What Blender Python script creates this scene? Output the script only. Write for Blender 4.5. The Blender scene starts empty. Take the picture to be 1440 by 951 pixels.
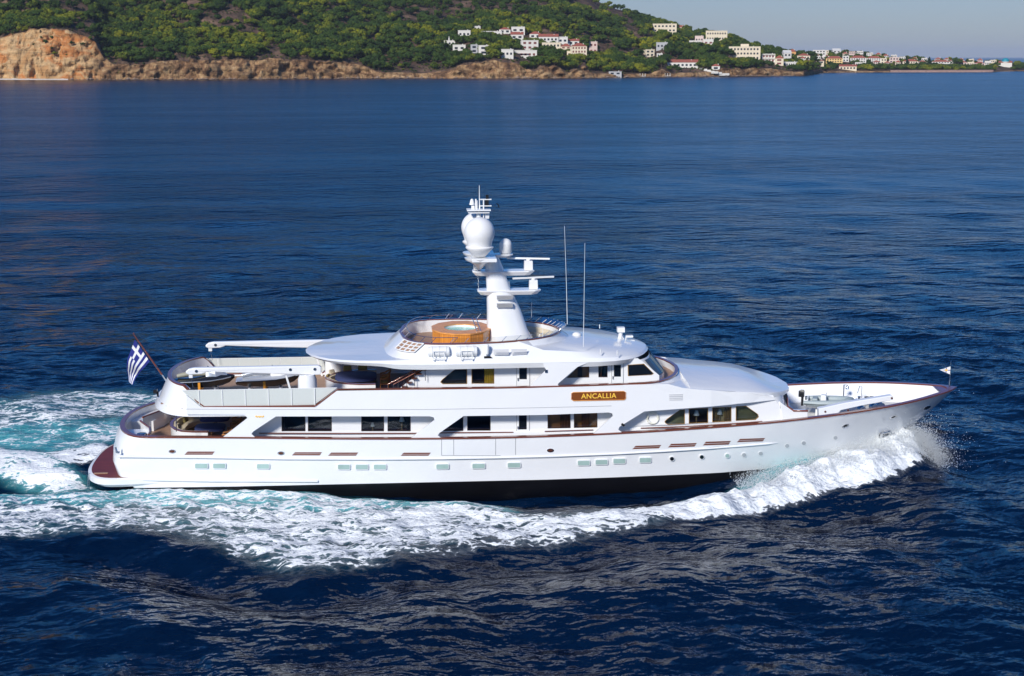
import bpy, bmesh, math, random
import numpy as np
from mathutils import Vector, Matrix, Quaternion
from mathutils.geometry import tessellate_polygon

R = math.radians
SC = bpy.context.scene
COL = SC.collection

# ------------------------------------------------------------------ camera
F, CX, CY = 2000.0, 720.0, 475.5
HC = 23.55
PSI = R(4.5)
PIT = math.atan((475.5 - 80) / F)
CAM = np.array([-6.03, -81.06, HC])
FW = np.array([math.sin(PSI) * math.cos(PIT), math.cos(PSI) * math.cos(PIT), -math.sin(PIT)])
RT = np.array([math.cos(PSI), -math.sin(PSI), 0.0])
UP = np.cross(RT, FW)

cd = bpy.data.cameras.new('camera')
cam = bpy.data.objects.new('camera', cd)
COL.objects.link(cam)
cam.location = CAM
cam.rotation_euler = (math.pi / 2 - PIT, 0, -PSI)
cd.sensor_width = 36
cd.lens = 50
cd.clip_start = 1
cd.clip_end = 60000
SC.camera = cam
SC.render.resolution_x, SC.render.resolution_y = 1024, 676

# ------------------------------------------------------------------ light
SUN_EL, SUN_AZ = R(31), R(211)          # azimuth from +Y towards +X
sun_dir = Vector((math.sin(SUN_AZ) * math.cos(SUN_EL), math.cos(SUN_AZ) * math.cos(SUN_EL), math.sin(SUN_EL)))
w = bpy.data.worlds.new('World')
SC.world = w
w.use_nodes = True
nt = w.node_tree
sk = nt.nodes.new('ShaderNodeTexSky')
sk.sky_type = 'NISHITA'
sk.sun_disc = False
sk.sun_elevation = SUN_EL
sk.sun_rotation = SUN_AZ
sk.altitude = 0
sk.air_density = 1.0
sk.dust_density = 0.3
sk.ozone_density = 3.0
bg = nt.nodes['Background']
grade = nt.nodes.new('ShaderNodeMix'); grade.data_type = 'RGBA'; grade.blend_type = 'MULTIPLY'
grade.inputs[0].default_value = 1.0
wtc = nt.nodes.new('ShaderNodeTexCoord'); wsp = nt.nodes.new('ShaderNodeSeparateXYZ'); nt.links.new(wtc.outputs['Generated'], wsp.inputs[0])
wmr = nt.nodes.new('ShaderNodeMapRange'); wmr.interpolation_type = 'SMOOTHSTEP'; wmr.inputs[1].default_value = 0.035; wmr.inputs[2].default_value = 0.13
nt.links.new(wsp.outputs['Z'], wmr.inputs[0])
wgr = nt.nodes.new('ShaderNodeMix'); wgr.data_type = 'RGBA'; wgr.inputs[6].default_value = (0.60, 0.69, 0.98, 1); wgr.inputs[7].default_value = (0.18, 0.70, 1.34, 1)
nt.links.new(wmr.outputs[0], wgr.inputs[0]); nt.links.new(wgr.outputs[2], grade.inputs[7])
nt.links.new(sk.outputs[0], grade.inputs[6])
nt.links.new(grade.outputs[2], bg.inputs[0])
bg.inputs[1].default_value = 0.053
sl = bpy.data.lights.new('sun', 'SUN')
sl.energy = 3.1
sl.angle = R(9)
sl.color = (1.0, 0.95, 0.88)
so = bpy.data.objects.new('sun', sl)
COL.objects.link(so)
so.rotation_euler = sun_dir.to_track_quat('Z', 'Y').to_euler()
SC.view_settings.view_transform = 'Standard'
SC.view_settings.look = 'None'
SC.view_settings.exposure = 0.50
SC.view_settings.gamma = 1.0
SC.view_settings.use_curve_mapping = False
SC.cycles.diffuse_bounces = 6

# ------------------------------------------------------------------ helpers
def ray(px, py):
    return FW + RT * (px - CX) / F - UP * (py - CY) / F
def onY(px, py, Y):
    r = ray(px, py)
    return CAM + r * (Y - CAM[1]) / r[1]
def onX(px, py, X):
    r = ray(px, py)
    return CAM + r * (X - CAM[0]) / r[0]
def onZ(px, py, Z):
    r = ray(px, py)
    return CAM + r * (Z - HC) / r[2]
def proj(P):
    d = np.asarray(P, float) - CAM
    z = d @ FW
    return CX + F * (d @ RT) / z, CY - F * (d @ UP) / z

def tag(o, label=None, cat=None, group=None, kind=None):
    if label: o['label'] = label
    if cat: o['category'] = cat
    if group: o['group'] = group
    if kind: o['kind'] = kind
    return o
def empty(name, loc, label=None, cat=None, group=None):
    o = bpy.data.objects.new(name, None)
    COL.objects.link(o)
    o.location = loc
    o.empty_display_size = 0.3
    return tag(o, label, cat, group)

class MB:
    """collects shapes; build() links them as one mesh object"""
    def __init__(s):
        s.v, s.f, s.m = [], [], []
    def add(s, vs, fs, m=0):
        n = len(s.v)
        s.v += [tuple(float(c) for c in q) for q in vs]
        for f in fs:
            s.f.append(tuple(i + n for i in f)); s.m.append(m)
        return s
    def box(s, c, d, m=0, rz=0, ry=0, top=1.0):
        x, y, z = d[0] / 2, d[1] / 2, d[2] / 2
        M = Matrix.Rotation(rz, 3, 'Z') @ Matrix.Rotation(ry, 3, 'Y')
        vs = []
        for k in (-1, 1):
            t = top if k == 1 else 1
            for i, j in ((-1, -1), (1, -1), (1, 1), (-1, 1)):
                vs.append(M @ Vector((i * x * t, j * y * t, k * z)) + Vector(c))
        return s.add(vs, [(3, 2, 1, 0), (4, 5, 6, 7), (0, 1, 5, 4), (1, 2, 6, 5), (2, 3, 7, 6), (3, 0, 4, 7)], m)
    def tube(s, pts, r, n=8, m=0, cap=True, closed=False, flat=1.0):
        pts = [Vector(p) for p in pts]
        rr = r if hasattr(r, '__len__') else [r] * len(pts)
        N = len(pts)
        rings = []
        for i, p in enumerate(pts):
            a = pts[(i - 1) % N] if (closed or i > 0) else p
            b = pts[(i + 1) % N] if (closed or i < N - 1) else p
            t = (b - a)
            t = t.normalized() if t.length > 1e-9 else Vector((0, 0, 1))
            u = t.cross(Vector((0, 0, 1)))
            if u.length < 0.05: u = t.cross(Vector((0, 1, 0)))
            u.normalize(); v2 = u.cross(t).normalized()
            rings.append([p + (u * math.cos(2 * math.pi * k / n) + v2 * flat * math.sin(2 * math.pi * k / n)) * rr[i] for k in range(n)])
        return s.loft(rings, m, cap=cap, closed=closed)
    def loft(s, rings, m=0, cap=True, closed=False, ring_closed=True):
        n = len(rings[0]); L = len(rings)
        vs = [p for r_ in rings for p in r_]
        fs = []
        for i in range(L if closed else L - 1):
            j = (i + 1) % L
            for k in range(n if ring_closed else n - 1):
                q = (k + 1) % n
                fs.append((i * n + k, i * n + q, j * n + q, j * n + k))
        if cap and not closed and ring_closed:
            fs.append(tuple(range(n - 1, -1, -1)))
            fs.append(tuple((L - 1) * n + k for k in range(n)))
        return s.add(vs, fs, m)
    def lathe(s, prof, c, n=24, m=0, sx=1, sy=1):
        rings = [[(c[0] + r_ * sx * math.cos(2 * math.pi * k / n), c[1] + r_ * sy * math.sin(2 * math.pi * k / n), c[2] + z) for k in range(n)] for r_, z in prof]
        return s.loft(rings, m)
    def poly(s, outer, vec, holes=(), m=0, side_m=None):
        """flat polygon (3-D points) with holes, extruded by vec"""
        loops = [[Vector(p) for p in outer]] + [[Vector(p) for p in h] for h in holes]
        tris = tessellate_polygon(loops)
        flat = [p for l in loops for p in l]
        n = len(flat); vec = Vector(vec)
        vs = flat + [p + vec for p in flat]
        fs = [tuple(t) for t in tris] + [tuple(i + n for i in reversed(t)) for t in tris]
        s.add(vs, fs, m)
        b = 0; fs = []
        for l in loops:
            k = len(l)
            for i in range(k):
                j = (i + 1) % k
                fs.append((b + i, b + j, b + j + n, b + i + n))
            b += k
        s.add(vs, fs, m if side_m is None else side_m)
        return s
    def mirror(s):
        n = len(s.v)
        s.v += [(x, -y, z) for x, y, z in s.v]
        s.f += [tuple(i + n for i in reversed(f)) for f in s.f]
        s.m += list(s.m)
        return s
    def build(s, name, mats, parent=None, smooth=None, bevel=0, loc=None, fix=True):
        me = bpy.data.meshes.new(name)
        v = s.v
        if loc is not None:
            v = [(a - loc[0], b - loc[1], c - loc[2]) for a, b, c in v]
        me.from_pydata(v, [], s.f)
        if not isinstance(mats, (list, tuple)): mats = [mats]
        for q in mats: me.materials.append(q)
        if len(mats) > 1: me.polygons.foreach_set('material_index', s.m)
        if fix:
            bm = bmesh.new(); bm.from_mesh(me)
            bmesh.ops.remove_doubles(bm, verts=bm.verts, dist=1e-4)
            bmesh.ops.recalc_face_normals(bm, faces=bm.faces)
            bm.to_mesh(me); bm.free()
        if smooth is not None:
            me.polygons.foreach_set('use_smooth', [True] * len(me.polygons))
            if smooth < 180: me.set_sharp_from_angle(angle=R(smooth))
        me.update()
        o = bpy.data.objects.new(name, me)
        COL.objects.link(o)
        if loc is not None: o.location = loc
        if parent is not None:
            o.parent = parent
            o.matrix_parent_inverse = Matrix.Translation(-(Vector(world_loc(parent))))
        if bevel:
            b = o.modifiers.new('bevel', 'BEVEL'); b.width = bevel; b.segments = 2; b.limit_method = 'ANGLE'
        return o
def world_loc(o):
    p = Vector(o.location)
    while o.parent is not None:
        p = p + o.matrix_parent_inverse.translation
        o = o.parent
        p = p + Vector(o.location)
    return p

# ------------------------------------------------------------------ materials
def new_mat(name):
    m = bpy.data.materials.new(name); m.use_nodes = True
    return m, m.node_tree, m.node_tree.nodes['Principled BSDF']
def mat(name, col, rough=0.5, metal=0.0, coat=0.0, bump=0.0, scale=8.0, var=0.0, spec=0.5, trans=0.0):
    m, t, b = new_mat(name)
    b.inputs['Base Color'].default_value = (*col, 1)
    b.inputs['Roughness'].default_value = rough
    b.inputs['Metallic'].default_value = metal
    b.inputs['Coat Weight'].default_value = coat
    b.inputs['Coat Roughness'].default_value = 0.05
    b.inputs['Specular IOR Level'].default_value = spec
    b.inputs['Transmission Weight'].default_value = trans
    if bump or var:
        tc = t.nodes.new('ShaderNodeTexCoord')
        n = t.nodes.new('ShaderNodeTexNoise'); n.inputs['Scale'].default_value = scale; n.inputs['Detail'].default_value = 6
        t.links.new(tc.outputs['Object'], n.inputs['Vector'])
        if var:
            mx = t.nodes.new('ShaderNodeMix'); mx.data_type = 'RGBA'
            mx.inputs[6].default_value = (*[c * (1 - var) for c in col], 1)
            mx.inputs[7].default_value = (*[min(1, c * (1 + var)) for c in col], 1)
            t.links.new(n.outputs[0], mx.inputs[0]); t.links.new(mx.outputs[2], b.inputs['Base Color'])
        if bump:
            bp = t.nodes.new('ShaderNodeBump'); bp.inputs['Strength'].default_value = bump; bp.inputs['Distance'].default_value = 0.05
            t.links.new(n.outputs[0], bp.inputs['Height']); t.links.new(bp.outputs[0], b.inputs['Normal'])
    return m
def planks(name, c1, c2, pitch=0.12, axis='Y', rough=0.5, coat=0.0):
    m, t, b = new_mat(name)
    tc = t.nodes.new('ShaderNodeTexCoord'); sp = t.nodes.new('ShaderNodeSeparateXYZ')
    t.links.new(tc.outputs['Object'], sp.inputs[0])
    d = t.nodes.new('ShaderNodeMath'); d.operation = 'DIVIDE'; d.inputs[1].default_value = pitch
    t.links.new(sp.outputs[axis], d.inputs[0])
    fr = t.nodes.new('ShaderNodeMath'); fr.operation = 'FRACT'; t.links.new(d.outputs[0], fr.inputs[0])
    fl = t.nodes.new('ShaderNodeMath'); fl.operation = 'FLOOR'; t.links.new(d.outputs[0], fl.inputs[0])
    wn = t.nodes.new('ShaderNodeTexWhiteNoise'); wn.noise_dimensions = '1D'; t.links.new(fl.outputs[0], wn.inputs['W'])
    gap = t.nodes.new('ShaderNodeMath'); gap.operation = 'GREATER_THAN'; gap.inputs[1].default_value = 0.1; t.links.new(fr.outputs[0], gap.inputs[0])
    n = t.nodes.new('ShaderNodeTexNoise'); n.inputs['Scale'].default_value = 3; n.inputs['Detail'].default_value = 6
    t.links.new(tc.outputs['Object'], n.inputs['Vector'])
    ad = t.nodes.new('ShaderNodeMath'); ad.operation = 'MULTIPLY_ADD'; ad.inputs[1].default_value = 0.5; t.links.new(wn.outputs[0], ad.inputs[0])
    hf = t.nodes.new('ShaderNodeMath'); hf.operation = 'MULTIPLY'; hf.inputs[1].default_value = 0.6; t.links.new(n.outputs[0], hf.inputs[0])
    t.links.new(hf.outputs[0], ad.inputs[2])
    mx = t.nodes.new('ShaderNodeMix'); mx.data_type = 'RGBA'
    mx.inputs[6].default_value = (*c1, 1); mx.inputs[7].default_value = (*c2, 1)
    t.links.new(ad.outputs[0], mx.inputs[0])
    m2 = t.nodes.new('ShaderNodeMix'); m2.data_type = 'RGBA'
    m2.inputs[6].default_value = (*[c * 0.35 for c in c1], 1)
    t.links.new(gap.outputs[0], m2.inputs[0]); t.links.new(mx.outputs[2], m2.inputs[7])
    t.links.new(m2.outputs[2], b.inputs['Base Color'])
    b.inputs['Roughness'].default_value = rough; b.inputs['Coat Weight'].default_value = coat
    return m
def glassy(name, tint=(0.35, 0.4, 0.42), rough=0.02, gl=0.12):
    m, t, b = new_mat(name)
    t.nodes.remove(b)
    tr = t.nodes.new('ShaderNodeBsdfTransparent'); tr.inputs[0].default_value = (*tint, 1)
    g = t.nodes.new('ShaderNodeBsdfGlossy'); g.inputs['Roughness'].default_value = rough
    fz = t.nodes.new('ShaderNodeFresnel'); fz.inputs[0].default_value = 1.5
    mx = t.nodes.new('ShaderNodeMixShader')
    ad = t.nodes.new('ShaderNodeMath'); ad.operation = 'ADD'; ad.inputs[1].default_value = gl - 0.04; ad.use_clamp = True
    t.links.new(fz.outputs[0], ad.inputs[0])
    t.links.new(ad.outputs[0], mx.inputs[0]); t.links.new(tr.outputs[0], mx.inputs[1]); t.links.new(g.outputs[0], mx.inputs[2])
    t.links.new(mx.outputs[0], t.nodes['Material Output'].inputs[0])
    return m

def gelcoat():
    m = mat('white_gelcoat', (0.80, 0.81, 0.82), 0.24, coat=0.55)
    t = m.node_tree; b = t.nodes['Principled BSDF']
    tc = t.nodes.new('ShaderNodeTexCoord')
    n = t.nodes.new('ShaderNodeTexNoise'); n.inputs['Scale'].default_value = 0.45; n.inputs['Detail'].default_value = 5
    t.links.new(tc.outputs['Object'], n.inputs['Vector'])
    bp = t.nodes.new('ShaderNodeBump'); bp.inputs['Strength'].default_value = 0.16; bp.inputs['Distance'].default_value = 0.3
    t.links.new(n.outputs[0], bp.inputs['Height']); t.links.new(bp.outputs[0], b.inputs['Normal']); t.links.new(bp.outputs[0], b.inputs['Coat Normal'])
    return m
M = {}
M['white'] = gelcoat()
M['white2'] = mat('white_paint', (0.78, 0.79, 0.79), 0.4)
M['boot'] = mat('black_bottom_paint', (0.006, 0.006, 0.008), 0.3, var=0.3, scale=2)
M['varnish'] = mat('red_brown_varnished_wood', (0.17, 0.045, 0.022), 0.28, coat=0.7, var=0.35, scale=9)
M['teak'] = planks('teak_deck', (0.30, 0.17, 0.10), (0.42, 0.26, 0.17), 0.11)
M['teak_red'] = planks('red_wet_teak', (0.11, 0.018, 0.010), (0.20, 0.034, 0.016), 0.12, rough=0.45, coat=0.0)
M['tubwood'] = planks('orange_varnished_wood', (0.60, 0.20, 0.025), (0.80, 0.32, 0.05), 0.1, 'X', 0.35, 0.4)
M['orange'] = mat('orange_varnished_wood_plain', (0.80, 0.34, 0.09), 0.4, coat=0.15, var=0.3, scale=4)
M['darkwood'] = mat('dark_mahogany', (0.10, 0.028, 0.012), 0.35, var=0.4, scale=3)
M['brownwood'] = mat('brown_panelling', (0.16, 0.055, 0.02), 0.4, var=0.35, scale=3)
M['tanwood'] = mat('tan_panelling', (0.33, 0.22, 0.10), 0.5, var=0.2, scale=3)
M['dark'] = mat('dark_interior', (0.012, 0.014, 0.018), 0.5)
M['pane'] = glassy('tinted_window_glass', (0.90, 0.93, 0.93), 0.02, 0.06)
M['amber'] = mat('amber_panelling', (0.50, 0.20, 0.06), 0.45, var=0.35, scale=2)
M['ochre'] = mat('ochre_panelling', (0.60, 0.45, 0.20), 0.5, var=0.3, scale=2)
M['mossy'] = mat('olive_panelling', (0.30, 0.28, 0.14), 0.5, var=0.4, scale=2)
M['pane_dark'] = mat('dark_window_glass', (0.006, 0.009, 0.014), 0.04, spec=0.7)
M['screen'] = mat('blue_grey_windscreen', (0.07, 0.09, 0.10), 0.05, spec=0.8)
M['port_glass'] = mat('frosted_aqua_glass', (0.36, 0.50, 0.46), 0.15, var=0.25, scale=1.2)
M['clear'] = glassy('clear_screen_glass', (0.86, 0.89, 0.9), 0.03, 0.08)
M['frost'] = mat('frosted_white_screen', (0.60, 0.63, 0.60), 0.12, coat=0.3)
M['steel'] = mat('stainless_steel', (0.62, 0.63, 0.65), 0.2, metal=1.0)
M['black'] = mat('black_plastic', (0.01, 0.01, 0.012), 0.35)
M['cushion'] = mat('cream_cushion', (0.62, 0.54, 0.40), 0.8, bump=0.2, scale=6)
M['olive'] = mat('olive_cushion', (0.26, 0.20, 0.06), 0.8, bump=0.2, scale=6)
M['bluecloth'] = mat('blue_tablecloth', (0.035, 0.05, 0.15), 0.8, bump=0.1, scale=8)
M['yellow'] = mat('yellow_curtain', (0.88, 0.55, 0.03), 0.7, var=0.15, scale=3)
M['wicker'] = mat('brown_wicker', (0.42, 0.18, 0.06), 0.7, bump=0.6, scale=40)
M['shade'] = mat('white_lamp_shade', (0.75, 0.78, 0.78), 0.7)
M['gold'] = mat('gold_leaf', (0.95, 0.58, 0.08), 0.4)
M['nameboard'] = mat('brown_varnished_board', (0.20, 0.055, 0.010), 0.3, coat=0.4, var=0.25, scale=4)
M['blueflag'] = mat('blue_flag_cloth', (0.012, 0.022, 0.20), 0.8)
M['whiteflag'] = mat('white_flag_cloth', (0.75, 0.75, 0.74), 0.8)
M['purple'] = mat('purple_flag_cloth', (0.08, 0.03, 0.25), 0.8)
M['silver'] = mat('silver_gelcoat', (0.45, 0.47, 0.5), 0.2, metal=0.5, coat=0.5)
M['strap'] = mat('orange_strap', (0.75, 0.30, 0.02), 0.6)
M['rubber_grey'] = mat('light_grey_rubber', (0.33, 0.39, 0.40), 0.5)
M['port_shade'] = mat('port_shade_grey', (0.45, 0.47, 0.49), 0.4)  # pane grey stands in for the crescent of shade inside the white ports
M['groove'] = mat('panel_groove', (0.25, 0.26, 0.28), 0.5)
M['tubwater'] = mat('aqua_tub_water', (0.18, 0.55, 0.47), 0.08, bump=0.6, scale=12)
M['tubliner'] = mat('white_tub_liner', (0.75, 0.78, 0.76), 0.3)
# ------------------------------------------------------------------ the sea
rng = np.random.default_rng(7)
random.seed(7)
def smooth(a, b, x):
    t = np.clip((x - a) / (b - a), 0, 1)
    return t * t * (3 - 2 * t)

def ocean_tile(N, L, seed, wind, wdir, cut):
    g = np.random.default_rng(seed)
    k = 2 * np.pi * np.fft.fftfreq(N, L / N)
    kx, ky = np.meshgrid(k, k, indexing='ij')
    kk = np.sqrt(kx ** 2 + ky ** 2); kk[0, 0] = 1e9
    Lw = wind ** 2 / 9.81
    P = np.exp(-1 / (kk * Lw) ** 2) / kk ** 4
    c = (kx * math.cos(wdir) + ky * math.sin(wdir)) / kk
    P *= np.abs(c) ** 2 * np.where(c < 0, 0.25, 1) + 0.06
    P *= np.exp(-(kk * cut / 6.283) ** 2)
    A = (g.normal(size=(N, N)) + 1j * g.normal(size=(N, N))) * np.sqrt(P)
    h = np.real(np.fft.ifft2(A)); return h / h.std()
def sample(tile, L, x, y):
    N = tile.shape[0]
    u = (x / L * N) % N; v = (y / L * N) % N
    i = np.floor(u).astype(int); j = np.floor(v).astype(int)
    fu = u - i; fv = v - j; i %= N; j %= N; i1 = (i + 1) % N; j1 = (j + 1) % N
    return (tile[i, j] * (1 - fu) * (1 - fv) + tile[i1, j] * fu * (1 - fv) + tile[i, j1] * (1 - fu) * fv + tile[i1, j1] * fu * fv)

def axis(lo, hi, step, far_lo, far_hi, g=1.04):
    mid = list(np.arange(lo, hi + 1e-6, step))
    a, s = hi, step
    up = []
    while a < far_hi: s *= g; a += s; up.append(a)
    a, s = lo, step
    dn = []
    while a > far_lo: s *= g; a -= s; dn.append(a)
    return np.array(dn[::-1] + mid + up)
gx = axis(-47, 44, 0.17, -16000, 26000)
gy = axis(-33, 26, 0.16, -400, 45000, 1.035)
X, Y = np.meshgrid(gx, gy, indexing='ij')
spx = np.gradient(gx)[:, None] + 0 * X
spy = np.gradient(gy)[None, :] + 0 * X
sp = np.maximum(spx, spy)
WD = R(62)
T = [(ocean_tile(512, 91.0, 1, 5.2, WD, 0.35), ocean_tile(512, 57.0, 2, 3.2, R(38), 0.3), 0.3),
     (ocean_tile(512, 91.0, 1, 5.2, WD, 3.5), ocean_tile(512, 57.0, 2, 3.2, R(38), 3.0), 1.5),
     (ocean_tile(512, 91.0, 1, 5.2, WD, 14), None, 6.0)]
h0 = 0.125 * sample(T[0][0], 91, X, Y) + 0.05 * sample(T[0][1], 57, Y * 0.9 + X * 0.43, X * 0.9 - Y * 0.43)
h1 = 0.11 * sample(T[1][0], 91, X, Y)
h2 = 0.10 * sample(T[2][0], 91, X, Y)
w0 = 1 - smooth(0.3, 1.0, sp); w2 = smooth(1.2, 4.5, sp)
swell = 0.11 * np.sin((X * 0.35 + Y * 0.94) * 2 * np.pi / 17 + 2.2 * np.sin(X / 23.0)) * np.sin(X / 31.0 + Y / 47.0)
Z = h0 * w0 + (1 - w0) * (h1 * (1 - w2) + h2 * w2) * (1 - smooth(5, 12, sp))
Z += swell * (1 - smooth(3, 8, sp))

def poly_sdf(pts, x, y):
    """signed distance, negative inside"""
    d = np.full(x.shape, 1e18); s = np.zeros(x.shape, bool)
    n = len(pts)
    for i in range(n):
        ax, ay = pts[i]; bx, by = pts[(i + 1) % n]
        ex, ey = bx - ax, by - ay
        wx, wy = x - ax, y - ay
        t = np.clip((wx * ex + wy * ey) / (ex * ex + ey * ey), 0, 1)
        d = np.minimum(d, (wx - ex * t) ** 2 + (wy - ey * t) ** 2)
        c = ((ay <= y) & (by > y)) | ((by <= y) & (ay > y))
        xi = ax + (y - ay) / (by - ay + 1e-12) * ex
        s ^= c & (x < xi)
    d = np.sqrt(d)
    return np.where(s, -d, d)
def pxz(ps, z=0.0): return [tuple(onZ(a, b, z)[:2]) for a, b in ps]

near_mask = (X > -49) & (X < 46) & (Y > -34) & (Y < 27)
xn, yn = X[near_mask], Y[near_mask]
P_bow = pxz([(1296, 662), (1285, 640), (1262, 634), (1225, 640), (1185, 652), (1110, 672), (1020, 695), (930, 712), (900, 722), (960, 728), (1040, 719), (1100, 706), (1160, 692), (1235, 682)])
P_mid = pxz([(930, 712), (860, 716), (800, 722), (720, 720), (640, 704), (560, 696), (400, 690), (160, 688), (0, 694), (-90, 700), (-90, 762), (60, 757), (160, 754), (240, 760), (310, 778), (400, 806), (450, 806), (520, 797), (600, 785), (690, 770), (780, 764), (860, 750), (960, 728)])
P_in = pxz([(560, 688), (150, 683), (0, 690), (-90, 694), (-90, 712), (0, 712), (200, 716), (420, 722), (640, 716), (720, 720), (700, 712)])
P_far = pxz([(-90, 560), (0, 566), (45, 552), (100, 546), (180, 546), (235, 550), (330, 560), (300, 592), (160, 590), (100, 600), (0, 605), (-90, 608)])
P_aqua = pxz([(-90, 598), (0, 600), (80, 594), (170, 592), (190, 618), (130, 632), (60, 636), (0, 632), (-90, 626)])
P_str = pxz([(-90, 618), (0, 624), (50, 636), (100, 656), (135, 672), (90, 676), (40, 668), (0, 661), (-90, 650)])
P_str2 = pxz([(60, 640), (110, 630), (150, 624), (160, 640), (130, 648), (95, 656)])
def soft(P, f, fo=None):
    d = poly_sdf(P, xn, yn)
    return 1 - smooth(-f, f if fo is None else fo, d), d
foam = np.zeros(xn.shape); aqua = np.zeros(xn.shape)
lo = sample(ocean_tile(256, 60, 11, 9, 0.3, 3.0), 60, xn * 0.8, yn)           # broad patchiness
m, d_bow = soft(P_bow, 0.7); foam = np.maximum(foam, m * (0.98 + 0.03 * lo))
m, d_mid = soft(P_mid, 1.1); dens = 0.42 + 0.06 * lo + 0.20 * smooth(-18, 10, xn) + 0.10 * smooth(0.3, 4.0, -d_mid); foam = np.maximum(foam, m * dens)
m, d_in = soft(P_in, 0.8); foam = np.where(m > 0.3, np.minimum(foam, 1) * (1 - m) + m * (0.37 + 0.13 * lo), foam); aqua = np.maximum(aqua, m * 1.0)
m, d = soft(P_far, 1.6); foam = np.maximum(foam, m * (0.45 + 0.07 * lo)); aqua = np.maximum(aqua, m * 0.35)
m, d = soft(P_aqua, 1.4); aqua = np.maximum(aqua, 0.8 * m); foam = np.maximum(foam, m * (0.26 + 0.12 * lo))
m, d_str = soft(P_str, 0.7); foam = np.maximum(foam, m * (0.56 + 0.13 * lo)); aqua = np.maximum(aqua, m * 0.9)
m, d_s2 = soft(P_str2, 0.6); foam = np.maximum(foam, m * 0.66)
m, d = soft([(a, -b) for a, b in P_bow], 0.8); foam = np.maximum(foam, m * 0.95)     # the same wave on the port side
m, d = soft([(a, -b) for a, b in P_mid if a > -24] , 1.1); foam = np.maximum(foam, m * 0.6)
aq2 = 1 - smooth(-2.2, 0.6, np.minimum(d_bow, d_mid)); aqua = np.maximum(aqua, 0.28 * aq2 * (0.6 + 0.35 * lo))
mb_ = 1 - smooth(-0.5, 1.0, poly_sdf(pxz([(1200, 636), (1110, 672), (1020, 698), (960, 712), (1000, 694), (1060, 674), (1120, 652), (1180, 628)]), xn, yn))
aqua = np.maximum(aqua, mb_); foam = np.where(mb_ > 0, foam * (1 - 0.38 * mb_), foam)
# wave shapes round the hull
dout = np.minimum(d_bow, d_mid)
zz = np.zeros(xn.shape)
turb = sample(ocean_tile(512, 34, 21, 2.4, 0.2, 0.3), 34, xn, yn)
turb2 = sample(ocean_tile(512, 17, 22, 1.2, 0.9, 0.15), 17, xn, yn)
ins = 1 - smooth(-1.2, 0.6, dout)
zz += ins * (0.16 + 0.055 * turb + 0.03 * turb2)
insb = (1 - smooth(-1.0, 0.5, d_bow))
zz += insb * (0.30 + 0.07 * turb + 0.05 * turb2) * smooth(8, 20, xn)
crest = pxz([(1262, 660), (1180, 672), (1100, 690), (1000, 708), (900, 720)])
cxs = np.array([c[0] for c in crest])[::-1]; cys = np.array([c[1] for c in crest])[::-1]
cy_ = np.interp(xn, cxs, cys)
ch = np.interp(xn, [4, 9, 14, 18, 21, 23.5, 25.5, 27], [0, 0.25, 0.45, 0.65, 0.75, 0.55, 0.1, 0])
zz += ch * np.exp(-((yn - cy_) / 1.3) ** 2) * (1 + 0.12 * turb)
for sgn in (-1, 1):                                                         # water piled against and hollowed beside the hull
    hy = 4.1 - 3.6 * smooth(9, 23, xn)
    dy = np.abs(yn * sgn - hy - 0.3)
    zz += 0.75 * np.interp(xn, [10, 15, 19, 23, 25], [0, 0.55, 1.0, 1.0, 0]) * np.exp(-(dy / 1.5) ** 2)
    zz -= 1.4 * np.exp(-(np.abs(xn - 3.0) / 8.5) ** 3) * np.exp(-(np.maximum(dy - 0.9, 0) / 1.7) ** 2)
    zz += 0.25 * np.exp(-((xn + 17) / 8) ** 2) * np.exp(-(dy / 1.6) ** 2)
# hollow and crest outside the foam
aft = smooth(8, -8, xn) if False else 1 - smooth(-8, 10, xn)
outer = np.where(yn < 0, dout, 99)
zz += (-0.55 * np.exp(-((outer - 2.6) / 1.8) ** 2) + 0.38 * np.exp(-((outer - 7.5) / 2.6) ** 2)) * (0.35 + 0.65 * aft)
mnd = np.exp(-((xn - 24.15) / 0.95) ** 2 - ((yn + 1.25) / 1.15) ** 2)
zz += 0.95 * mnd * (1 + 0.10 * turb); foam = np.maximum(foam, smooth(0.25, 0.6, mnd) * 0.97)
zz += 0.45 * (1 - smooth(-1.2, 1.0, d_str)) + 0.25 * (1 - smooth(-1, 1, d_s2))
zz -= 0.5 * np.exp(-((yn - 0.5) / 2.2) ** 2) * np.exp(-((xn + 27) / 4.0) ** 2)
Fo = np.zeros(X.shape); Aq = np.zeros(X.shape)
Fo[near_mask] = np.clip(foam, 0, 1); Aq[near_mask] = np.clip(aqua, 0, 1)
edge = np.minimum.reduce([smooth(-49, -46, xn), 1 - smooth(43, 46, xn), smooth(-34, -31, yn), 1 - smooth(24, 27, yn)])
Zn = Z[near_mask]
calm = 1 - 0.5 * ins
Z[near_mask] = Zn * calm + zz * edge
nxx, nyy = X.shape
idx = np.arange(nxx * nyy).reshape(nxx, nyy)
quads = np.stack([idx[:-1, :-1], idx[1:, :-1], idx[1:, 1:], idx[:-1, 1:]], -1).reshape(-1, 4)
me = bpy.data.meshes.new('sea')
me.vertices.add(nxx * nyy)
me.vertices.foreach_set('co', np.stack([X, Y, Z], -1).astype(np.float32).ravel())
me.loops.add(quads.size); me.loops.foreach_set('vertex_index', quads.astype(np.int32).ravel())
me.polygons.add(len(quads))
me.polygons.foreach_set('loop_start', np.arange(0, quads.size, 4, dtype=np.int32))
me.polygons.foreach_set('use_smooth', np.ones(len(quads), bool))
me.update(calc_edges=True)
for nm, a in (('foam', Fo), ('aqua', Aq), ('fine', smooth(0.2, 6.0, sp))):
    at = me.attributes.new(nm, 'FLOAT', 'POINT'); at.data.foreach_set('value', a.astype(np.float32).ravel())

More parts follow.
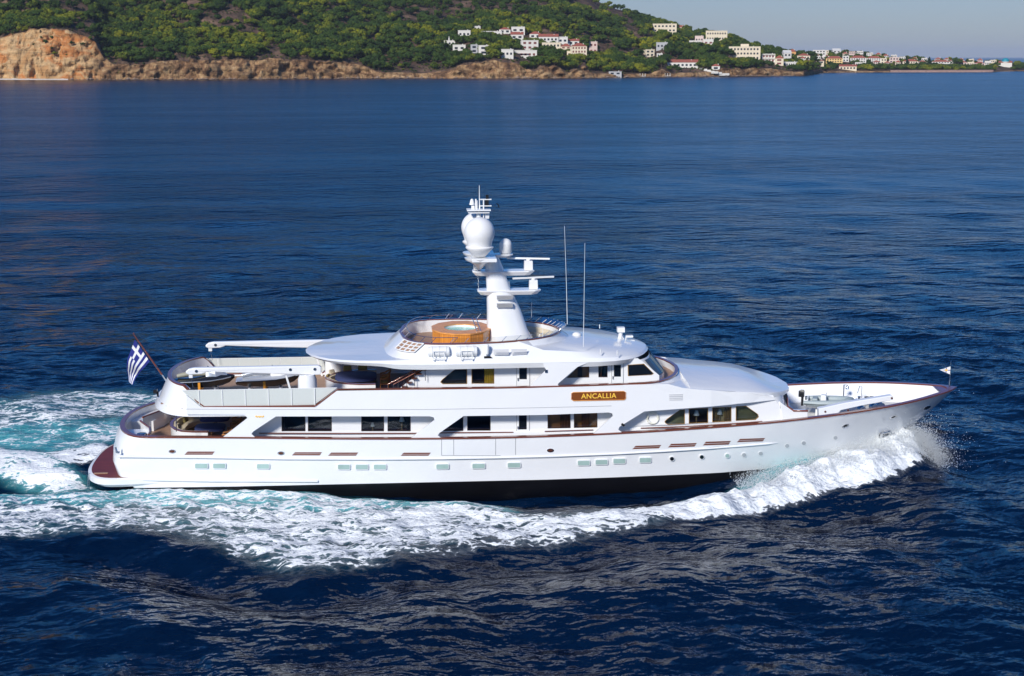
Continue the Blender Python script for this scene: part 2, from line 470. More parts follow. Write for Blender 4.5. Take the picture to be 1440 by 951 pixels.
AMP_S, AMP_L = 0.23, 0.62
def sea_material():
    m, t, b = new_mat('sea_water')
    N = t.nodes.new; Lk = t.links.new
    def math_(op, a, c=None, v=None, v0=None, clamp=False):
        q = N('ShaderNodeMath'); q.operation = op; q.use_clamp = clamp
        if a is not None: Lk(a, q.inputs[0])
        elif v0 is not None: q.inputs[0].default_value = v0
        if c is not None: Lk(c, q.inputs[1])
        elif v is not None: q.inputs[1].default_value = v
        return q.outputs[0]
    def maprange(a, lo_, hi_, o0=0, o1=1, sm=True):
        q = N('ShaderNodeMapRange'); q.interpolation_type = 'SMOOTHSTEP' if sm else 'LINEAR'
        Lk(a, q.inputs[0])
        for k, v in ((1, lo_), (2, hi_), (3, o0), (4, o1)):
            if isinstance(v, (int, float)): q.inputs[k].default_value = v
            else: Lk(v, q.inputs[k])
        return q.outputs[0]
    geo = N('ShaderNodeNewGeometry'); pos = geo.outputs['Position']
    def noise(scale, det=6, rough=0.55, dist=0, stretch=None):
        n = N('ShaderNodeTexNoise'); n.inputs['Scale'].default_value = scale; n.inputs['Detail'].default_value = det
        n.inputs['Roughness'].default_value = rough; n.inputs['Distortion'].default_value = dist
        if stretch:
            mp = N('ShaderNodeMapping'); mp.inputs['Scale'].default_value = stretch[0]; mp.inputs['Rotation'].default_value = (0, 0, stretch[1])
            Lk(pos, mp.inputs['Vector']); Lk(mp.outputs[0], n.inputs['Vector'])
        else: Lk(pos, n.inputs['Vector'])
        return n.outputs[0]
    fo = N('ShaderNodeAttribute'); fo.attribute_name = 'foam'
    aq = N('ShaderNodeAttribute'); aq.attribute_name = 'aqua'
    # lacy pattern: thin walls round cells, broken by noise
    nz = N('ShaderNodeTexNoise'); nz.inputs['Scale'].default_value = 0.8; nz.inputs['Detail'].default_value = 5; Lk(pos, nz.inputs['Vector'])
    wv = N('ShaderNodeVectorMath'); wv.operation = 'MULTIPLY_ADD'; Lk(nz.outputs['Color'], wv.inputs[0]); wv.inputs[1].default_value = (1.1, 1.1, 0.0); Lk(pos, wv.inputs[2])
    def cells(scale):
        v = N('ShaderNodeTexVoronoi'); v.feature = 'DISTANCE_TO_EDGE'; v.inputs['Scale'].default_value = scale
        mp = N('ShaderNodeMapping'); mp.inputs['Scale'].default_value = (0.55, 1.2, 0); Lk(wv.outputs[0], mp.inputs['Vector']); Lk(mp.outputs[0], v.inputs['Vector'])
        return maprange(v.outputs['Distance'], 0.0, 0.30, 1, 0)
    lace = math_('ADD', math_('MULTIPLY', cells(1.35), v=0.55), math_('MULTIPLY', cells(3.2), v=0.45))
    n1 = noise(1.0, 10, 0.66, 0.1, ((0.45, 1.05, 1.0), 0.05)); n1 = maprange(n1, 0.25, 0.75, 0, 1, False)
    n2 = noise(5.0, 6, 0.6, 0.0); n2 = maprange(n2, 0.25, 0.75, 0, 1, False)
    val = math_('ADD', math_('MULTIPLY', lace, v=0.36), math_('ADD', math_('MULTIPLY', n1, v=0.44), math_('MULTIPLY', n2, v=0.20)))
    thr = math_('MULTIPLY_ADD', fo.outputs['Fac'], v=-1.02); thr.node.inputs[2].default_value = 1.05
    lo_ = math_('SUBTRACT', thr, v=0.055); hi_ = math_('ADD', thr, v=0.055)
    mask = maprange(val, lo_, hi_)
    gate = maprange(fo.outputs['Fac'], 0.02, 0.25)
    mask = math_('MULTIPLY', mask, gate)
    hazefoam = maprange(val, math_('SUBTRACT', thr, v=0.32), hi_)             # thin foam and bubbles between the strands
    hazefoam = math_('MULTIPLY', math_('MULTIPLY', hazefoam, gate), v=0.13)
    mask = math_('MAXIMUM', mask, hazefoam)
    aqf = math_('MULTIPLY', aq.outputs['Fac'], maprange(n1, 0.1, 0.8, 0.55, 1.15), clamp=True)
    big = noise(0.035, 3)
    deep = N('ShaderNodeMix'); deep.data_type = 'RGBA'; deep.inputs[6].default_value = (0.0004, 0.0045, 0.018, 1); deep.inputs[7].default_value = (0.0006, 0.0105, 0.038, 1)
    Lk(big, deep.inputs[0])
    mx = N('ShaderNodeMix'); mx.data_type = 'RGBA'; mx.inputs[7].default_value = (0.075, 0.42, 0.46, 1)
    Lk(deep.outputs[2], mx.inputs[6]); Lk(aqf, mx.inputs[0])
    mf = N('ShaderNodeMix'); mf.data_type = 'RGBA'; mf.inputs[7].default_value = (0.88, 0.91, 0.92, 1)
    Lk(mx.outputs[2], mf.inputs[6]); Lk(mask, mf.inputs[0]); Lk(mf.outputs[2], b.inputs['Base Color'])
    fr_ = N('ShaderNodeAttribute'); fr_.attribute_name = 'fine'
    rbase = maprange(fr_.outputs['Fac'], 0, 1, 0.10, 0.22, False)
    rg = N('ShaderNodeMix'); rg.data_type = 'FLOAT'; Lk(mask, rg.inputs[0]); Lk(rbase, rg.inputs[2]); rg.inputs[3].default_value = 0.75; Lk(rg.outputs[0], b.inputs['Roughness'])
    b.inputs['IOR'].default_value = 1.333
    sp_ = maprange(mask, 0, 1, 0.36, 0.2, False); Lk(sp_, b.inputs['Specular IOR Level'])
    # ripples: the slope of two noise fields taken over a fixed 12 cm / 60 cm step, so that far water stays rough
    def field(off):
        v = N('ShaderNodeVectorMath'); v.operation = 'ADD'; Lk(pos, v.inputs[0]); v.inputs[1].default_value = off
        def nn(scale, det, rough, dist, st, rot):
            n = N('ShaderNodeTexNoise'); n.inputs['Scale'].default_value = scale; n.inputs['Detail'].default_value = det
            n.inputs['Roughness'].default_value = rough; n.inputs['Distortion'].default_value = dist
            mp = N('ShaderNodeMapping'); mp.inputs['Scale'].default_value = st; mp.inputs['Rotation'].default_value = (0, 0, rot)
            Lk(v.outputs[0], mp.inputs['Vector']); Lk(mp.outputs[0], n.inputs['Vector']); return n.outputs[0]
        a_ = nn(1.5, 4, 0.60, 0.0, (0.6, 1.15, 1.0), R(-22))
        b_ = nn(0.34, 2, 0.5, 0.0, (0.55, 1.15, 1.0), R(-14))
        return math_('ADD', math_('MULTIPLY', a_, v=AMP_S), math_('ADD', math_('MULTIPLY', b_, v=AMP_L), math_('MULTIPLY', nn(0.085, 3, 0.62, 0.0, (0.8, 1.1, 1.0), R(-8)), v=1.2)))
    E_ = 0.14
    f0, fx, fy = field((0, 0, 0)), field((E_, 0, 0)), field((0, E_, 0))
    gust = maprange(noise(0.02, 5, 0.6, 0.5, ((0.3, 1.5, 1), 0.1)), 0.34, 0.66, 0.40, 1.60)
    cx_ = N('ShaderNodeCombineXYZ')
    Lk(math_('MULTIPLY', math_('MULTIPLY', math_('SUBTRACT', f0, fx), v=1 / E_), gust), cx_.inputs[0])
    Lk(math_('MULTIPLY', math_('MULTIPLY', math_('SUBTRACT', f0, fy), v=1 / E_), gust), cx_.inputs[1])
    ad = N('ShaderNodeVectorMath'); ad.operation = 'ADD'; Lk(geo.outputs['Normal'], ad.inputs[0]); Lk(cx_.outputs[0], ad.inputs[1])
    nr = N('ShaderNodeVectorMath'); nr.operation = 'NORMALIZE'; Lk(ad.outputs[0], nr.inputs[0])
    fb = math_('MULTIPLY', math_('ADD', math_('MULTIPLY', val, v=0.12), math_('MULTIPLY', n2, v=0.04)), gate)
    bp = N('ShaderNodeBump'); bp.inputs['Strength'].default_value = 0.8; bp.inputs['Distance'].default_value = 1.0
    Lk(fb, bp.inputs['Height']); Lk(nr.outputs[0], bp.inputs['Normal']); Lk(bp.outputs[0], b.inputs['Normal'])
    return m
me.materials.append(sea_material())
sea = bpy.data.objects.new('sea', me); COL.objects.link(sea); sea['kind'] = 'structure'

def sea_z(x, y):
    i = np.clip(np.searchsorted(gx, x), 0, nxx - 1); j = np.clip(np.searchsorted(gy, y), 0, nyy - 1)
    return float(Z[i, j])

# spray thrown up at the bow: many droplets as one mass
def droplets(name, n, fn, rmin, rmax, label=None):
    vs = []; fs = []
    base = np.array([(1, 1, 1), (-1, -1, 1), (-1, 1, -1), (1, -1, -1)], float)
    bf = np.array([(0, 1, 2), (0, 3, 1), (0, 2, 3), (1, 3, 2)])
    pts = fn(n); n = len(pts)
    r_ = (rmin + (rmax - rmin) * rng.random(n) ** 5)[:, None, None]
    V = pts[:, None, :] + base[None] * r_ * (0.7 + 0.6 * rng.random((n, 4, 1)))
    Fc = bf[None] + (np.arange(n) * 4)[:, None, None]
    me = bpy.data.meshes.new(name); V = V.reshape(-1, 3); Fc = Fc.reshape(-1, 3)
    me.vertices.add(len(V)); me.vertices.foreach_set('co', V.astype(np.float32).ravel())
    me.loops.add(Fc.size); me.loops.foreach_set('vertex_index', Fc.astype(np.int32).ravel())
    me.polygons.add(len(Fc)); me.polygons.foreach_set('loop_start', np.arange(0, Fc.size, 3, dtype=np.int32))
    me.polygons.foreach_set('use_smooth', np.ones(len(Fc), bool))
    me.update(calc_edges=True)
    me.materials.append(M['sprayw'])
    o = bpy.data.objects.new(name, me); COL.objects.link(o); o['kind'] = 'stuff'
    if label: o['label'] = label
    return o
M['sprayw'] = mat('white_spray', (0.93, 0.95, 0.96), 0.6)
_t = M['sprayw'].node_tree
_tl = _t.nodes.new('ShaderNodeBsdfTranslucent'); _tl.inputs[0].default_value = (0.95, 0.97, 0.98, 1)
_mx = _t.nodes.new('ShaderNodeMixShader'); _mx.inputs[0].default_value = 0.5
_t.links.new(_t.nodes['Principled BSDF'].outputs[0], _mx.inputs[1]); _t.links.new(_tl.outputs[0], _mx.inputs[2]); _t.links.new(_mx.outputs[0], _t.nodes['Material Output'].inputs[0])
def bow_pts(n):
    # each droplet flies outward and up from the hull side
    s = rng.random(n) ** 0.75
    x0 = 13.5 + 11.3 * s
    up = np.interp(x0, [13, 16, 19, 22, 24, 25.2], [0.25, 0.55, 0.85, 1.25, 1.55, 1.2])
    t = rng.random(n)
    out = -(0.15 + 2.6 * t ** 0.9) - rng.normal(0, 0.22, n)
    hy = -np.interp(x0, [13, 16, 19, 22, 24, 26], [3.9, 3.0, 2.0, 1.1, 0.5, 0.1])
    z = up * (1 - (2 * t - 0.55) ** 2 * 0.55) * (0.75 + 0.4 * rng.random(n)) + rng.normal(0, 0.12, n) + rng.exponential(0.16, n) * (s > 0.5)
    x = x0 - 0.9 * t + rng.normal(0, 0.25, n)
    return np.stack([x, hy + out, np.maximum(z, 0.1)], -1)
def bow_fwd(n):
    a = rng.random(n) ** 1.2
    c = np.stack([24.1 + 1.3 * a, -0.35 - 2.5 * a, 1.25 - 1.0 * a + 0.5 * np.sin(a * 3.1)], -1)
    r_ = rng.normal(0, 1, (n, 3)) * np.array([0.42, 0.45, 0.36]) * (0.45 + rng.exponential(0.55, n))[:, None]
    p = c + r_; p[:, 2] = np.maximum(p[:, 2], 0.05)
    return p
def crest_pts(n):
    x = rng.uniform(12, 24, n); y = np.interp(x, cxs, cys) + rng.normal(0, 0.8, n)
    z = np.interp(x, [4, 9, 14, 18, 21, 23.5, 25.5, 27], [0.25, 0.5, 0.75, 1.0, 1.2, 1.2, 0.4, 0]) + rng.exponential(0.1, n)
    return np.stack([x, y, z], -1)
def all_spray(n):
    return np.concatenate([bow_pts(int(n * 0.32)), bow_fwd(int(n * 0.32)), crest_pts(int(n * 0.16))])
droplets('bow_spray', 120000, all_spray, 0.004, 0.024, 'white spray thrown out along the waterline of the bow')

# ------------------------------------------------------------------ land
def lerp(x, pts): return np.interp(x, [p[0] for p in pts], [p[1] for p in pts])
SHORE = [(-260, 113), (0, 112.2), (100, 112.5), (300, 112), (500, 110.5), (640, 110.5), (760, 110.5), (900, 109), (1000, 108), (1090, 107), (1130, 106.6), (1146, 104.5), (1158, 102.6), (1200, 102), (1300, 101.8), (1396, 101.6), (1412, 100.6), (1440, 100.2), (1700, 99)]
SIL = [(-260, -90), (300, -90), (600, -60), (750, -26), (830, -4), (850, 7), (880, 17), (905, 29), (930, 35), (960, 44), (1000, 52), (1030, 58), (1060, 68), (1085, 74), (1110, 80), (1128, 80), (1160, 77), (1200, 77), (1250, 82), (1300, 86), (1400, 90), (1440, 92), (1700, 93)]
RUNL = [(-260, 900), (600, 1000), (850, 850), (950, 700), (1060, 450), (1120, 330), (1200, 300), (1440, 250), (1700, 250)]
CLF = [(-260, 64), (0, 60), (20, 51), (50, 43), (75, 43), (100, 45), (120, 51), (136, 58), (148, 82), (160, 90), (200, 91), (260, 87), (290, 84), (330, 85), (380, 83), (420, 85), (480, 87), (512, 93), (530, 102), (600, 103), (630, 100), (650, 92), (680, 88), (700, 86), (725, 88), (740, 97), (752, 100), (765, 92), (785, 91), (800, 102), (812, 95), (822, 92), (830, 103), (860, 104), (915, 104), (930, 97), (945, 103), (1000, 100), (1018, 97), (1050, 96), (1075, 97), (1100, 98), (1120, 101), (1145, 100), (1200, 99.3), (1260, 99.3), (1300, 99.8), (1400, 100), (1440, 98.8), (1700, 98)]
def vnoise(x, y, seed=0):
    g = np.random.default_rng(seed).random((128, 128))
    xi = np.floor(x).astype(int); yi = np.floor(y).astype(int)
    fx = x - xi; fy = y - yi; fx = fx * fx * (3 - 2 * fx); fy = fy * fy * (3 - 2 * fy)
    a = g[xi % 128, yi % 128]; b_ = g[(xi + 1) % 128, yi % 128]; c = g[xi % 128, (yi + 1) % 128]; d = g[(xi + 1) % 128, (yi + 1) % 128]
    return (a * (1 - fx) + b_ * fx) * (1 - fy) + (c * (1 - fx) + d * fx) * fy - 0.5
def fbm(x, y, o=5, seed=0, gain=0.5):
    s = 0; a = 1
    for k in range(o):
        s = s + a * vnoise(x * 2 ** k, y * 2 ** k, seed + k); a *= gain
    return s
def land(px, s):
    """world position of the ground s metres inland behind the shore seen at px"""
    px = np.asarray(px, float); s = np.asarray(s, float)
    shy = lerp(px, SHORE)
    d = FW[:, None] + RT[:, None] * (px.ravel() - CX) / F - UP[:, None] * (shy.ravel() - CY) / F
    t = -HC / d[2]
    D = t * np.hypot(d[0], d[1]); ux = d[0] / np.hypot(d[0], d[1]); uy = d[1] / np.hypot(d[0], d[1])
    D = D.reshape(px.shape); ux = ux.reshape(px.shape); uy = uy.reshape(px.shape)
    run = lerp(px, RUNL); k = np.cos(np.arctan((px - CX) / F)) * 1.0
    elev = lambda y_: np.tan(np.arctan((CY - y_) / F) - PIT)
    ridge = HC + elev(lerp(px, SIL)) * (D + run) * k ** 0.5
    cl_run = 7 + 26 * smooth(150, 60, px) if False else 7 + 22 * (1 - smooth(110, 160, px))
    jag = fbm(px / 9.0, px * 0 + 3.3, 4, 40) * 3.0
    cl = np.maximum(1.2, HC + elev(lerp(px, CLF) + jag * (lerp(px, CLF) < 99)) * (D + cl_run))
    u = s / cl_run
    wx = CAM[0] + ux * (D + s); wy = CAM[1] + uy * (D + s)
    rough = fbm(wx / 16, wy / 9, 5, 3) * 1.5
    face = np.where(u < 1, cl * np.clip(u * 1.02, 0, 1) ** 0.55, 0)
    q = np.clip((s - cl_run) / (run - cl_run), 0, 3)
    prof = np.where(q < 1, q ** 0.92, 1 - 0.15 * (q - 1))
    up_ = cl + (ridge - cl) * prof + (fbm(wx / 90, wy / 90, 4, 9) * 20) * smooth(20, 160, s) * (1 - smooth(0.75, 1.0, q)) * np.clip((ridge - 12) / 60, 0, 1)
    z = np.where(u < 1, face, up_) + rough * np.where(s < 40, 2.0, 1.0) * smooth(0.5, 4, s) * np.clip(cl / 14, 0.1, 1)
    z = np.where(s < -0.1, -3.0, z)
    jx = fbm(wx / 8, wy / 30 + z / 6, 5, 60) * np.clip(cl / 12, 0.1, 1) * (1 - smooth(1.0, 2.0, u)) * (u > 0) * 12.0
    return wx + ux * jx, wy + uy * jx, z
cols = np.concatenate([np.arange(-900, -260, 6.0), np.arange(-260, 1700, 2.0)])
rows = np.array([-6, 0, 0.4, 0.9, 1.5, 2.2, 3, 4, 5, 6, 7, 8.5, 10, 12, 14, 16, 18.5, 21, 24, 27, 30, 35, 40, 46, 54, 62] + list(np.arange(72, 400, 11)) + list(np.arange(400, 1500, 26.0)))
PC, RS = np.meshgrid(cols, rows, indexing='ij')
lx, ly, lz = land(PC, RS)
n0, n1_ = PC.shape
idx = np.arange(n0 * n1_).reshape(n0, n1_)
q = np.stack([idx[:-1, :-1], idx[1:, :-1], idx[1:, 1:], idx[:-1, 1:]], -1).reshape(-1, 4)
me = bpy.data.meshes.new('hill_terrain')
me.from_pydata(np.stack([lx, ly, lz], -1).reshape(-1, 3).tolist(), [], q.tolist())
me.polygons.foreach_set('use_smooth', [True] * len(me.polygons)); me.update()
for nm, a in (('cliff', (1 - smooth(0.95, 1.15, RS / (7 + 22 * (1 - smooth(110, 160, PC))))) ), ('orange', 1 - smooth(120, 150, PC)), ('town', smooth(1125, 1160, PC))):
    at = me.attributes.new(nm, 'FLOAT', 'POINT'); at.data.foreach_set('value', a.astype(np.float32).ravel())
def land_material():
    m, t, b = new_mat('hill_ground'); N = t.nodes.new; Lk = t.links.new
    geo = N('ShaderNodeNewGeometry')
    def noise(s, det=6, st=(1, 1, 1), dist=0.0):
        mp = N('ShaderNodeMapping'); mp.inputs['Scale'].default_value = st; Lk(geo.outputs['Position'], mp.inputs['Vector'])
        n = N('ShaderNodeTexNoise'); n.inputs['Scale'].default_value = s; n.inputs['Detail'].default_value = det; n.inputs['Distortion'].default_value = dist; n.inputs['Roughness'].default_value = 0.6
        Lk(mp.outputs[0], n.inputs['Vector']); return n.outputs[0]
    def ramp(f, stops):
        r = N('ShaderNodeValToRGB'); e = r.color_ramp.elements
        e[0].position, e[0].color = stops[0][0], (*stops[0][1], 1)
        e[1].position, e[1].color = stops[-1][0], (*stops[-1][1], 1)
        for p, c in stops[1:-1]:
            k = e.new(p); k.color = (*c, 1)
        Lk(f, r.inputs[0]); return r.outputs[0]
    def mix(f, a, c):
        q = N('ShaderNodeMix'); q.data_type = 'RGBA'
        Lk(f, q.inputs[0]); Lk(a, q.inputs[6]); Lk(c, q.inputs[7]); return q.outputs[2]
    at = lambda n: (lambda q: (setattr(q, 'attribute_name', n), q.outputs['Fac'])[1])(N('ShaderNodeAttribute'))
    scrub = ramp(noise(0.06, 8), [(0.3, (0.030, 0.032, 0.014)), (0.46, (0.085, 0.055, 0.042)), (0.58, (0.15, 0.095, 0.065)), (0.72, (0.26, 0.17, 0.11))])
    rock = ramp(noise(0.10, 10, (1, 1, 1.4), 0.6), [(0.28, (0.045, 0.026, 0.018)), (0.45, (0.18, 0.10, 0.05)), (0.58, (0.32, 0.20, 0.10)), (0.75, (0.42, 0.30, 0.17))])
    oran = ramp(noise(0.035, 9, (1, 1, 1.2), 0.8), [(0.35, (0.38, 0.21, 0.09)), (0.47, (0.46, 0.31, 0.16)), (0.57, (0.40, 0.15, 0.045)), (0.7, (0.42, 0.26, 0.12))])
    rk = mix(at('orange'), rock, oran)
    st = noise(0.05, 7, (0.6, 0.6, 9.0), 0.3); ck = noise(0.16, 9, (1.6, 1.0, 0.35), 0.4)
    def mul(a, f, lo_, hi_, c0, c1):
        q = N('ShaderNodeMapRange'); q.inputs[1].default_value = lo_; q.inputs[2].default_value = hi_; q.inputs[3].default_value = c0; q.inputs[4].default_value = c1; Lk(f, q.inputs[0])
        w_ = N('ShaderNodeMix'); w_.data_type = 'RGBA'; w_.blend_type = 'MULTIPLY'; w_.inputs[0].default_value = 1.0; Lk(a, w_.inputs[6])
        cc = N('ShaderNodeCombineColor'); [Lk(q.outputs[0], cc.inputs[i_]) for i_ in range(3)]; Lk(cc.outputs[0], w_.inputs[7]); return w_.outputs[2]
    rk = mul(rk, st, 0.36, 0.62, 0.85, 1.3); rk = mul(rk, ck, 0.36, 0.50, 0.50, 1.05)
    c = mix(at('cliff'), scrub, rk)
    Lk(c, b.inputs['Base Color']); b.inputs['Roughness'].default_value = 0.9; b.inputs['Specular IOR Level'].default_value = 0.1
    bp = N('ShaderNodeBump'); bp.inputs['Distance'].default_value = 3.0; bp.inputs['Strength'].default_value = 1.0
    Lk(noise(0.25, 8), bp.inputs['Height']); Lk(bp.outputs[0], b.inputs['Normal'])
    return m
me.materials.append(land_material())
hill = bpy.data.objects.new('hill_terrain', me); COL.objects.link(hill); hill['kind'] = 'structure'

def ground_at(px, py, s0=2, s1=1200):
    """the ground seen at a pixel: first s where the terrain rises to the line of sight"""
    ss = np.arange(s0, s1, 2.0)
    x_, y_, z_ = land(np.full(ss.shape, float(px)), ss)
    el = (z_ - HC) / np.hypot(x_ - CAM[0], y_ - CAM[1])
    r = ray(px, py); want = r[2] / math.hypot(r[0], r[1])
    k = np.argmax(el >= want) if (el >= want).any() else np.argmax(el)
    return np.array([x_[k], y_[k], z_[k]]), ss[k]
beach = MB()
bp_ = [[tuple(np.array(land(np.array([p]), np.array([s_]))).ravel()[:2]) + (zz_,) for s_, zz_ in ((-9, -0.5), (-7, 0.45), (-2, 0.9), (3.5, 1.5))] for p in np.arange(-60, 98, 4.0)]
beach.loft(bp_, ring_closed=False)
beach.build('beach', mat('white_pebbles', (0.55, 0.52, 0.47), 0.9, var=0.3, bump=0.5, scale=0.4), smooth=180)['kind'] = 'structure'
quay = MB()
for s_a, z_a, s_b, z_b in ((-5, -1, -4, 1.6), (-4, 1.6, 2, 3.4), (2, 3.4, 6, 3.5)):
    qp = []
    for p in np.arange(1252, 1402, 5.0):
        a_ = np.array(land(np.array([p]), np.array([float(s_a)]))).ravel(); b_ = np.array(land(np.array([p]), np.array([float(s_b)]))).ravel()
        qp.append([(a_[0], a_[1], z_a), (b_[0], b_[1], z_b)])
    quay.loft(qp, ring_closed=False)
quay.build('breakwater', mat('reddish_breakwater_rock', (0.30, 0.19, 0.15), 0.9, var=0.6, bump=0.6, scale=0.3), smooth=180)
tag(bpy.data.objects['breakwater'], 'long low rocky breakwater wall on the waterline in front of the far town', 'breakwater')

# ------------------------------------------------------------------ trees
def foliage_material(name, dark, mid, light):
    m, t, b = new_mat(name); N = t.nodes.new; Lk = t.links.new
    oi = N('ShaderNodeObjectInfo'); r = N('ShaderNodeValToRGB'); e = r.color_ramp.elements
    e[0].position, e[0].color = 0.0, (*dark, 1); e[1].position, e[1].color = 1.0, (*light, 1)
    k = e.new(0.55); k.color = (*mid, 1)
    geo = N('ShaderNodeNewGeometry')
    ad = N('ShaderNodeMath'); ad.operation = 'MULTIPLY_ADD'; ad.inputs[1].default_value = 0.4; ad.use_clamp = True
    n = N('ShaderNodeTexNoise'); n.inputs['Scale'].default_value = 0.012; n.inputs['Detail'].default_value = 3; Lk(geo.outputs['Position'], n.inputs['Vector'])
    mr = N('ShaderNodeMapRange'); mr.inputs[1].default_value = 0.35; mr.inputs[2].default_value = 0.68; mr.inputs[4].default_value = 0.45; Lk(n.outputs[0], mr.inputs[0])
    m3 = N('ShaderNodeMath'); m3.operation = 'MULTIPLY_ADD'; m3.inputs[1].default_value = 0.2; Lk(geo.outputs['Random Per Island'], m3.inputs[0]); Lk(mr.outputs[0], m3.inputs[2])
    Lk(oi.outputs['Random'], ad.inputs[0]); Lk(m3.outputs[0], ad.inputs[2])
    Lk(ad.outputs[0], r.inputs[0]); Lk(r.outputs[0], b.inputs['Base Color'])
    b.inputs['Roughness'].default_value = 0.8; b.inputs['Specular IOR Level'].default_value = 0.15
    return m
M['pine'] = foliage_material('pine_needles', (0.006, 0.019, 0.006), (0.042, 0.076, 0.010), (0.27, 0.26, 0.010))
M['cypress'] = foliage_material('dark_needles', (0.008, 0.018, 0.012), (0.012, 0.028, 0.014), (0.02, 0.04, 0.018))
M['bark'] = mat('pine_bark', (0.09, 0.06, 0.045), 0.9)
def crown_mesh(name, seed, rx, h, base, nl, shape='round', mt='pine'):
    g = random.Random(seed)
    mb = MB()
    mb.tube([(0, 0, -1.5), (0.1, 0, base + 0.3), (0.25, 0.1, base + h * 0.5)], [0.28, 0.22, 0.08], 5, 1)
    blobs = []
    if shape == 'round':
        for k in range(nl):
            a = g.uniform(0, 6.28); rr = rx * math.sqrt(g.random()) * 0.72
            zc = base + h * (0.3 + 0.5 * g.random() * (1 - (rr / rx) ** 2 * 0.6))
            blobs.append((rr * math.cos(a), rr * math.sin(a), zc, rx * g.uniform(0.28, 0.45)))
            if k % 3 == 0: mb.tube([(0, 0, base * 0.8), (rr * math.cos(a), rr * math.sin(a), zc)], [0.12, 0.04], 3, 1)
    else:
        for k in range(nl):
            f = k / nl
            rr = rx * (1 - f) * 0.5
            a = g.uniform(0, 6.28)
            blobs.append((rr * math.cos(a), rr * math.sin(a), base + h * f, rx * (0.75 - 0.55 * f)))
    for bx_, by_, bz_, br_ in blobs:
        for q_ in range(34):
            d = Vector((g.gauss(0, 1), g.gauss(0, 1), g.gauss(0, 0.8))).normalized()
            c = Vector((bx_, by_, bz_)) + Vector((d.x, d.y, d.z * 0.75)) * br_ * g.uniform(0.65, 1.08)
            u = d.cross(Vector((g.gauss(0, 1), g.gauss(0, 1), g.gauss(0, 1)))).normalized(); v = d.cross(u)
            s_ = br_ * g.uniform(0.22, 0.42)
            d2 = d * s_ * 0.3
            mb.add([c - u * s_ - d2, c - v * s_ * 0.8 - d2 * .5, c + u * s_ - d2, c + v * s_ * 0.9, c + d2], [(0, 1, 4), (1, 2, 4), (2, 3, 4), (3, 0, 4)], 0)
    me = bpy.data.meshes.new(name); me.from_pydata(mb.v, [], mb.f)
    me.materials.append(M[mt]); me.materials.append(M['bark'])
    me.polygons.foreach_set('material_index', mb.m); me.update()
    return me
PINES = [crown_mesh('pine_tree', 10 + k, 5.6 + 0.4 * k, 7.2 + 0.8 * (k % 3), 1.4, 14 + k) for k in range(5)]
BUSH = crown_mesh('bush', 31, 2.4, 2.4, 0.2, 7)
CYP = crown_mesh('cypress_tree', 44, 1.9, 12, 0.5, 12, 'cone', 'cypress')
SPRUCE = crown_mesh('spruce_tree', 45, 4.0, 14, 1.0, 14, 'cone', 'cypress')

# keep-clear boxes in the picture where houses stand (filled by the house list, px, s)
# ------------------------------------------------------------------ houses
HW = {'white': mat('house_white', (0.66, 0.63, 0.57), 0.8, var=0.08, scale=.3), 'cream': mat('house_cream', (0.70, 0.60, 0.44), 0.8, var=0.08, scale=.3),
      'yellow': mat('house_yellow', (0.72, 0.50, 0.20), 0.8, var=0.08, scale=.3), 'pink': mat('house_pink', (0.62, 0.48, 0.42), 0.8, var=0.08, scale=.3),
      'orange': mat('house_orange', (0.60, 0.33, 0.11), 0.8, var=0.08, scale=.3), 'grey': mat('house_grey', (0.42, 0.42, 0.42), 0.8, var=0.1, scale=.3)}
RTILE = mat('red_roof_tiles', (0.30, 0.085, 0.055), 0.85, var=0.4, scale=.8)
WDARK = mat('dark_house_window', (0.02, 0.025, 0.035), 0.2)
WRED = mat('red_brown_shutter', (0.16, 0.035, 0.03), 0.6)
FLATR = mat('flat_roof_screed', (0.55, 0.54, 0.52), 0.9, var=.15, scale=.3)
BLUED = mat('turquoise_dome_paint', (0.01, 0.22, 0.30), 0.5)
cube_me = {}
def unit_box(m):
    if m.name not in cube_me:
        q = MB().box((0, 0, 0), (1, 1, 1)); o = q.build('window', m)
        cube_me[m.name] = o.data; bpy.data.objects.remove(o)
    return cube_me[m.name]
HBOX = []
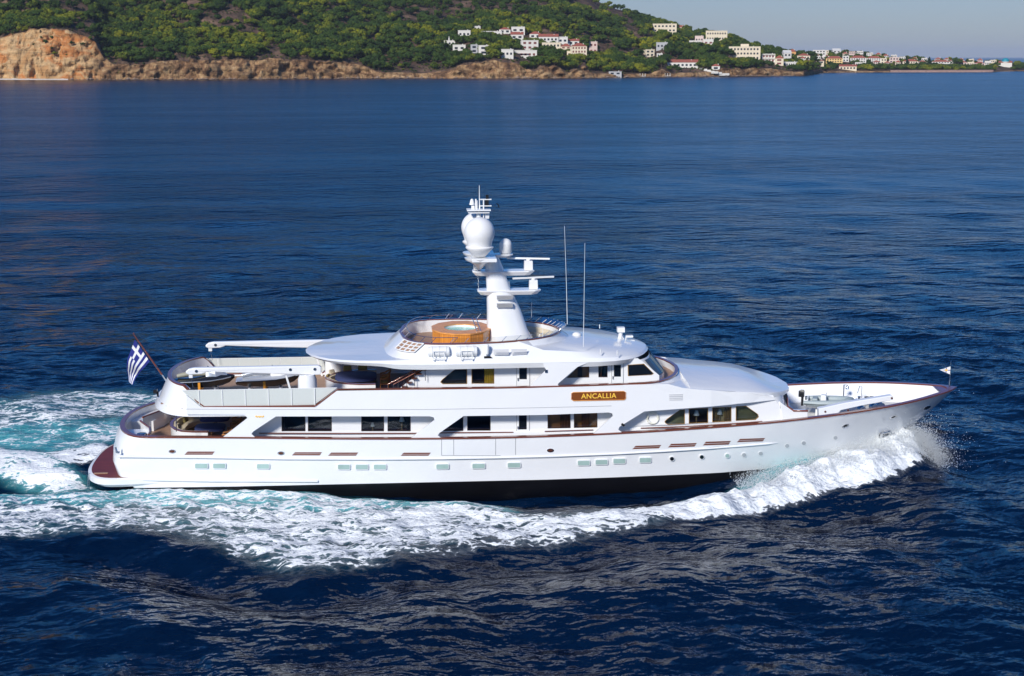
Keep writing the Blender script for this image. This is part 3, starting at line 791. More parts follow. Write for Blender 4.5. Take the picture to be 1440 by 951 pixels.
def house(x0, x1, yb, yt, wall, roof, nc, nr, label, yaw=0, wm=None, extra=None, cat='house', name='house', sunk=4, depth=None, roofm=None):
    xc = (x0 + x1) / 2
    G, s = ground_at(xc, yb)
    dist = math.hypot(G[0] - CAM[0], G[1] - CAM[1]) * 1.0
    k = dist / math.cos(PIT * 0 + math.atan((xc - CX) / F)) / F * math.cos(math.atan((xc - CX) / F))
    k = (np.array(G) - CAM) @ FW / F
    W = (x1 - x0) * k; Hh = (yb - yt) * k
    HBOX.append((x0 - 0.5, x1 + 0.5, yt - 1, yb, s))
    face = math.atan2(CAM[1] - G[1], CAM[0] - G[0])
    rz = face + math.pi / 2 + yaw
    root = empty(name, G, label, cat, 'far houses on the coast')
    root.rotation_euler = (0, 0, rz)
    D = depth or min(W * 0.8, 14)
    rh = {'flat': 0, 'hip': 0.36, 'gable': 0.36, 'dome': 0.3}[roof] * Hh
    if roof in ('hip', 'gable'): rh = min(rh, 3.8)
    wh = Hh - rh
    def put(mb, nm, mm):
        o = mb.build(nm, mm); o.parent = root; return o
    put(MB().box((0, D / 2, (wh - sunk) / 2), (W, D, wh + sunk)), 'wall', HW[wall])
    e = 0.35
    if roof == 'flat':
        mb = MB().box((0, D / 2, wh + 0.12), (W + 0.3, D + 0.3, 0.3)).box((0, 0.1 - 0.25, wh + 0.5), (W + 0.3, 0.2, 0.5))
        put(mb, 'roof', HW[wall])
    else:
        i = min(D / 2, W / 2) * (1 if roof == 'hip' else 0)
        b = [(-W / 2 - e, -e, wh), (W / 2 + e, -e, wh), (W / 2 + e, D + e, wh), (-W / 2 - e, D + e, wh)]
        rl = max(W / 2 - i, 0.3) if roof == 'hip' else W / 2 + e
        t = [(-rl, D / 2, wh + rh), (rl, D / 2, wh + rh)]
        put(MB().add(b + t, [(0, 1, 5, 4), (1, 2, 5), (2, 3, 4, 5), (3, 0, 4), (3, 2, 1, 0)]), 'roof', roofm or RTILE)
    if W > 7 and roof != 'dome':
        put(MB().box((W * 0.28, D * 0.4, wh + rh * 0.5 + 0.7), (0.8, 0.8, 2.0)), 'chimney', HW['white'])
    ms = wm or WDARK
    if nc:
        for r_ in range(nr):
            for c in range(nc):
                o = bpy.data.objects.new('window', unit_box(ms)); COL.objects.link(o); o.parent = root
                o.location = ((c + 0.5) / nc * W * 0.92 - W * 0.46, -0.02, wh * (r_ + 0.52) / nr)
                o.scale = (W / nc * 0.48, 0.16, min(wh / nr * 0.52, 2.4))
    if extra: extra(root, W, D, wh, put)
    return root
def spire(root, W, D, wh, put):
    put(MB().lathe([(1.0, 0), (1.0, 2.0), (0.05, 6)], (-W * 0.05, 1.5, wh), 10), 'spire', HW['white'])
def topbox(root, W, D, wh, put):
    put(MB().box((0, D / 2, wh + 2.0), (W * 0.26, D * 0.5, 4.0)), 'penthouse', HW['cream'])
def balconies(root, W, D, wh, put):
    mb = MB()
    for f in (0.02, 0.5, 0.98): mb.box((0, -0.8, wh * f), (W, 1.6, 0.3))
    for c in range(5): mb.box((-W / 2 + W * c / 4, -0.8, wh / 2), (0.3, 1.6, wh))
    put(mb, 'balcony', HW['white'])
def awn(root, W, D, wh, put):
    mb = MB().box((-W * .1, -1.2, wh * 0.62), (W * 0.45, 2.4, 0.25)); put(mb, 'awning', WRED)
def dome(root, W, D, wh, put):
    put(MB().lathe([(W * 0.30, 0), (W * 0.30, wh * 0.25)], (0, D / 2, wh), 20), 'drum', HW['white'])
    put(MB().lathe([(W * 0.29 * math.cos(a), W * 0.29 * math.sin(a)) for a in np.linspace(0, 1.55, 9)] , (0, D / 2, wh * 1.25), 20), 'dome', BLUED)
    put(MB().box((0, D / 2, wh * 1.25 + W * .24 + .5), (0.25, 0.25, 1.4)), 'cross', HW['white'])
HL = [
 (644.5, 662, 53.5, 44, 'white', 'flat', 3, 1, 'white cube villa with three dark windows, highest at the left of the hamlet'),
 (666, 676, 44, 38, 'white', 'flat', 2, 1, 'small white flat house peeping above dark pines left of the long low wall'),
 (677, 706, 49, 45, 'white', 'flat', 0, 0, 'long low white building between two groups of pines'),
 (702, 718, 47.5, 39, 'white', 'hip', 2, 1, 'small white house with red hipped roof left of the white cube with a chimney'),
 (719, 738, 47, 39, 'white', 'flat', 2, 1, 'white cube house with chimney at the top of the hamlet'),
 (718, 736, 57, 46, 'white', 'gable', 2, 1, 'white house with red roof directly below the white cube with a chimney'),
 (625, 640.5, 65, 58, 'white', 'flat', 3, 1, 'white chapel with pointed spire at the left end of the hamlet', 0, None, spire),
 (637, 655, 72, 64, 'white', 'flat', 2, 1, 'low white house among pines just below the chapel with a spire'),
 (662, 672, 75, 64, 'grey', 'flat', 1, 2, 'narrow grey-white house left of the white house above the cliff edge'),
 (673, 688, 78, 65.5, 'white', 'flat', 1, 2, 'tall bare white house with chimney above the brown cliff edge'),
 (705, 722, 82.5, 71, 'white', 'flat', 3, 1, 'low white house at the cliff edge left of the villa with a red awning'),
 (723, 755, 82.5, 72, 'white', 'flat', 5, 1, 'wide white villa with red awning above the dark hedge on the cliff', 0, WRED, awn),
 (733, 757, 70.5, 58, 'white', 'flat', 3, 2, 'white terraced house with red shutters above the villa with an awning', 0.1, WRED),
 (744.5, 760.5, 55, 45, 'white', 'hip', 2, 1, 'white house with red pyramid roof beside the wide red roofed house'),
 (757, 785, 60.5, 49, 'white', 'gable', 5, 1, 'wide low house with the longest red roof of the hamlet'),
 (784, 798, 62.5, 53, 'white', 'flat', 2, 1, 'plain white block between two red roofs'),
 (798, 814, 64, 55, 'white', 'gable', 2, 1, 'white house with red roof above the big cream apartment block'),
 (762, 788, 68, 61, 'cream', 'flat', 5, 1, 'low cream terrace house under the longest red roof'),
 (788, 803, 73, 61.5, 'cream', 'hip', 2, 2, 'cream house with red roof at the left side of the big apartment block', 0, WRED),
 (803, 825, 80.5, 61, 'cream', 'hip', 5, 3, 'big three storey cream apartment block with red shutters and red roof', 0.05, WRED),
 (797, 808, 81, 73, 'cream', 'flat', 2, 1, 'small cream block at the foot of the big apartment block'),
 (828, 839.5, 76, 60, 'pink', 'flat', 2, 2, 'tall pinkish tower house standing alone right of the apartment block', 0, WRED),
 (856, 874, 106, 102, 'grey', 'flat', 2, 1, 'low grey boathouse on the waterline below the pines'),
 (916.5, 950, 46, 34.5, 'cream', 'flat', 6, 2, 'large sunlit cream mansion near the crest of the hill'),
 (953, 960, 43.5, 36, 'cream', 'gable', 1, 1, 'small sunlit cream house with red roof right of the crest mansion'),
 (991, 1021, 58, 44.5, 'cream', 'flat', 8, 2, 'long beige hotel with two rows of windows under the ridge'),
 (976, 988, 61, 51.5, 'pink', 'flat', 3, 1, 'brownish wing standing left of the beige ridge hotel'),
 (988, 1002, 65, 56, 'white', 'flat', 2, 1, 'bright white house directly in front of the beige ridge hotel', 0, WRED),
 (968, 986, 64, 58, 'white', 'flat', 3, 1, 'low white house left of the bright white house below the ridge hotel'),
 (922, 938, 70, 61, 'grey', 'flat', 3, 1, 'grey house with white posts half hidden in the pines'),
 (907, 920, 80.5, 71.5, 'cream', 'flat', 2, 2, 'cream house in the pines above the small jetties', 0.3),
 (923, 931, 81, 77, 'white', 'flat', 2, 1, 'tiny white house in the pines right of the cream one'),
 (938, 981, 95.5, 84, 'white', 'gable', 7, 1, 'long white shore house with bright red roof above the white terrace'),
 (1000.5, 1012, 99.5, 91, 'white', 'hip', 1, 1, 'small white house with red roof at the top of the white terrace'),
 (1024, 1068, 85, 67, 'cream', 'flat', 9, 3, 'large cream three storey hotel with penthouse near the shore', 0, None, topbox),
 (1070.5, 1089, 88.5, 77, 'white', 'flat', 4, 2, 'white block with grid of deep balconies right of the cream hotel', 0, WRED, balconies),
 (1089, 1101, 92, 78.5, 'cream', 'hip', 1, 2, 'cream house with small red roof in front of the white gabled house', 0, WRED),
 (1101, 1112, 87, 71, 'white', 'gable', 2, 2, 'tall white house with pale roof behind the cream house', 0.3, None, None, 'house', 'house', 4, None, FLATR),
 (1101, 1121, 94, 88, 'white', 'flat', 6, 1, 'low white arcaded building on the point'),
 (1108, 1118, 80.5, 69.5, 'orange', 'hip', 1, 1, 'orange tower house on the skyline right of the pine ridge'),
 (1120, 1138, 84, 75.5, 'cream', 'hip', 4, 1, 'cream house with red roof right of the orange tower house'),
 (1142, 1160, 75.5, 69, 'white', 'flat', 4, 2, 'pale apartment block highest on the town skyline'),
 (1124, 1139, 76.5, 71, 'white', 'flat', 3, 2, 'pale block on the skyline between the orange tower and the town top'),
 (1170, 1181, 77.5, 68.5, 'white', 'gable', 2, 2, 'bright white gabled house sticking up above the yellow house', 0.2, None, None, 'house', 'house', 4, None, FLATR),
 (1140, 1152, 82.5, 76, 'pink', 'hip', 3, 1, 'pink house with red roof below the highest pale block'),
 (1153, 1165, 83, 77, 'white', 'hip', 3, 1, 'white house with red roof just left of and above the yellow house'),
 (1143, 1158, 90, 83.5, 'cream', 'hip', 3, 1, 'cream house with red roof low at the left of the yellow house'),
 (1161, 1184, 91, 79.5, 'yellow', 'hip', 6, 3, 'large yellow house with red roof in the far town'),
 (1184, 1193, 87, 79.5, 'white', 'flat', 2, 2, 'white block touching the right side of the yellow house'),
 (1195, 1217, 88, 78.5, 'white', 'hip', 6, 2, 'white house with wide red roof, first right of the white town block'),
 (1218, 1238, 87.5, 79, 'white', 'hip', 6, 2, 'largest red roofed white house in the middle of the far town'),
 (1202, 1217, 93, 88.5, 'white', 'flat', 5, 1, 'low white house in front of the wide red roofs'),
 (1238, 1246, 90.5, 83, 'cream', 'flat', 2, 2, 'narrow beige block right of the largest red roof'),
 (1250, 1263, 89, 81.5, 'pink', 'flat', 3, 2, 'pinkish block between the beige block and the tall dark tree'),
 (1180, 1204, 98.5, 91, 'cream', 'gable', 5, 1, 'pale beach house with terraces by the water below the yellow house'),
 (1269, 1290, 92, 83.5, 'cream', 'hip', 6, 2, 'cream house with low red roof right of the tall dark spruce'),
 (1291, 1301, 91, 85, 'white', 'hip', 3, 1, 'small white house between the cream house and the next dark tree'),
 (1310, 1335, 92, 84.5, 'white', 'hip', 6, 2, 'wide white house with red roof above the breakwater'),
 (1342, 1359, 92.5, 85.5, 'pink', 'hip', 4, 1, 'pink house with red roof right of the round dark tree'),
 (1360, 1369, 93, 88, 'cream', 'flat', 3, 1, 'small cream house between two red roofs above the breakwater'),
 (1369, 1384, 93, 87, 'pink', 'hip', 4, 1, 'low house with broad red roof behind the white harbour post'),
 (1384, 1393, 92.5, 86.5, 'white', 'flat', 3, 1, 'white house at the right end of the row of red roofs'),
 (1404, 1422, 94.5, 86, 'white', 'dome', 0, 0, 'white church with turquoise dome at the right end of the coast', 0, None, dome, 'church', 'church'),
]
for h_ in HL: house(*h_)
rt = random.Random(12)
for x_, yb_, w_ in ((1128, 86, 8), (1134, 90, 9), (1149, 86, 8), (1160, 77.5, 8), (1187, 80, 7), (1197, 80, 9), (1208, 79, 9), (1222, 80.5, 9), (1234, 81, 8), (1244, 82.5, 8), (1256, 84, 8), (1268, 86, 8), (1232, 91, 9), (1247, 92, 8), (1262, 92, 7), (1285, 86.5, 8), (1299, 88, 8), (1318, 86.5, 9), (1330, 87, 7), (1338, 90, 7), (1350, 88, 8), (1365, 89, 7), (1377, 89, 8), (1396, 92, 8)):
    c_ = rt.choice(['white', 'cream', 'pink', 'white']); red = rt.random() < 0.6
    where = 'left of the yellow house' if x_ < 1161 else ('right of the yellow house' if x_ < 1250 else ('by the tall spruces' if x_ < 1320 else 'above the breakwater'))
    house(x_ - w_ / 2, x_ + w_ / 2, yb_, yb_ - rt.uniform(5.2, 6.8), c_, 'hip' if red else 'flat', 3, 2, 'small %s house with %s roof in the far town, %s' % ({'white': 'white', 'cream': 'cream', 'pink': 'pinkish'}[c_], 'red' if red else 'flat', where), rt.uniform(-.2, .2))
# white terrace stepping down to the water
tr = MB()
for k in range(9):
    px_ = 978 + k * 5.2; yb_ = 95 + k * 1.45
    G, s_ = ground_at(px_, min(yb_, 107.0), 1)
    tr.box((G[0], G[1], G[2] - 0.6), (8.5, 7, 2.6), rz=0.05)
tr.build('terrace', HW['white'])
tag(bpy.data.objects['terrace'], 'white stepped terrace running down to the water right of the long red roof', 'terrace')
for px_, lab in ((903, 'leftmost of the white jetty frames by the water'), (938, 'white jetty frame below the dark hedge, nearer the long red roof')):
    G, s_ = ground_at(px_, 106, 1)
    j_ = MB().box((G[0], G[1] - 3, 1.4), (7, 4, 0.4))
    for q_ in (-3, 0, 3): j_.box((G[0] + q_, G[1] - 3, 2.9), (0.5, 0.5, 3.2))
    tag(j_.build('jetty', HW['white']), lab, 'jetty')
G, s_ = ground_at(1385, 98.5, 1)
hp = empty('harbour_post', (G[0], G[1], 3.5), 'thin white harbour light post on the breakwater', 'post')
MB().tube([(G[0], G[1], 3), (G[0], G[1], 12)], 0.25, 6).build('pole', HW['white'], hp)
MB().box((G[0], G[1], 12.4), (1.2, 1.2, 0.9)).build('lamp', HW['white'], hp)

# ------------------------------------------------------------------ trees on the land
def blocked(px, py, s, hpx):
    for x0, x1, yt, yb, hs in HBOX:
        if x0 - 4 < px < x1 + 4:
            if abs(s - hs) < 12 : return True
            if s < hs and py - hpx < yb - 4.2 and py > yt and hs - s < 160: return True
    return False
def bare(x, y):  # clearings
    return float(fbm(np.array([x / 70.0]), np.array([y / 110.0]), 4, 71)[0])
TREES = []
r2 = np.random.default_rng(5)
pxs = r2.uniform(-700, 1500, 30000); ss = r2.uniform(0, 1, 30000) ** 0.9 * 800
tx, ty, tz = land(pxs, ss)
ppx, ppy = CX + F * ((np.stack([tx, ty, tz], -1) - CAM) @ RT) / ((np.stack([tx, ty, tz], -1) - CAM) @ FW), CY - F * ((np.stack([tx, ty, tz], -1) - CAM) @ UP) / ((np.stack([tx, ty, tz], -1) - CAM) @ FW)
clr = 7 + 22 * (1 - smooth(110, 160, pxs))
dens = fbm(tx / 70.0, ty / 110.0, 4, 71)
runs = lerp(pxs, RUNL)
grid = {}
bigc = {}
for i in range(len(pxs)):
    if ss[i] < clr[i] + 1 or ppy[i] < -25 or ss[i] > runs[i] * 1.1: continue
    if pxs[i] > 1140 and (r2.random() > 0.62): continue
    if 113 < pxs[i] < 168 and ss[i] < 70 and r2.random() < 0.5: continue
    cut = 0.17 if ppy[i] > 25 else 0.07
    if dens[i] > cut and r2.random() < 0.85: continue
    gk = (int(tx[i] // 6.4), int(ty[i] // 6.4))
    if gk in grid: continue
    sc_ = r2.uniform(0.6, 1.35)
    if pxs[i] > 1140: sc_ *= 0.75
    if blocked(ppx[i], ppy[i], ss[i], 8 * sc_ * 2000 / max(1, (ty[i] - CAM[1]))): continue
    grid[gk] = 1
    TREES.append((tx[i], ty[i], tz[i], sc_, r2.uniform(0, 6.28), r2.integers(0, 5), ppx[i], ppy[i]))
# the nearest 280 stand as trees of their own
TREES.sort(key=lambda t: math.hypot(t[0] - CAM[0], t[1] - CAM[1]) + (0 if -5 < t[6] < 1445 and t[7] > 0 else 9999))
def zone(px):
    if px < 135: return 'green pine on the rim of the tall orange cliff'
    if px < 330: return 'green pine above the low brown cliff, between orange cliff and middle slope'
    if px < 520: return 'green pine above the straight tan cliff left of the hamlet'
    if px < 640: return 'green pine on the low rocky shore left of the hamlet'
    if px < 830: return 'green pine on the cliff edge below the white hamlet'
    if px < 1000: return 'green pine near the jetties below the golden hillside'
    if px < 1125: return 'green pine by the cream hotel on the point'
    return 'dark green tree among the far town houses'
def add_tree(me_, nm, loc, sc_, rz, label, cat, group):
    o = bpy.data.objects.new(nm, me_); COL.objects.link(o)
    o.location = loc; o.scale = (sc_ * 1.08, sc_ * 1.08, sc_); o.rotation_euler = (0, 0, rz)
    tag(o, label, cat, group)
for t in TREES[:270]:
    add_tree(PINES[t[5]], 'pine_tree', (t[0], t[1], t[2] - 0.3), t[3], t[4], zone(t[6]), 'tree', 'pine trees nearest the shore')
rest = TREES[270:]
def scatter(name, pts, meshes, label):
    """one mass of woodland: points instanced with the crown meshes"""
    me = bpy.data.meshes.new(name); me.from_pydata([p[:3] for p in pts], [], [])
    a = me.attributes.new('sc', 'FLOAT', 'POINT'); a.data.foreach_set('value', [float(p[3]) for p in pts])
    a = me.attributes.new('rz', 'FLOAT', 'POINT'); a.data.foreach_set('value', [float(p[4]) for p in pts])
    a = me.attributes.new('kd', 'INT', 'POINT'); a.data.foreach_set('value', [int(p[5]) % len(meshes) for p in pts])
    o = bpy.data.objects.new(name, me); COL.objects.link(o); o['kind'] = 'stuff'; o['label'] = label
    ng = bpy.data.node_groups.new(name, 'GeometryNodeTree')
    ng.interface.new_socket('Geometry', in_out='INPUT', socket_type='NodeSocketGeometry')
    ng.interface.new_socket('Geometry', in_out='OUTPUT', socket_type='NodeSocketGeometry')
    N = ng.nodes.new; L = ng.links.new
    gi = N('NodeGroupInput'); go = N('NodeGroupOutput')
    j = N('GeometryNodeJoinGeometry')
    srcs = []
    for m_ in reversed(meshes):
        so_ = bpy.data.objects.new('crown_source', m_)      # not linked to the scene
        oi = N('GeometryNodeObjectInfo'); oi.inputs['Object'].default_value = so_; oi.inputs['As Instance'].default_value = True
        L(oi.outputs['Geometry'], j.inputs[0])
    ip = N('GeometryNodeInstanceOnPoints'); ip.inputs['Pick Instance'].default_value = True
    L(gi.outputs[0], ip.inputs['Points']); L(j.outputs[0], ip.inputs['Instance'])
    def att(nm, ty):
        q = N('GeometryNodeInputNamedAttribute'); q.data_type = ty; q.inputs[0].default_value = nm; return q.outputs['Attribute']
    L(att('kd', 'INT'), ip.inputs['Instance Index'])
    cr = N('ShaderNodeCombineXYZ'); L(att('rz', 'FLOAT'), cr.inputs[2]); 
    e2r = N('FunctionNodeEulerToRotation'); L(cr.outputs[0], e2r.inputs[0]); L(e2r.outputs[0], ip.inputs['Rotation'])
    L(att('sc', 'FLOAT'), ip.inputs['Scale'])
    L(ip.outputs[0], go.inputs[0])
    md = o.modifiers.new('wood', 'NODES'); md.node_group = ng
    return o
scatter('pine_woods', rest, PINES, 'dense green pine woods covering the hillside behind the coast')
r3 = np.random.default_rng(8)
sx_ = r3.uniform(-60, 1130, 9000); sq = r3.uniform(0, 1, 9000) * 600
bx, by, bz = land(sx_, sq); bcl = 7 + 22 * (1 - smooth(110, 160, sx_))
sh = [(bx[i], by[i], bz[i], r3.uniform(0.3, 0.9), r3.uniform(0, 6), 0) for i in range(9000) if sq[i] > bcl[i] or (r3.random() < 0.05 and sx_[i] > 140)]
scatter('hill_scrub', sh, [BUSH], 'low dark scrub between the pines on the hillside')
for px_, py_, k, lab in ((67, 63, 1.5, 'largest dark bush in the middle of the orange cliff'), (76, 72, 0.9, 'small round bush low on the orange cliff, between two larger ones'), (79, 79, 1.6, 'wide dark bush lowest on the orange cliff'),
                     (104, 64, 1.4, 'dark bush on the right half of the orange cliff'), (77, 55, 1.2, 'pale green bush near the rim of the orange cliff'), (61, 56, 0.8, 'small yellowish bush left of the pale one on the orange cliff'),
                     (119, 67, 1.3, 'bush on the right shoulder of the orange cliff'), (130, 58, 1.5, 'upper bush at the right end of the orange cliff'), (51, 66, 1.0, 'thin bush furthest left on the orange cliff'),
                     (168, 106, 1.6, 'low spreading bush on the brown rocks right of the orange cliff'), (96, 79, 0.7, 'tiny bush right of the wide dark one on the orange cliff')):
    G, s_ = ground_at(px_, py_, 1, 60)
    add_tree(BUSH, 'bush', G, k, px_, lab, 'bush', 'bushes on the orange cliff')
for px_, py_, nm, me_, k, lab in ((1274, 92, 'spruce_tree', SPRUCE, 1.0, 'tall dark conical spruce on the town skyline left of the cream house'),
        (1306, 92, 'spruce_tree', SPRUCE, 0.95, 'dark conical spruce left of the wide white house'), (1344, 92.5, 'pine_tree', PINES[2], 1.5, 'round dark pine left of the pink house'),
        (826.5, 82, 'cypress_tree', CYP, 0.9, 'thin dark cypress between the apartment block and the tower house'), (843, 84, 'cypress_tree', CYP, 1.2, 'dark cypress right of the tower house'),
        (1184, 78, 'pine_tree', PINES[0], 0.8, 'small dark tree right of the bright white gabled house'), (1424, 95, 'cypress_tree', CYP, 0.55, 'dark tree right beside the domed church'), (1430, 95, 'pine_tree', PINES[1], 0.9, 'dark round tree second right of the church')):
    G, s_ = ground_at(px_, py_)
    add_tree(me_, nm, G, k, px_, lab, 'tree', None)
# hedge line of dark trees in front of the town
for i, p in enumerate(np.arange(1206, 1440, 4.2)):
    if 1398 < p < 1424: continue
    a_ = np.array(land(np.array([p]), np.array([26.0 + 8 * (i % 3)]))).ravel()
    add_tree(PINES[i % 5], 'hedge_tree', (a_[0], a_[1], a_[2] - 1.2), 0.8 + 0.14 * (i % 4), i * 1.3, 'dark tree in the row between the breakwater and the town houses', 'tree', 'row of dark trees along the far quay')

# boulders along the foot of the cliffs
rb = MB(); r4 = random.Random(4)
for k in range(900):
    p = r4.uniform(90, 1130); G = np.array(land(np.array([p]), np.array([r4.uniform(-3.5, 2.5)]))).ravel()
    r_ = r4.uniform(0.5, 1.0) * (2.4 if r4.random() < 0.12 else 1.0); z_ = r4.uniform(0.0, 0.8)
    vs = []
    for (a, b_, c) in ((1, 0, 0), (-1, 0, 0), (0, 1, 0), (0, -1, 0), (0, 0, 1), (0, 0, -1)):
        q_ = r4.uniform(0.7, 1.4) * r_; vs.append((G[0] + a * q_ * 1.4 + r4.uniform(-.3, .3), G[1] + b_ * q_, z_ + c * q_ * 0.8))
    rb.add(vs, [(0, 2, 4), (2, 1, 4), (1, 3, 4), (3, 0, 4), (2, 0, 5), (1, 2, 5), (3, 1, 5), (0, 3, 5)])
tag(rb.build('shore_rocks', mat('shore_rock', (0.20, 0.14, 0.10), 0.9, var=0.5, scale=0.2), fix=False), 'brown boulders strewn along the foot of the cliffs', kind='stuff')
# ================================================================== the yacht
yacht = empty('yacht', (0, 0, 0), 'large white motor yacht under way with two wooden-railed decks, mast and black bottom', 'yacht')

# hull lines (starboard is -Y, the side seen here)
BR = [(-22.1, 4.15), (-18, 4.3), (-10, 4.4), (13, 4.4), (15, 4.38), (16.2, 4.3), (18, 4.1), (19.6, 3.85), (21, 3.55), (22.8, 2.98), (24.3, 2.25), (25.8, 1.25), (26.6, 0.6), (27.06, 0.0)]
BW = [(-22.1, 3.95), (-15, 4.15), (2, 4.2), (6, 4.05), (11.8, 3.65), (15.5, 2.9), (18.6, 2.0), (21.3, 0.95), (22.8, 0.0)]
def rail_px():
    pts = [(165, 615.5), (280, 616), (400, 617), (620, 617.2), (700, 616.3), (820, 612), (875, 608.8), (991, 603), (1080, 596.5), (1120, 591.7), (1152, 587.5), (1201, 581.6), (1246, 573.5), (1288, 563.5), (1322, 554), (1342, 547)]
    out = []
    for p in pts:
        b = 4.2
        for _ in range(30):
            P = onY(*p, -b); b = 0.5 * b + 0.5 * np.interp(P[0], [q[0] for q in BR], [q[1] for q in BR])
        out.append((P[0], P[2]))
    return out
RZ = rail_px()
_rx = np.array([p[0] for p in RZ]); _rz = np.array([p[1] for p in RZ])
_pf = np.polyfit(_rx, _rz, 4)
def rail_z(x): return float(np.polyval(_pf, min(max(x, -22), 27.06)))
def b_rail(x): return float(np.interp(x, [q[0] for q in BR], [q[1] for q in BR]))
def stem_x(z): return 22.85 + (z + 0.05) * 1.055
def b_at(x, z):
    """half beam of the hull at x, z"""
    zr = rail_z(x); t = max(0.0, min(1.0, (z - 0.1) / (zr - 0.1)))
    xs = stem_x(z)
    if x >= xs: return 0.0
    # both curves re-scaled to end at the stem
    def sc(tab, xe): 
        x0 = 2.0
        return x if x < x0 else x0 + (x - x0) * (xe - x0) / (xs - x0)
    bw = np.interp(sc(BW, 22.8), [q[0] for q in BW], [q[1] for q in BW])
    br = np.interp(sc(BR, 27.06), [q[0] for q in BR], [q[1] for q in BR])
    p = 1.0 + 0.35 * max(0, min(1, (x - 8) / 12))
    b = bw + (br - bw) * t ** p
    if z < 0.1:
        k = min(1, (0.1 - z) / 2.0); b = bw * (1 - 0.45 * k ** 2.4)
    return float(b)
def hull_hit(px, py, off=0.0):
    b = 4.0
    for _ in range(40):
        P = onY(px, py, -b); nb = b_at(P[0], P[2]) + off; b = 0.5 * b + 0.5 * nb
    return Vector(onY(px, py, -b))

def half_plan(zf, bf, xs0, xe, n_st=9, n_side=46, Rr=2.0, yw=4.15):
    """points from the stern centre round to the bow"""
    pts = []
    for k in range(n_st):
        th = math.pi / 2 * k / n_st
        pts.append((xs0 + Rr * (1 - math.cos(th)), bf(xs0 + Rr) * math.sin(th)))
    for k in range(n_side + 1):
        f = k / n_side
        f = f ** 0.9 if f < 1 else 1
        x = xs0 + Rr + (xe - xs0 - Rr) * (1 - (1 - f) ** 1.15)
        pts.append((x, bf(x)))
    return pts
LV = [('k', 0.0), ('k', 0.35), ('k', 0.7), ('w', 0.0), ('w', 0.0), ('h', 0.18), ('h', 0.36), ('h', 0.5), ('h', 0.5), ('h', 0.66), ('h', 0.82), ('h', 0.93), ('h', 1.0)]
def level_z(i, x):
    kind, v = LV[i]
    zr = rail_z(x)
    if kind == 'k': return -2.0 + 2.12 * v / 0.72 * 0.72
    if kind == 'w': return 0.12
    kf = float(np.interp(x, [-22, -10, 0, 8, 14, 27], [0.65, 0.55, 0.5, 0.52, 0.62, 0.62]))
    v = v * kf / 0.5 if v <= 0.5 else kf + (v - 0.5) * (1 - kf) / 0.5
    return 0.12 + (zr - 0.12) * v
def hull_ring(i):
    kind, v = LV[i]
    z_ref = level_z(i, 20)
    # stern overhang: slightly fuller at mid height
    zt = level_z(i, -20)
    xs0 = float(np.interp(zt, [-2, 0.1, 0.75, 1.6, 2.6, 3.1], [-20.0, -21.4, -22.25, -22.55, -22.4, -22.1]))
    # find stem end for this level
    xe = 24.0
    for _ in range(30): xe = stem_x(level_z(i, min(xe, 27)))
    inset = -0.05 if (kind == 'h' and i <= 7) else 0.0
    def bf(x):
        z = level_z(i, x)
        b = b_at(min(x, xe), z) if x < xe - 1e-6 else 0.0
        return max(0.0, b + inset * max(0.0, min(1.0, (15 - x) / 5)))
    pts = half_plan(None, bf, xs0, xe, Rr=float(np.interp(i, [0, 4, 6, 8, 12], [0.5, 0.55, 0.8, 1.4, 2.0])))
    return [(x, y, level_z(i, x)) for x, y in pts]
rings = [hull_ring(i) for i in range(len(LV))]
hull = MB()
npt = len(rings[0])
for sgn in (-1, 1):
    vs = [(x, sgn * y, z) for r_ in rings for x, y, z in r_]
    for i in range(len(LV) - 1):
        if i == 3: continue
        fs = []
        for k in range(npt - 1):
            a, b_, c, d = i * npt + k, i * npt + k + 1, (i + 1) * npt + k + 1, (i + 1) * npt + k
            fs.append((a, b_, c, d) if sgn < 0 else (d, c, b_, a))
        hull.add(vs, fs, 1 if i < 3 else 0) if i else hull.add(vs, fs, 1)
hull_o = hull.build('hull', [M['white'], M['boot']], yacht, smooth=50)

# bulwark inside, decks
top = rings[-1]
def offset_in(ring, d):
    out = []
    for k, (x, y, z) in enumerate(ring):
        a = ring[max(0, k - 1)]; b_ = ring[min(len(ring) - 1, k + 1)]
        tx_, ty_ = b_[0] - a[0], b_[1] - a[1]
        if k == 0: tx_, ty_ = 0, 1
        L = math.hypot(tx_, ty_) or 1
        nx_, ny_ = ty_ / L, -tx_ / L
        yy = y + ny_ * d if y > 0.02 else y
        out.append((x + nx_ * d if k < len(ring) - 1 else x - d * 2.6, max(0.0, y + ny_ * d) if k < len(ring) - 1 else 0.0, z))
    return out
inn = offset_in(top, 0.2)
inner = MB()
def low_in(x, y, z, dz=1.05):
    z2 = z - dz
    x2 = min(x, stem_x(z2) - 0.35)
    return x2, max(0.0, min(y - 0.04, b_at(x2, z2) - 0.12) if x2 > -19 else y - 0.04), z2
inlow = [low_in(*p) for p in inn]
for sgn in (-1, 1):
    ra = [(x, sgn * y, z - 0.01) for x, y, z in inn]
    rb = [(x, sgn * y, z) for x, y, z in inlow]
    inner.loft([ra, rb], ring_closed=False)
    inner.loft([[(x, sgn * y, z - 0.02) for x, y, z in top], ra], ring_closed=False)
inner.build('bulwark', M['white'], yacht, smooth=40)
def deck_strip(ring, dz, x0, x1, inset=0.0, nyy_=1):
    mb = MB(); pts = [(x, max(0, y - inset), z + dz) for x, y, z in ring if x0 <= x <= x1]
    mb.loft([[(x, -y, z) for x, y, z in pts], [(x, y, z) for x, y, z in pts]], ring_closed=False)
    return mb
deck_strip(inlow, 0.05, -30, 15.9).build('main_deck', M['teak'], yacht)
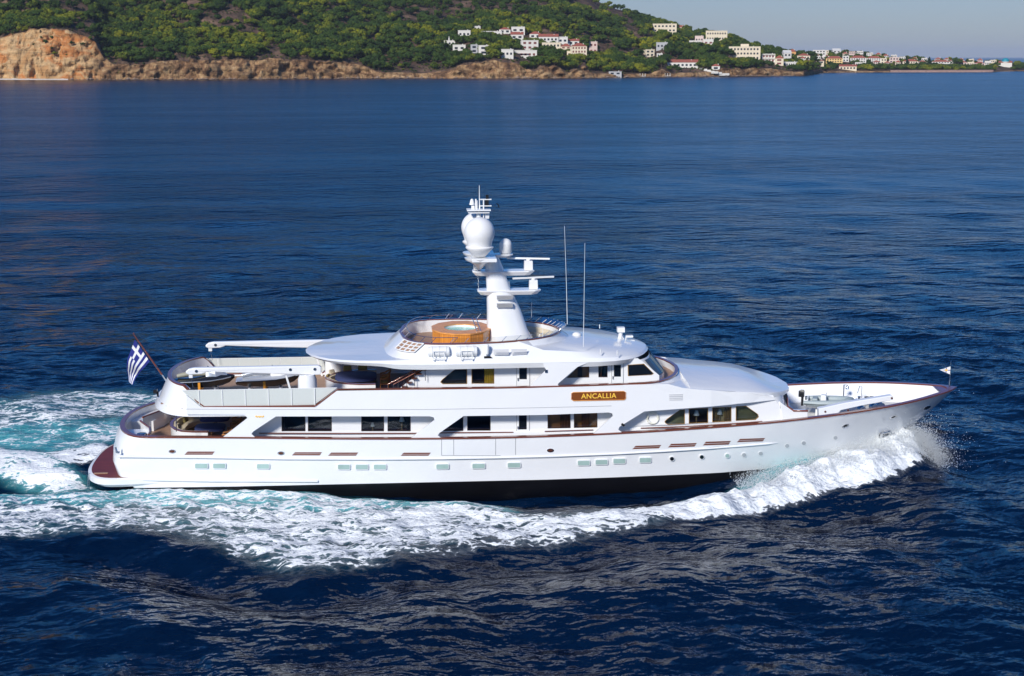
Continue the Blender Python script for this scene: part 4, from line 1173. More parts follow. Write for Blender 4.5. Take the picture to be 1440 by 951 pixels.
deck_strip(inlow, 0.05, 15.6, 30).build('foredeck', mat('pale_deck_paint', (0.62, 0.62, 0.60), 0.6), yacht)
# cap rail
def ring_strip(path_in, path_out, dz0, dz1, both=True):
    mb = MB()
    for sgn in (-1, 1):
        r_ = []
        for (xi, yi, zi), (xo, yo, zo) in zip(path_in, path_out):
            r_.append([(xi, sgn * yi, zi + dz0), (xo, sgn * yo, zo + dz0), (xo, sgn * yo, zo + dz1), (xi, sgn * yi, zi + dz1)])
        mb.loft(r_, cap=False)
    return mb
out_ = offset_in(top, -0.05)
out_[-1] = (27.2, 0, out_[-1][2])
in2 = offset_in(top, 0.22)
ring_strip(in2, out_, -0.015, 0.065).build('cap_rail', M['varnish'], yacht, smooth=40)
bwp = [p for p in top if p[0] > 25.5]
MB().add([(x, -y, z + 0.04) for x, y, z in bwp] + [(x, y, z + 0.04) for x, y, z in bwp], [tuple(range(len(bwp))) + tuple(range(2 * len(bwp) - 1, len(bwp) - 1, -1))]).build('bow_plate', M['varnish'], yacht)

# knuckle strake
kp = [(166, 642.5), (280, 643.5), (400, 645.5), (520, 646), (620, 645.4), (700, 644), (780, 641.8), (860, 638.8), (930, 635), (1000, 630.6), (1050, 626.8), (1078, 624.4), (1094, 622.8)]
for nm, sg in (('rubbing_strake', -1), ('rubbing_strake', 1)):
    P_ = [hull_hit(*p, off=0.03) for p in kp]
    mb = MB().tube([(p.x, p.y * -sg if sg > 0 else p.y, p.z) for p in P_], [0.06] * (len(P_) - 2) + [0.06, 0.01], 8, flat=0.8)
    mb.build(nm, M['white'], yacht, smooth=60)

def hull_poly(pxs, name, m, out=0.015, inn_=0.05, parent=None, mirror=True):
    """a plate following the hull side"""
    if len(pxs) == 4:                       # slats: split along their length so that they follow the curve
        (x0, y0), (x1, y1), (x2, y2), (x3, y3) = pxs; o = None; mb = MB(); ra = []
        for k in range(7):
            f = k / 6; t_ = (x0 + (x1 - x0) * f, y0 + (y1 - y0) * f); b_ = (x3 + (x2 - x3) * f, y3 + (y2 - y3) * f)
            p, q = hull_hit(*t_, off=out), hull_hit(*b_, off=out)
            ra.append([tuple(p), tuple(q), (q.x, q.y + out + inn_, q.z), (p.x, p.y + out + inn_, p.z)])
        mb.loft(ra)
        return mb.build(name, m, parent or yacht)
    a = [hull_hit(*p, off=out) for p in pxs]
    b = [Vector((q.x, q.y + out + inn_, q.z)) for q in a]
    mb = MB().loft([a, b])
    if mirror: mb.mirror()
    return mb.build(name, m, parent or yacht)
def rrect(x0, y0, x1, y1, r=1.2, n=3, sk=0.0):
    pts = []
    for cx_, cy_, a0 in ((x1 - r, y0 + r, -90), (x1 - r, y1 - r, 0), (x0 + r, y1 - r, 90), (x0 + r, y0 + r, 180)):
        for k in range(n + 1):
            a = R(a0 + 90 * k / n); pts.append((cx_ + r * math.cos(a), cy_ + r * math.sin(a)))
    return [(x, y + sk * (x - (x0 + x1) / 2)) for x, y in pts]
RP = [(274, 292, 655.5), (299.5, 317, 655.5), (361, 378.5, 656.2), (475, 492, 657), (500, 517.5, 657), (525.5, 543, 657), (613.5, 631, 656.5), (664.2, 682, 655.7), (714, 731.8, 654.5), (812.5, 829.5, 651.4), (837.5, 854.5, 650.3), (862.5, 879.5, 648.8), (899.5, 915.5, 647.4)]
for x0, x1, yc in RP:
    sk = 0 if x0 < 600 else -0.02
    o = hull_poly(rrect(x0 - .6, yc - 3.9, x1 + .6, yc + 3.9, 1.6, 3, sk), 'porthole', M['white2'], 0.025, 0.06, mirror=False)
    hull_poly(rrect(x0 + 0.3, yc - 3.2, x1 - 0.3, yc + 3.1, 1.2, 3, sk), 'pane', M['port_glass'], 0.032, 0.03, parent=o, mirror=False)
for i, (xc, yc) in enumerate([(945, 645.5), (987, 643), (1023, 641.3), (1046.5, 640.2), (1070, 638.2), (1107, 627.3), (1130.5, 623.5), (1175, 616)]):
    sk = -0.12
    circ = lambda r_: [(xc + r_ * math.cos(a), yc + r_ * 0.93 * math.sin(a)) for a in np.linspace(0, 2 * math.pi, 14, endpoint=False)]
    o = hull_poly(circ(3.9), 'round_porthole', M['white2'], 0.02, 0.06, mirror=False)
    hull_poly(circ(2.9), 'pane', M['pane_dark'] if i < 2 else (M['port_glass'] if i == 2 else M['port_shade']), 0.028, 0.03, parent=o, mirror=False)
for x0, x1, y0, y1 in ((260, 302, 635.2, 639.6), (411, 453, 636.2, 640.6), (462, 504, 636.6, 641), (564, 606, 636.8, 641.1), (890, 930, 627.2, 631.8), (940, 980, 624.4, 629.4), (989, 1028, 621.4, 626.6), (1037, 1076, 617.4, 622)):
    g_ = None
    sl_ = 0 if x0 < 700 else -0.055
    for t in (0, 0.56):
        ya = y0 + (y1 - y0) * t; yb = ya + (y1 - y0) * 0.44
        xa = x0 + 4 * (1 - t); P4 = [(xa, ya), (x1 - 3 * t, ya + sl_ * (x1 - xa) * 0.6), (x1 - 2 - 3 * t, yb + sl_ * (x1 - xa) * 0.6), (xa - 2.5, yb)]
        if g_ is None: g_ = hull_poly(P4, 'freeing_port_grille', M['varnish'], 0.012, 0.05, mirror=False)
        else: hull_poly(P4, 'slat', M['varnish'], 0.012, 0.05, parent=g_, mirror=False)
for xc, yc in ((242, 635), (395, 637.6), (774, 633.6)):
    o = hull_poly([(xc + 5 * math.cos(a), yc + 2.7 * math.sin(a)) for a in np.linspace(0, 6.283, 16, endpoint=False)], 'fairlead', M['steel'], 0.03, 0.06, mirror=False)
    hull_poly([(xc + 3.6 * math.cos(a), yc + 1.7 * math.sin(a)) for a in np.linspace(0, 6.283, 12, endpoint=False)], 'opening', M['darkwood'], 0.036, 0.03, parent=o, mirror=False)
for xc, yc in ((1189, 599), (1256.5, 586.8), (1304, 573.6)):
    o = hull_poly([(xc + 5 * math.cos(a) + 0.0, yc + 2.2 * math.sin(a) - 0.45 * 5 * math.cos(a) * 0.8) for a in np.linspace(0, 6.283, 16, endpoint=False)], 'bow_fairlead', M['steel'], 0.05, 0.08, mirror=False)
    hull_poly([(xc + 3 * math.cos(a), yc + 1.2 * math.sin(a) - 1.1 * math.cos(a)) for a in np.linspace(0, 6.283, 12, endpoint=False)], 'opening', M['black'], 0.058, 0.03, parent=o, mirror=False)
o = hull_poly([(1236, 612), (1240, 608), (1250, 606), (1254, 608), (1253, 616), (1247, 620), (1239, 622), (1236, 618)], 'anchor_pocket', M['groove'], 0.02, 0.06, mirror=False)
Pa = hull_hit(1246, 612, 0.14)
MB().tube([hull_hit(1240, 609, .12), hull_hit(1239, 615, .16), hull_hit(1242, 620, .1)], 0.09, 7).tube([hull_hit(1240, 610, .14), hull_hit(1251, 607, .16)], 0.07, 7).tube([hull_hit(1252, 607, .12), hull_hit(1250.5, 613, .16), hull_hit(1247, 616, .12)], 0.08, 7).build('anchor', M['steel'], yacht, smooth=60)
# boarding gate seams
gr = MB()
for a, b_ in (((621, 618.2), (621, 640.6)), ((638, 618.4), (638, 640)), ((697, 617.3), (697, 640)), ((725, 616.5), (725, 640)), ((621, 640.6), (704, 641))):
    p, q = hull_hit(*a, off=0.004), hull_hit(*b_, off=0.004)
    gr.tube([p, q], 0.014, 4)
gr.build('boarding_gate_seam', M['groove'], yacht)
MB().tube([hull_hit(163, 629, .05), hull_hit(164.5, 636, .09), hull_hit(168, 636.5, .05)], 0.07, 8).build('stern_fairlead', M['steel'], yacht, smooth=60)

# swim platform
pl = MB()
def plat(b, xc):
    pts = []
    for k in range(25):
        th = -math.pi / 2 + math.pi * k / 24
        c, s = math.cos(th), math.sin(th)
        pts.append((-21.6 + (xc + 21.6) * abs(c) ** 0.62, b * (1 if s > 0 else -1) * abs(s) ** 0.8))
    return [(-19.6, -b * 0.96)] + pts + [(-19.6, b * 0.96)]
def pring(b, xc, z): return [(x, y, z) for x, y in plat(b, xc)]
pl.loft([pring(4.05, -23.7, 0.22), pring(4.2, -23.95, 0.38), pring(4.2, -23.95, 0.66), pring(4.1, -23.87, 0.72)])
sp_o = pl.build('swim_platform', M['white'], yacht, smooth=40)
MB().loft([pring(4.02, -23.78, 0.70), pring(4.0, -23.76, 0.735)]).build('platform_deck', M['teak_red'], sp_o)
MB().box((-22.9, -3.1, 0.755), (0.75, 0.2, 0.03)).build('foot_plate', M['teak'], sp_o)
MB().tube([hull_hit(163, 674, .03), hull_hit(300, 676.5, .02), hull_hit(447, 677, .02)], 0.07, 6).build('chine_rail', M['white'], yacht, smooth=60)
lad = MB()
for y_ in (-3.35, -3.0): lad.tube([(-23.55, y_, 0.74), (-23.6, y_, 0.2), (-23.62, y_, -0.5)], 0.03, 6)
lad.build('ladder', M['steel'], sp_o)

# ------------------------------------------------------------------ main deck house
def panel(outer, Y, holes=(), t=0.08, m=0, mb=None):
    f = Y if callable(Y) else (lambda px: Y)
    mb = mb or MB()
    return mb.poly([onY(a, b_, f(a)) for a, b_ in outer], (0, t, 0), [[onY(a, b_, f(a)) for a, b_ in h] for h in holes], m)
def grow(poly, d):
    cx_ = sum(p[0] for p in poly) / len(poly); cy_ = sum(p[1] for p in poly) / len(poly)
    out = []
    for x, y in poly:
        L = math.hypot(x - cx_, y - cy_); out.append((x + (x - cx_) / L * d, y + (y - cy_) / L * d))
    return out
def rc(x0, y0, x1, y1, dy=0.0): return [(x0, y0), (x1, y0 + dy), (x1, y1 + dy), (x0, y1)]
YM = -3.42
def YMf(px): return YM if px < 900 else YM - 0.22 * min(1, (px - 900) / 40)
WM = [(rc(396, 583.5, 429.5, 606.5), 'dark'), (rc(433, 583.5, 466.5, 606.5), 'dark'), (rc(508, 583.5, 540, 606.5), 'dark'), (rc(545, 583.5, 577.5, 606.5), 'dark'),
      ([(622, 606.3), (651.5, 584.5), (651.5, 606)], 'dark'), (rc(657, 583.5, 689.8, 605.6), 'dark'), (rc(770, 580.5, 802.3, 602.6, -.5), 'brown'), (rc(807, 580, 840, 601.8, -.6), 'brown'),
      ([(934.5, 592.5), (938.5, 588.5), (956, 576.5), (963, 576), (963, 596.2), (939, 597.4), (935, 595)], 'olive'), (rc(968.5, 574.9, 995.8, 595.7, -1.2), 'dark'), (rc(1001.5, 573.2, 1028.5, 594, -1.2), 'tan'),
      ([(1034.5, 571.6), (1049, 570.6), (1066, 582.5), (1067, 586.5), (1062.5, 590.6), (1034.5, 592)], 'tan')]
DOORM = rc(729.7, 582, 740.8, 604.3, -.2)
mb = MB()
panel([(352, 577), (700, 577), (900, 570), (1000, 563), (1087, 556), (1098, 575), (1104, 600), (1000, 610), (900, 616), (700, 624), (352, 624)], YMf, [w_[0] for w_ in WM] + [DOORM], 0.06, mb=mb)
mb.mirror()
house_o = mb.build('main_deckhouse', M['white'], yacht)
# front of the house, curved and raked
ft = MB()
rr_ = []
for z, xo in ((2.1, 0.75), (3.0, 0.45), (4.5, -0.15)):
    rr_.append([(14.9 + xo + 1.35 * math.cos(th) ** 0.8 if abs(th) < 1.57 else 14.9 + xo, 3.62 * math.sin(th), z) for th in np.linspace(-math.pi / 2, math.pi / 2, 17)])
ft.loft(rr_, ring_closed=False)
ft.build('house_front', M['white'], yacht, smooth=60)
# cabins behind the glass: back wall, floor, partitions
inr = MB()
for x0, x1, m_ in ((-13.0, -4.9, 0), (-4.8, 1.0, 0), (1.1, 8.2, 1), (8.3, 15.0, 2)):
    xc = (x0 + x1) / 2
    inr.box((xc, 0, 3.2), (x1 - x0, 0.1, 2.4), m_).box((xc, -1.7, 2.05), (x1 - x0, 3.3, 0.06), m_)
    inr.box((x0 + 0.05, -1.7, 3.2), (0.08, 3.2, 2.3), m_).box((x1 - 0.05, -1.7, 3.2), (0.08, 3.2, 2.3), m_)
    inr.box((xc, -1.7, 4.32), (x1 - x0, 3.2, 0.05), m_)
inr.build('cabin_lining', [M['dark'], M['brownwood'], M['tanwood']], yacht)
def window(poly, Y, lining=None, frame=M['white2'], name='window', yf=None, pm=None):
    f = Y if callable(Y) else (lambda px: Y)
    fr = MB(); o_ = poly; i_ = grow(poly, -0.9)
    A = [Vector(onY(a, b_, f(a))) + Vector((0, -0.015, 0)) for a, b_ in o_]
    fr.poly(A, (0, 0.05, 0), [[Vector(onY(a, b_, f(a))) + Vector((0, -0.015, 0)) for a, b_ in i_]])
    w_ = fr.build(name, frame, yacht)
    pn = MB().poly([Vector(onY(a, b_, f(a))) + Vector((0, 0.01, 0)) for a, b_ in grow(poly, -0.4)], (0, 0.012, 0))
    pn.build('pane', pm or M['pane'], w_)
    return w_
FRW = mat('dark_window_frame', (0.05, 0.03, 0.025), 0.4)
FRG = mat('ochre_window_frame', (0.35, 0.20, 0.06), 0.4)
for k, (p, kind) in enumerate(WM):
    window(p, YMf, frame=FRG if k >= 8 else FRW)
for k, mm in ((5, None), (6, 'amber'), (7, 'amber'), (8, 'mossy'), (10, 'ochre'), (11, 'mossy')):
    if mm is None: continue
    poly_ = WM[k][0]; xs_ = [p[0] for p in poly_]; ys_ = [p[1] for p in poly_]
    a_ = onY(min(xs_) - 1, min(ys_) - 3, YMf(min(xs_)) + 0.42); b_ = onY(max(xs_) + 2, max(ys_) + 4, YMf(min(xs_)) + 0.42)
    MB().add([(a_[0], a_[1], b_[2]), (b_[0], a_[1], b_[2]), (b_[0], a_[1], a_[2]), (a_[0], a_[1], a_[2])], [(0, 1, 2, 3)]).build('cabin_panel', M[mm], yacht)
# door on the side deck
def door(x0, y0, x1, y1, win, Y):
    d = MB(); panel(rc(x0, y0, x1, y1), Y - 0.03, [win], 0.05, mb=d)
    o = d.build('door', M['white2'], yacht)
    g_ = MB(); panel(win, Y - 0.01, (), 0.012, mb=g_); g_.build('pane', M['pane_dark'], o)
    h = MB(); P = Vector(onY(x0 + 1.8, (y0 + y1) / 2 + 4, Y - 0.08)); h.box(P, (0.05, 0.06, 0.16)); h.build('handle', M['steel'], o)
    s = MB()
    for xx in (x0, x1): s.tube([onY(xx, y0, Y - 0.035), onY(xx, y1, Y - 0.035)], 0.012, 4)
    s.build('seam', M['groove'], o)
door(726.5, 579, 744.5, 616, DOORM, YM)
# wooden handrails along the house
def woodstrip(pxs, Y, r=0.035, parent=None, name='handrail', m=None):
    f = Y if callable(Y) else (lambda px: Y)
    mb = MB().tube([onY(a, b_, f(a)) for a, b_ in pxs], r, 6)
    return mb.build(name, m or M['varnish'], parent or yacht, smooth=60)
woodstrip([(364, 609.3), (480, 609.8), (586, 609.6)], YM - 0.12)
woodstrip([(618, 608.8), (722, 608)], YM - 0.12)
woodstrip([(766, 606.8), (834, 604.8)], YM - 0.12)
woodstrip([(901, 602.3), (960, 600.2), (1020, 596.8), (1072, 592.8)], lambda p: YMf(p) - 0.12)

# ------------------------------------------------------------------ the outer side skin of the main deck
YS = -4.33
def YSf(px): return YS if px < 990 else YS + 0.62 * ((px - 990) / 100) ** 1.3
skin = [(262, 583), (344, 583.6), (348, 588), (343, 592), (312, 616), (315, 616.9), (361, 617), (353.5, 610.5), (356, 607), (388, 585.8), (604, 585.6), (610, 587.2), (611, 591), (577, 616.9), (622, 616.9), (615.5, 612.3), (618, 609), (652, 585.2),
        (760, 583.8), (856, 580.2), (861, 581.5), (862, 585.5), (836, 609), (829, 611.5), (876, 608.8), (869.5, 604.5), (871, 600.5), (906, 578.8), (950, 575.5), (1000, 571.8), (1050, 567), (1091, 562.4),
        (1088, 558.5), (1065, 554), (1030, 550.5), (980, 547.6), (960, 545.6), (940, 540.2), (925, 540.3), (880, 541.3), (820, 543.2), (750, 545.8), (700, 547), (600, 548.2), (475, 548.4), (444, 573), (283, 573), (262, 556)]
i0 = skin.index((906, 578.8)); i1 = skin.index((1000, 571.8)); j1 = skin.index((1030, 550.5)); j0 = skin.index((925, 540.3))
sk_a = skin[:i0 + 1] + [(906, 540.8)] + skin[j0 + 1:]
sk_b = skin[i0:i1 + 1] + [(1000, 548.7)] + skin[j1 + 1:j0 + 1] + [(906, 540.8)]
sk_c = skin[i1:j1 + 1] + [(1000, 548.7)]
mb = MB()
for sk_ in (sk_a, sk_b, sk_c): panel(sk_, YSf, (), 0.10, mb=mb)
mb.mirror()
mb.build('side_plating', M['white'], yacht)
# faint plate seam
for pts in ([(262, 575.5), (400, 576), (600, 576), (760, 573.5), (860, 571)], ):
    MB().tube([onY(a, b_, YS - 0.002) for a, b_ in pts], 0.012, 4).build('plate_seam', M['groove'], yacht)

# ------------------------------------------------------------------ upper deck slab, stern curve and trunk
def slab_half(x):
    return float(np.interp(x, [-20.3, -17, -10, 11, 13, 14.2, 15.2, 16.0, 16.5, 16.75], [4.1, 4.24, 4.24, 4.24, 4.1, 3.85, 3.35, 2.5, 1.5, 0.0]))
def plan(xs0, xe, hf, Rr, n=11, side=None, zf=None, p=1.0):
    pts = []
    for k in range(n):
        th = math.pi / 2 * k / n
        pts.append((xs0 + Rr * (1 - math.cos(th)), hf(xs0 + Rr) * math.sin(th) ** p))
    for x in (side or np.linspace(xs0 + Rr, xe, 30)): pts.append((x, hf(x)))
    return [(x, y, zf(x)) for x, y in pts]
side_x = [-17.5, -16, -13, -10, -5, 0, 5, 8, 9, 10, 10.08, 10.09, 10.6, 11.2, 12, 13, 13.6, 14.2, 14.8, 15.3, 15.8, 16.2, 16.5, 16.75]
def zcrease(x): return float(np.interp(x, [-30, 10.08, 10.09, 10.5, 12, 13.5, 15, 16.75], [4.58, 4.58, 5.26, 5.2, 5.06, 4.93, 4.75, 4.5]))
def zbot(x): return float(np.interp(x, [-30, -10, 0, 8, 12, 15.2, 16.75], [4.28, 4.12, 4.10, 4.16, 4.28, 4.36, 4.38]))
sb = MB()
for sgn in (-1, 1):
    A = plan(-20.2, 0, slab_half, 2.6, side=side_x, zf=zbot)
    A = [(x, sgn * y, z) for x, y, z in A]
    B_ = plan(-20.05, 0, lambda x: slab_half(x) - 0.02, 2.6, side=side_x, zf=zcrease)
    B_ = [(x, sgn * y, z) for x, y, z in B_]
    crown = []
    for x, y, z in B_:
        if x < 10.085: crown.append((x, y * 0.9, z + 0.004))
        else: crown.append((x - 0.35 * max(0, (x - 14) / 2.5), y * 0.88, z + 0.14 * max(0.3, min(1, (17 - x) / 2.4))))
    crown2 = []
    for (x, y, z), (cx_, cy_, cz) in zip(B_, crown):
        if x < 10.085: crown2.append((x, 0, z + 0.004))
        else: crown2.append((x - 0.9 * max(0, (x - 14) / 2.5), 0, cz + 0.22 * max(0.1, min(1, (16.8 - x) / 2.4))))
    cen = [(x, 0, z) for x, y, z in A]
    sb.loft([cen, A, B_, crown, crown2], ring_closed=False)
sb.build('upper_deck', M['white'], yacht, smooth=35)
# teak on the upper deck
MB().loft([[(x, -slab_half(x) + 0.28, 4.6) for x in (-18.2, -17.5, -10, 0, 7, 8.2)], [(x, slab_half(x) - 0.28, 4.6) for x in (-18.2, -17.5, -10, 0, 7, 8.2)]], ring_closed=False).box((-18.7, 0, 4.59), (1.6, 5.6, 0.02)).box((8.8, 0, 4.59), (1.2, 6.3, 0.02)).box((9.62, 0, 4.592), (0.44, 4.0, 0.02)).build('upper_teak_deck', M['teak'], yacht)

sh_ = MB()
for sgn in (-1, 1):
    xs_ = [6.4, 6.8, 7.2, 7.6, 8.0, 8.4, 8.8, 9.2, 9.5, 9.8, 10.0, 10.1]
    zc_ = lambda x: float(np.interp(x, [6.4, 8.4, 10.08], [5.45, 5.43, 5.26]))
    rh_ = lambda x: float(np.interp(x, [6.5, 7.5, 8.3, 9.0, 9.5, 9.8, 10.0, 10.08], [4.2, 4.1, 3.8, 3.15, 2.4, 1.6, 0.7, 0.0]))
    sh_.loft([[(x, sgn * 4.30, zc_(x) - .02) for x in xs_], [(x, sgn * min(4.2, rh_(x) + 0.5 * (4.2 - rh_(x))), zc_(x) + .06) for x in xs_], [(x, sgn * rh_(x), zc_(x) + .1) for x in xs_]], ring_closed=False)
sh_.build('bridge_shoulder', M['white'], yacht, smooth=60)

# upper bulwark with its varnished rail
def rail_half(x):
    return float(np.interp(x, [-19, -10, 6.5, 7.5, 8.3, 9.0, 9.5, 9.8, 10.0, 10.08], [4.15, 4.28, 4.28, 4.22, 3.95, 3.3, 2.5, 1.7, 0.8, 0.0]))
zS = float(onY(258, 545.5, -4.25)[2])
def zrail(x):
    return float(np.interp(x, [-30, onY(258, 546, -4.28)[0], onY(283, 569.6, -4.28)[0], onY(443, 570, -4.28)[0], onY(474, 547, -4.28)[0], onY(700, 545.6, -4.28)[0], onY(820, 541.8, -4.28)[0], onY(925, 539, -4.28)[0], 10.1],
                 [zS, zS, 4.70, 4.64, 5.53, 5.49, 5.52, 5.6, 5.62]))
rs = [-16.9] + list(np.arange(-16.6, 6.5, 0.35)) + [7.0, 7.5, 7.9, 8.3, 8.7, 9.0, 9.3, 9.5, 9.65, 9.8, 9.92, 10.0, 10.05, 10.08]
rs = sorted(set([round(v, 3) for v in rs] + [round(float(onY(a, b_, -4.28)[0]), 3) for a, b_ in ((258, 546), (283, 569.6), (443, 570), (474, 547))]))
rs = [x for x in rs if x > -16.95 or x < -16.9]
rs = [x for x in rs if x >= -18.2 + 1.3]
path = plan(-19.35, 0, rail_half, 2.3, n=14, side=rs, zf=zrail)
pin = offset_in(path, 0.16); pout = offset_in(path, -0.05)
pin[-1] = (path[-1][0] - 0.16, 0, path[-1][2]); pout[-1] = (path[-1][0] + 0.05, 0, path[-1][2])
ub = MB()
for sgn in (-1, 1):
    T_ = [(x, sgn * y, z) for x, y, z in path]
    splay = [(x - 0.62 * max(0, min(1, (-17.4 - x) / 1.2)) + 0.75 * max(0, min(1, (x - 7.5) / 1.8)), sgn * y, 4.5 if x < 7 else 4.5 + 0.55 * min(1, (x - 7) / 2)) for x, y, z in path]
    I_ = [(x, sgn * max(0, y), z) for x, y, z in pin]
    J_ = [(x, sgn * max(0, y), 4.5) for x, y, z in pin]
    ub.loft([splay, T_, I_, J_], ring_closed=False)
ub.build('upper_bulwark', M['white'], yacht, smooth=40)
ring_strip(pin, pout, -0.01, 0.065).build('upper_cap_rail', M['varnish'], yacht, smooth=40)
tp = MB()
for x in (-18.9, -18.4, -17.7, -17.0):
    pass
# handrail raised on the stern curve
st = MB()
hp_ = [p for p in path if p[0] < -17.6]
for sgn in (-1, 1):
    st.tube([(x + 0.15, sgn * y, z + 0.05) for x, y, z in hp_], 0.02, 5)
st.build('stern_rail', M['steel'], yacht, smooth=60)

fp = [(x, y) for x, y, z in pin if x > 7.6]
MB().add([(x, -y, 5.27) for x, y in fp] + [(x, y, 5.27) for x, y in fp[::-1]], [tuple(range(2 * len(fp)))]).build('bridge_step', M['teak'], yacht)
# glass screens along the tender deck
for sgn in (-1, 1):
    xa = onY(255, 546, -4.2)[0]; 
    posts = [onY(p, 570, -4.2)[0] for p in (280.5, 313, 345.5, 378, 410.5, 443)]
    scr = MB()
    for a, b_ in zip(posts[:-1], posts[1:]):
        scr.box(((a + b_) / 2, sgn * 4.17, 5.18), (b_ - a - 0.035, 0.03, 0.92))
    xk0 = onY(256, 546, -4.2)[0]; xk1 = onY(474, 546, -4.2)[0]
    zt = 5.64
    scr.poly([(xk0, sgn * 4.17, zt), (posts[0] - .02, sgn * 4.17, zt), (posts[0] - .02, sgn * 4.17, 4.76)], (0, 0.03, 0))
    scr.poly([(xk1, sgn * 4.17, zt), (posts[-1] + .02, sgn * 4.17, zt), (posts[-1] + .02, sgn * 4.17, 4.76)], (0, 0.03, 0))
    scr.build('glass_screen', M['frost'], yacht)
    ps = MB()
    for x in posts: ps.box((x, sgn * 4.2, 5.15), (0.035, 0.05, 1.0))
    ps.tube([(xk0, sgn * 4.17, zt + .015), (xk1, sgn * 4.17, zt + .015)], 0.018, 5)
    ps.build('screen_post', M['white2'], yacht)

# ------------------------------------------------------------------ upper house
YU = -3.3
WU = [([(619, 537.5), (622, 533.5), (642, 517.5), (657, 517.3), (657, 540), (622.5, 540.3)], FRG), (rc(663, 516.8, 695, 539.6), FRG),
      ([(797, 531.4), (813, 515.8), (828.5, 515), (828.5, 530.9)], FRW), (rc(841.5, 514.6, 854.2, 530.6), FRW), ([(882.6, 513.2), (905.5, 511.5), (919.5, 525.5), (916.5, 527.4), (883, 529)], FRG)]
DU1 = rc(730.2, 516, 741, 533.6); DU2 = rc(863.3, 513.5, 873.2, 530)
XE = onY(906, 520, YU)[0]
mb = MB()
panel([(556, 551), (603, 514.5), (603, 509), (700, 508), (800, 506), (897, 504), (906, 510), (927, 528), (927, 547), (800, 550), (700, 551.5)], YU, [w_[0] for w_ in WU] + [DU1, DU2], 0.06, mb=mb)
mb.mirror(); mb.build('upper_deckhouse', M['white'], yacht)
for p, fr_ in WU: window(p, YU, frame=fr_, pm=M['pane_dark'] if p[0][0] > 880 else None)
door(726.5, 512, 744.8, 547, DU1, YU); door(860, 510, 876.5, 544, DU2, YU)
# wheelhouse front with raked windows
def wh_ring(z, xc_, b=3.22, x0=6.6):
    return [(x0 + (xc_ - x0) * math.cos(th) ** 0.75 if abs(th) < 1.57 else x0, b * (1 if th > 0 else -1) * abs(math.sin(th)) ** 0.9, z) for th in np.linspace(-math.pi / 2, math.pi / 2, 25)]
xs0_ = float(onY(927, 528, YU)[0]) ; 
wf = MB(); wf.loft([wh_ring(4.5, 9.35, x0=7.3), wh_ring(5.68, 9.2, x0=7.3)], ring_closed=False)
wf.loft([wh_ring(5.68, 9.12, x0=7.3), wh_ring(6.7, 8.3, x0=6.4)], ring_closed=False, m=0)
wf.build('wheelhouse_front', M['white'], yacht, smooth=60)
A_, B2 = wh_ring(5.74, 9.17, 3.33, x0=7.33), wh_ring(6.66, 8.42, 3.33, x0=6.5)
for k0 in (4, 7, 10, 13, 16):
    g_ = MB(); ra = []; rb = []
    for k in range(k0, k0 + 4):
        f = 0.0
        ra.append(Vector(A_[k])); rb.append(Vector(B2[k]))
    e = 0.12
    for r_ in (ra, rb):
        r_[0] = r_[0].lerp(r_[1], e); r_[-1] = r_[-1].lerp(r_[-2], e)
    g_.loft([ra, rb], ring_closed=False)
    o = g_.build('windscreen_pane', M['screen'], yacht, smooth=60)
for x0_, x1_, mm in ((619, 657, 'dark'), (797, 812, 'amber'), (819, 830, 'amber')):
    a_ = onY(x0_, 512, YU + 0.3); b_ = onY(x1_, 545, YU + 0.3)
    MB().add([(a_[0], a_[1], b_[2]), (b_[0], a_[1], b_[2]), (b_[0], a_[1], a_[2]), (a_[0], a_[1], a_[2])], [(0, 1, 2, 3)]).build('cabin_panel', M[mm], yacht)
# rooms behind the upper glass
inr = MB()
for x0, x1, m_ in ((-5.2, 0.2, 0), (0.4, 5.2, 1), (5.3, 7.2, 0)):
    xc = (x0 + x1) / 2
    inr.box((xc, -1.2, 5.6), (x1 - x0, 0.1, 2.0), m_).box((xc, -2.2, 4.66), (x1 - x0, 2.0, 0.05), m_).box((x0 + .05, -2.2, 5.6), (0.08, 2.0, 1.9), m_).box((x1 - .05, -2.2, 5.6), (0.08, 2.0, 1.9), m_)
inr.build('upper_cabin_lining', [M['dark'], M['brownwood']], yacht)
P = onY(681, 517, YU + 0.12); Q = onY(694.5, 540, YU + 0.12)
cu = MB(); n_ = 14
cu.loft([[(P[0] + (Q[0] - P[0]) * k / n_, P[1] + 0.04 * math.sin(k * 1.9), z_) for k in range(n_ + 1)] for z_ in (P[2] + .1, Q[2])], ring_closed=False)
cu.build('curtain', M['yellow'], yacht, smooth=60)
P = onY(1006, 572, YM - .05); Q = onY(1026, 596, YM - .05)
for (xa, xb, mm) in ((1003, 1010, 'tanwood'), (1019, 1027, 'tanwood'), (818, 829, 'brownwood'), (788, 801, 'brownwood')):
    pa, qa = onY(xa, 572 if xa > 900 else 580, YM + .1), onY(xb, 596 if xa > 900 else 604, YM + .1)
    cu = MB(); cu.loft([[(pa[0] + (qa[0] - pa[0]) * k / 10, pa[1] + 0.03 * math.sin(k * 2.1), z_) for k in range(11)] for z_ in (pa[2] + .1, qa[2])], ring_closed=False)
    cu.build('curtain', M[mm], yacht, smooth=60)
woodstrip([(565, 545.4), (640, 545), (722, 544)], YU - 0.12, 0.03)
woodstrip([(790, 542), (856, 539.5)], YU - 0.12, 0.03)
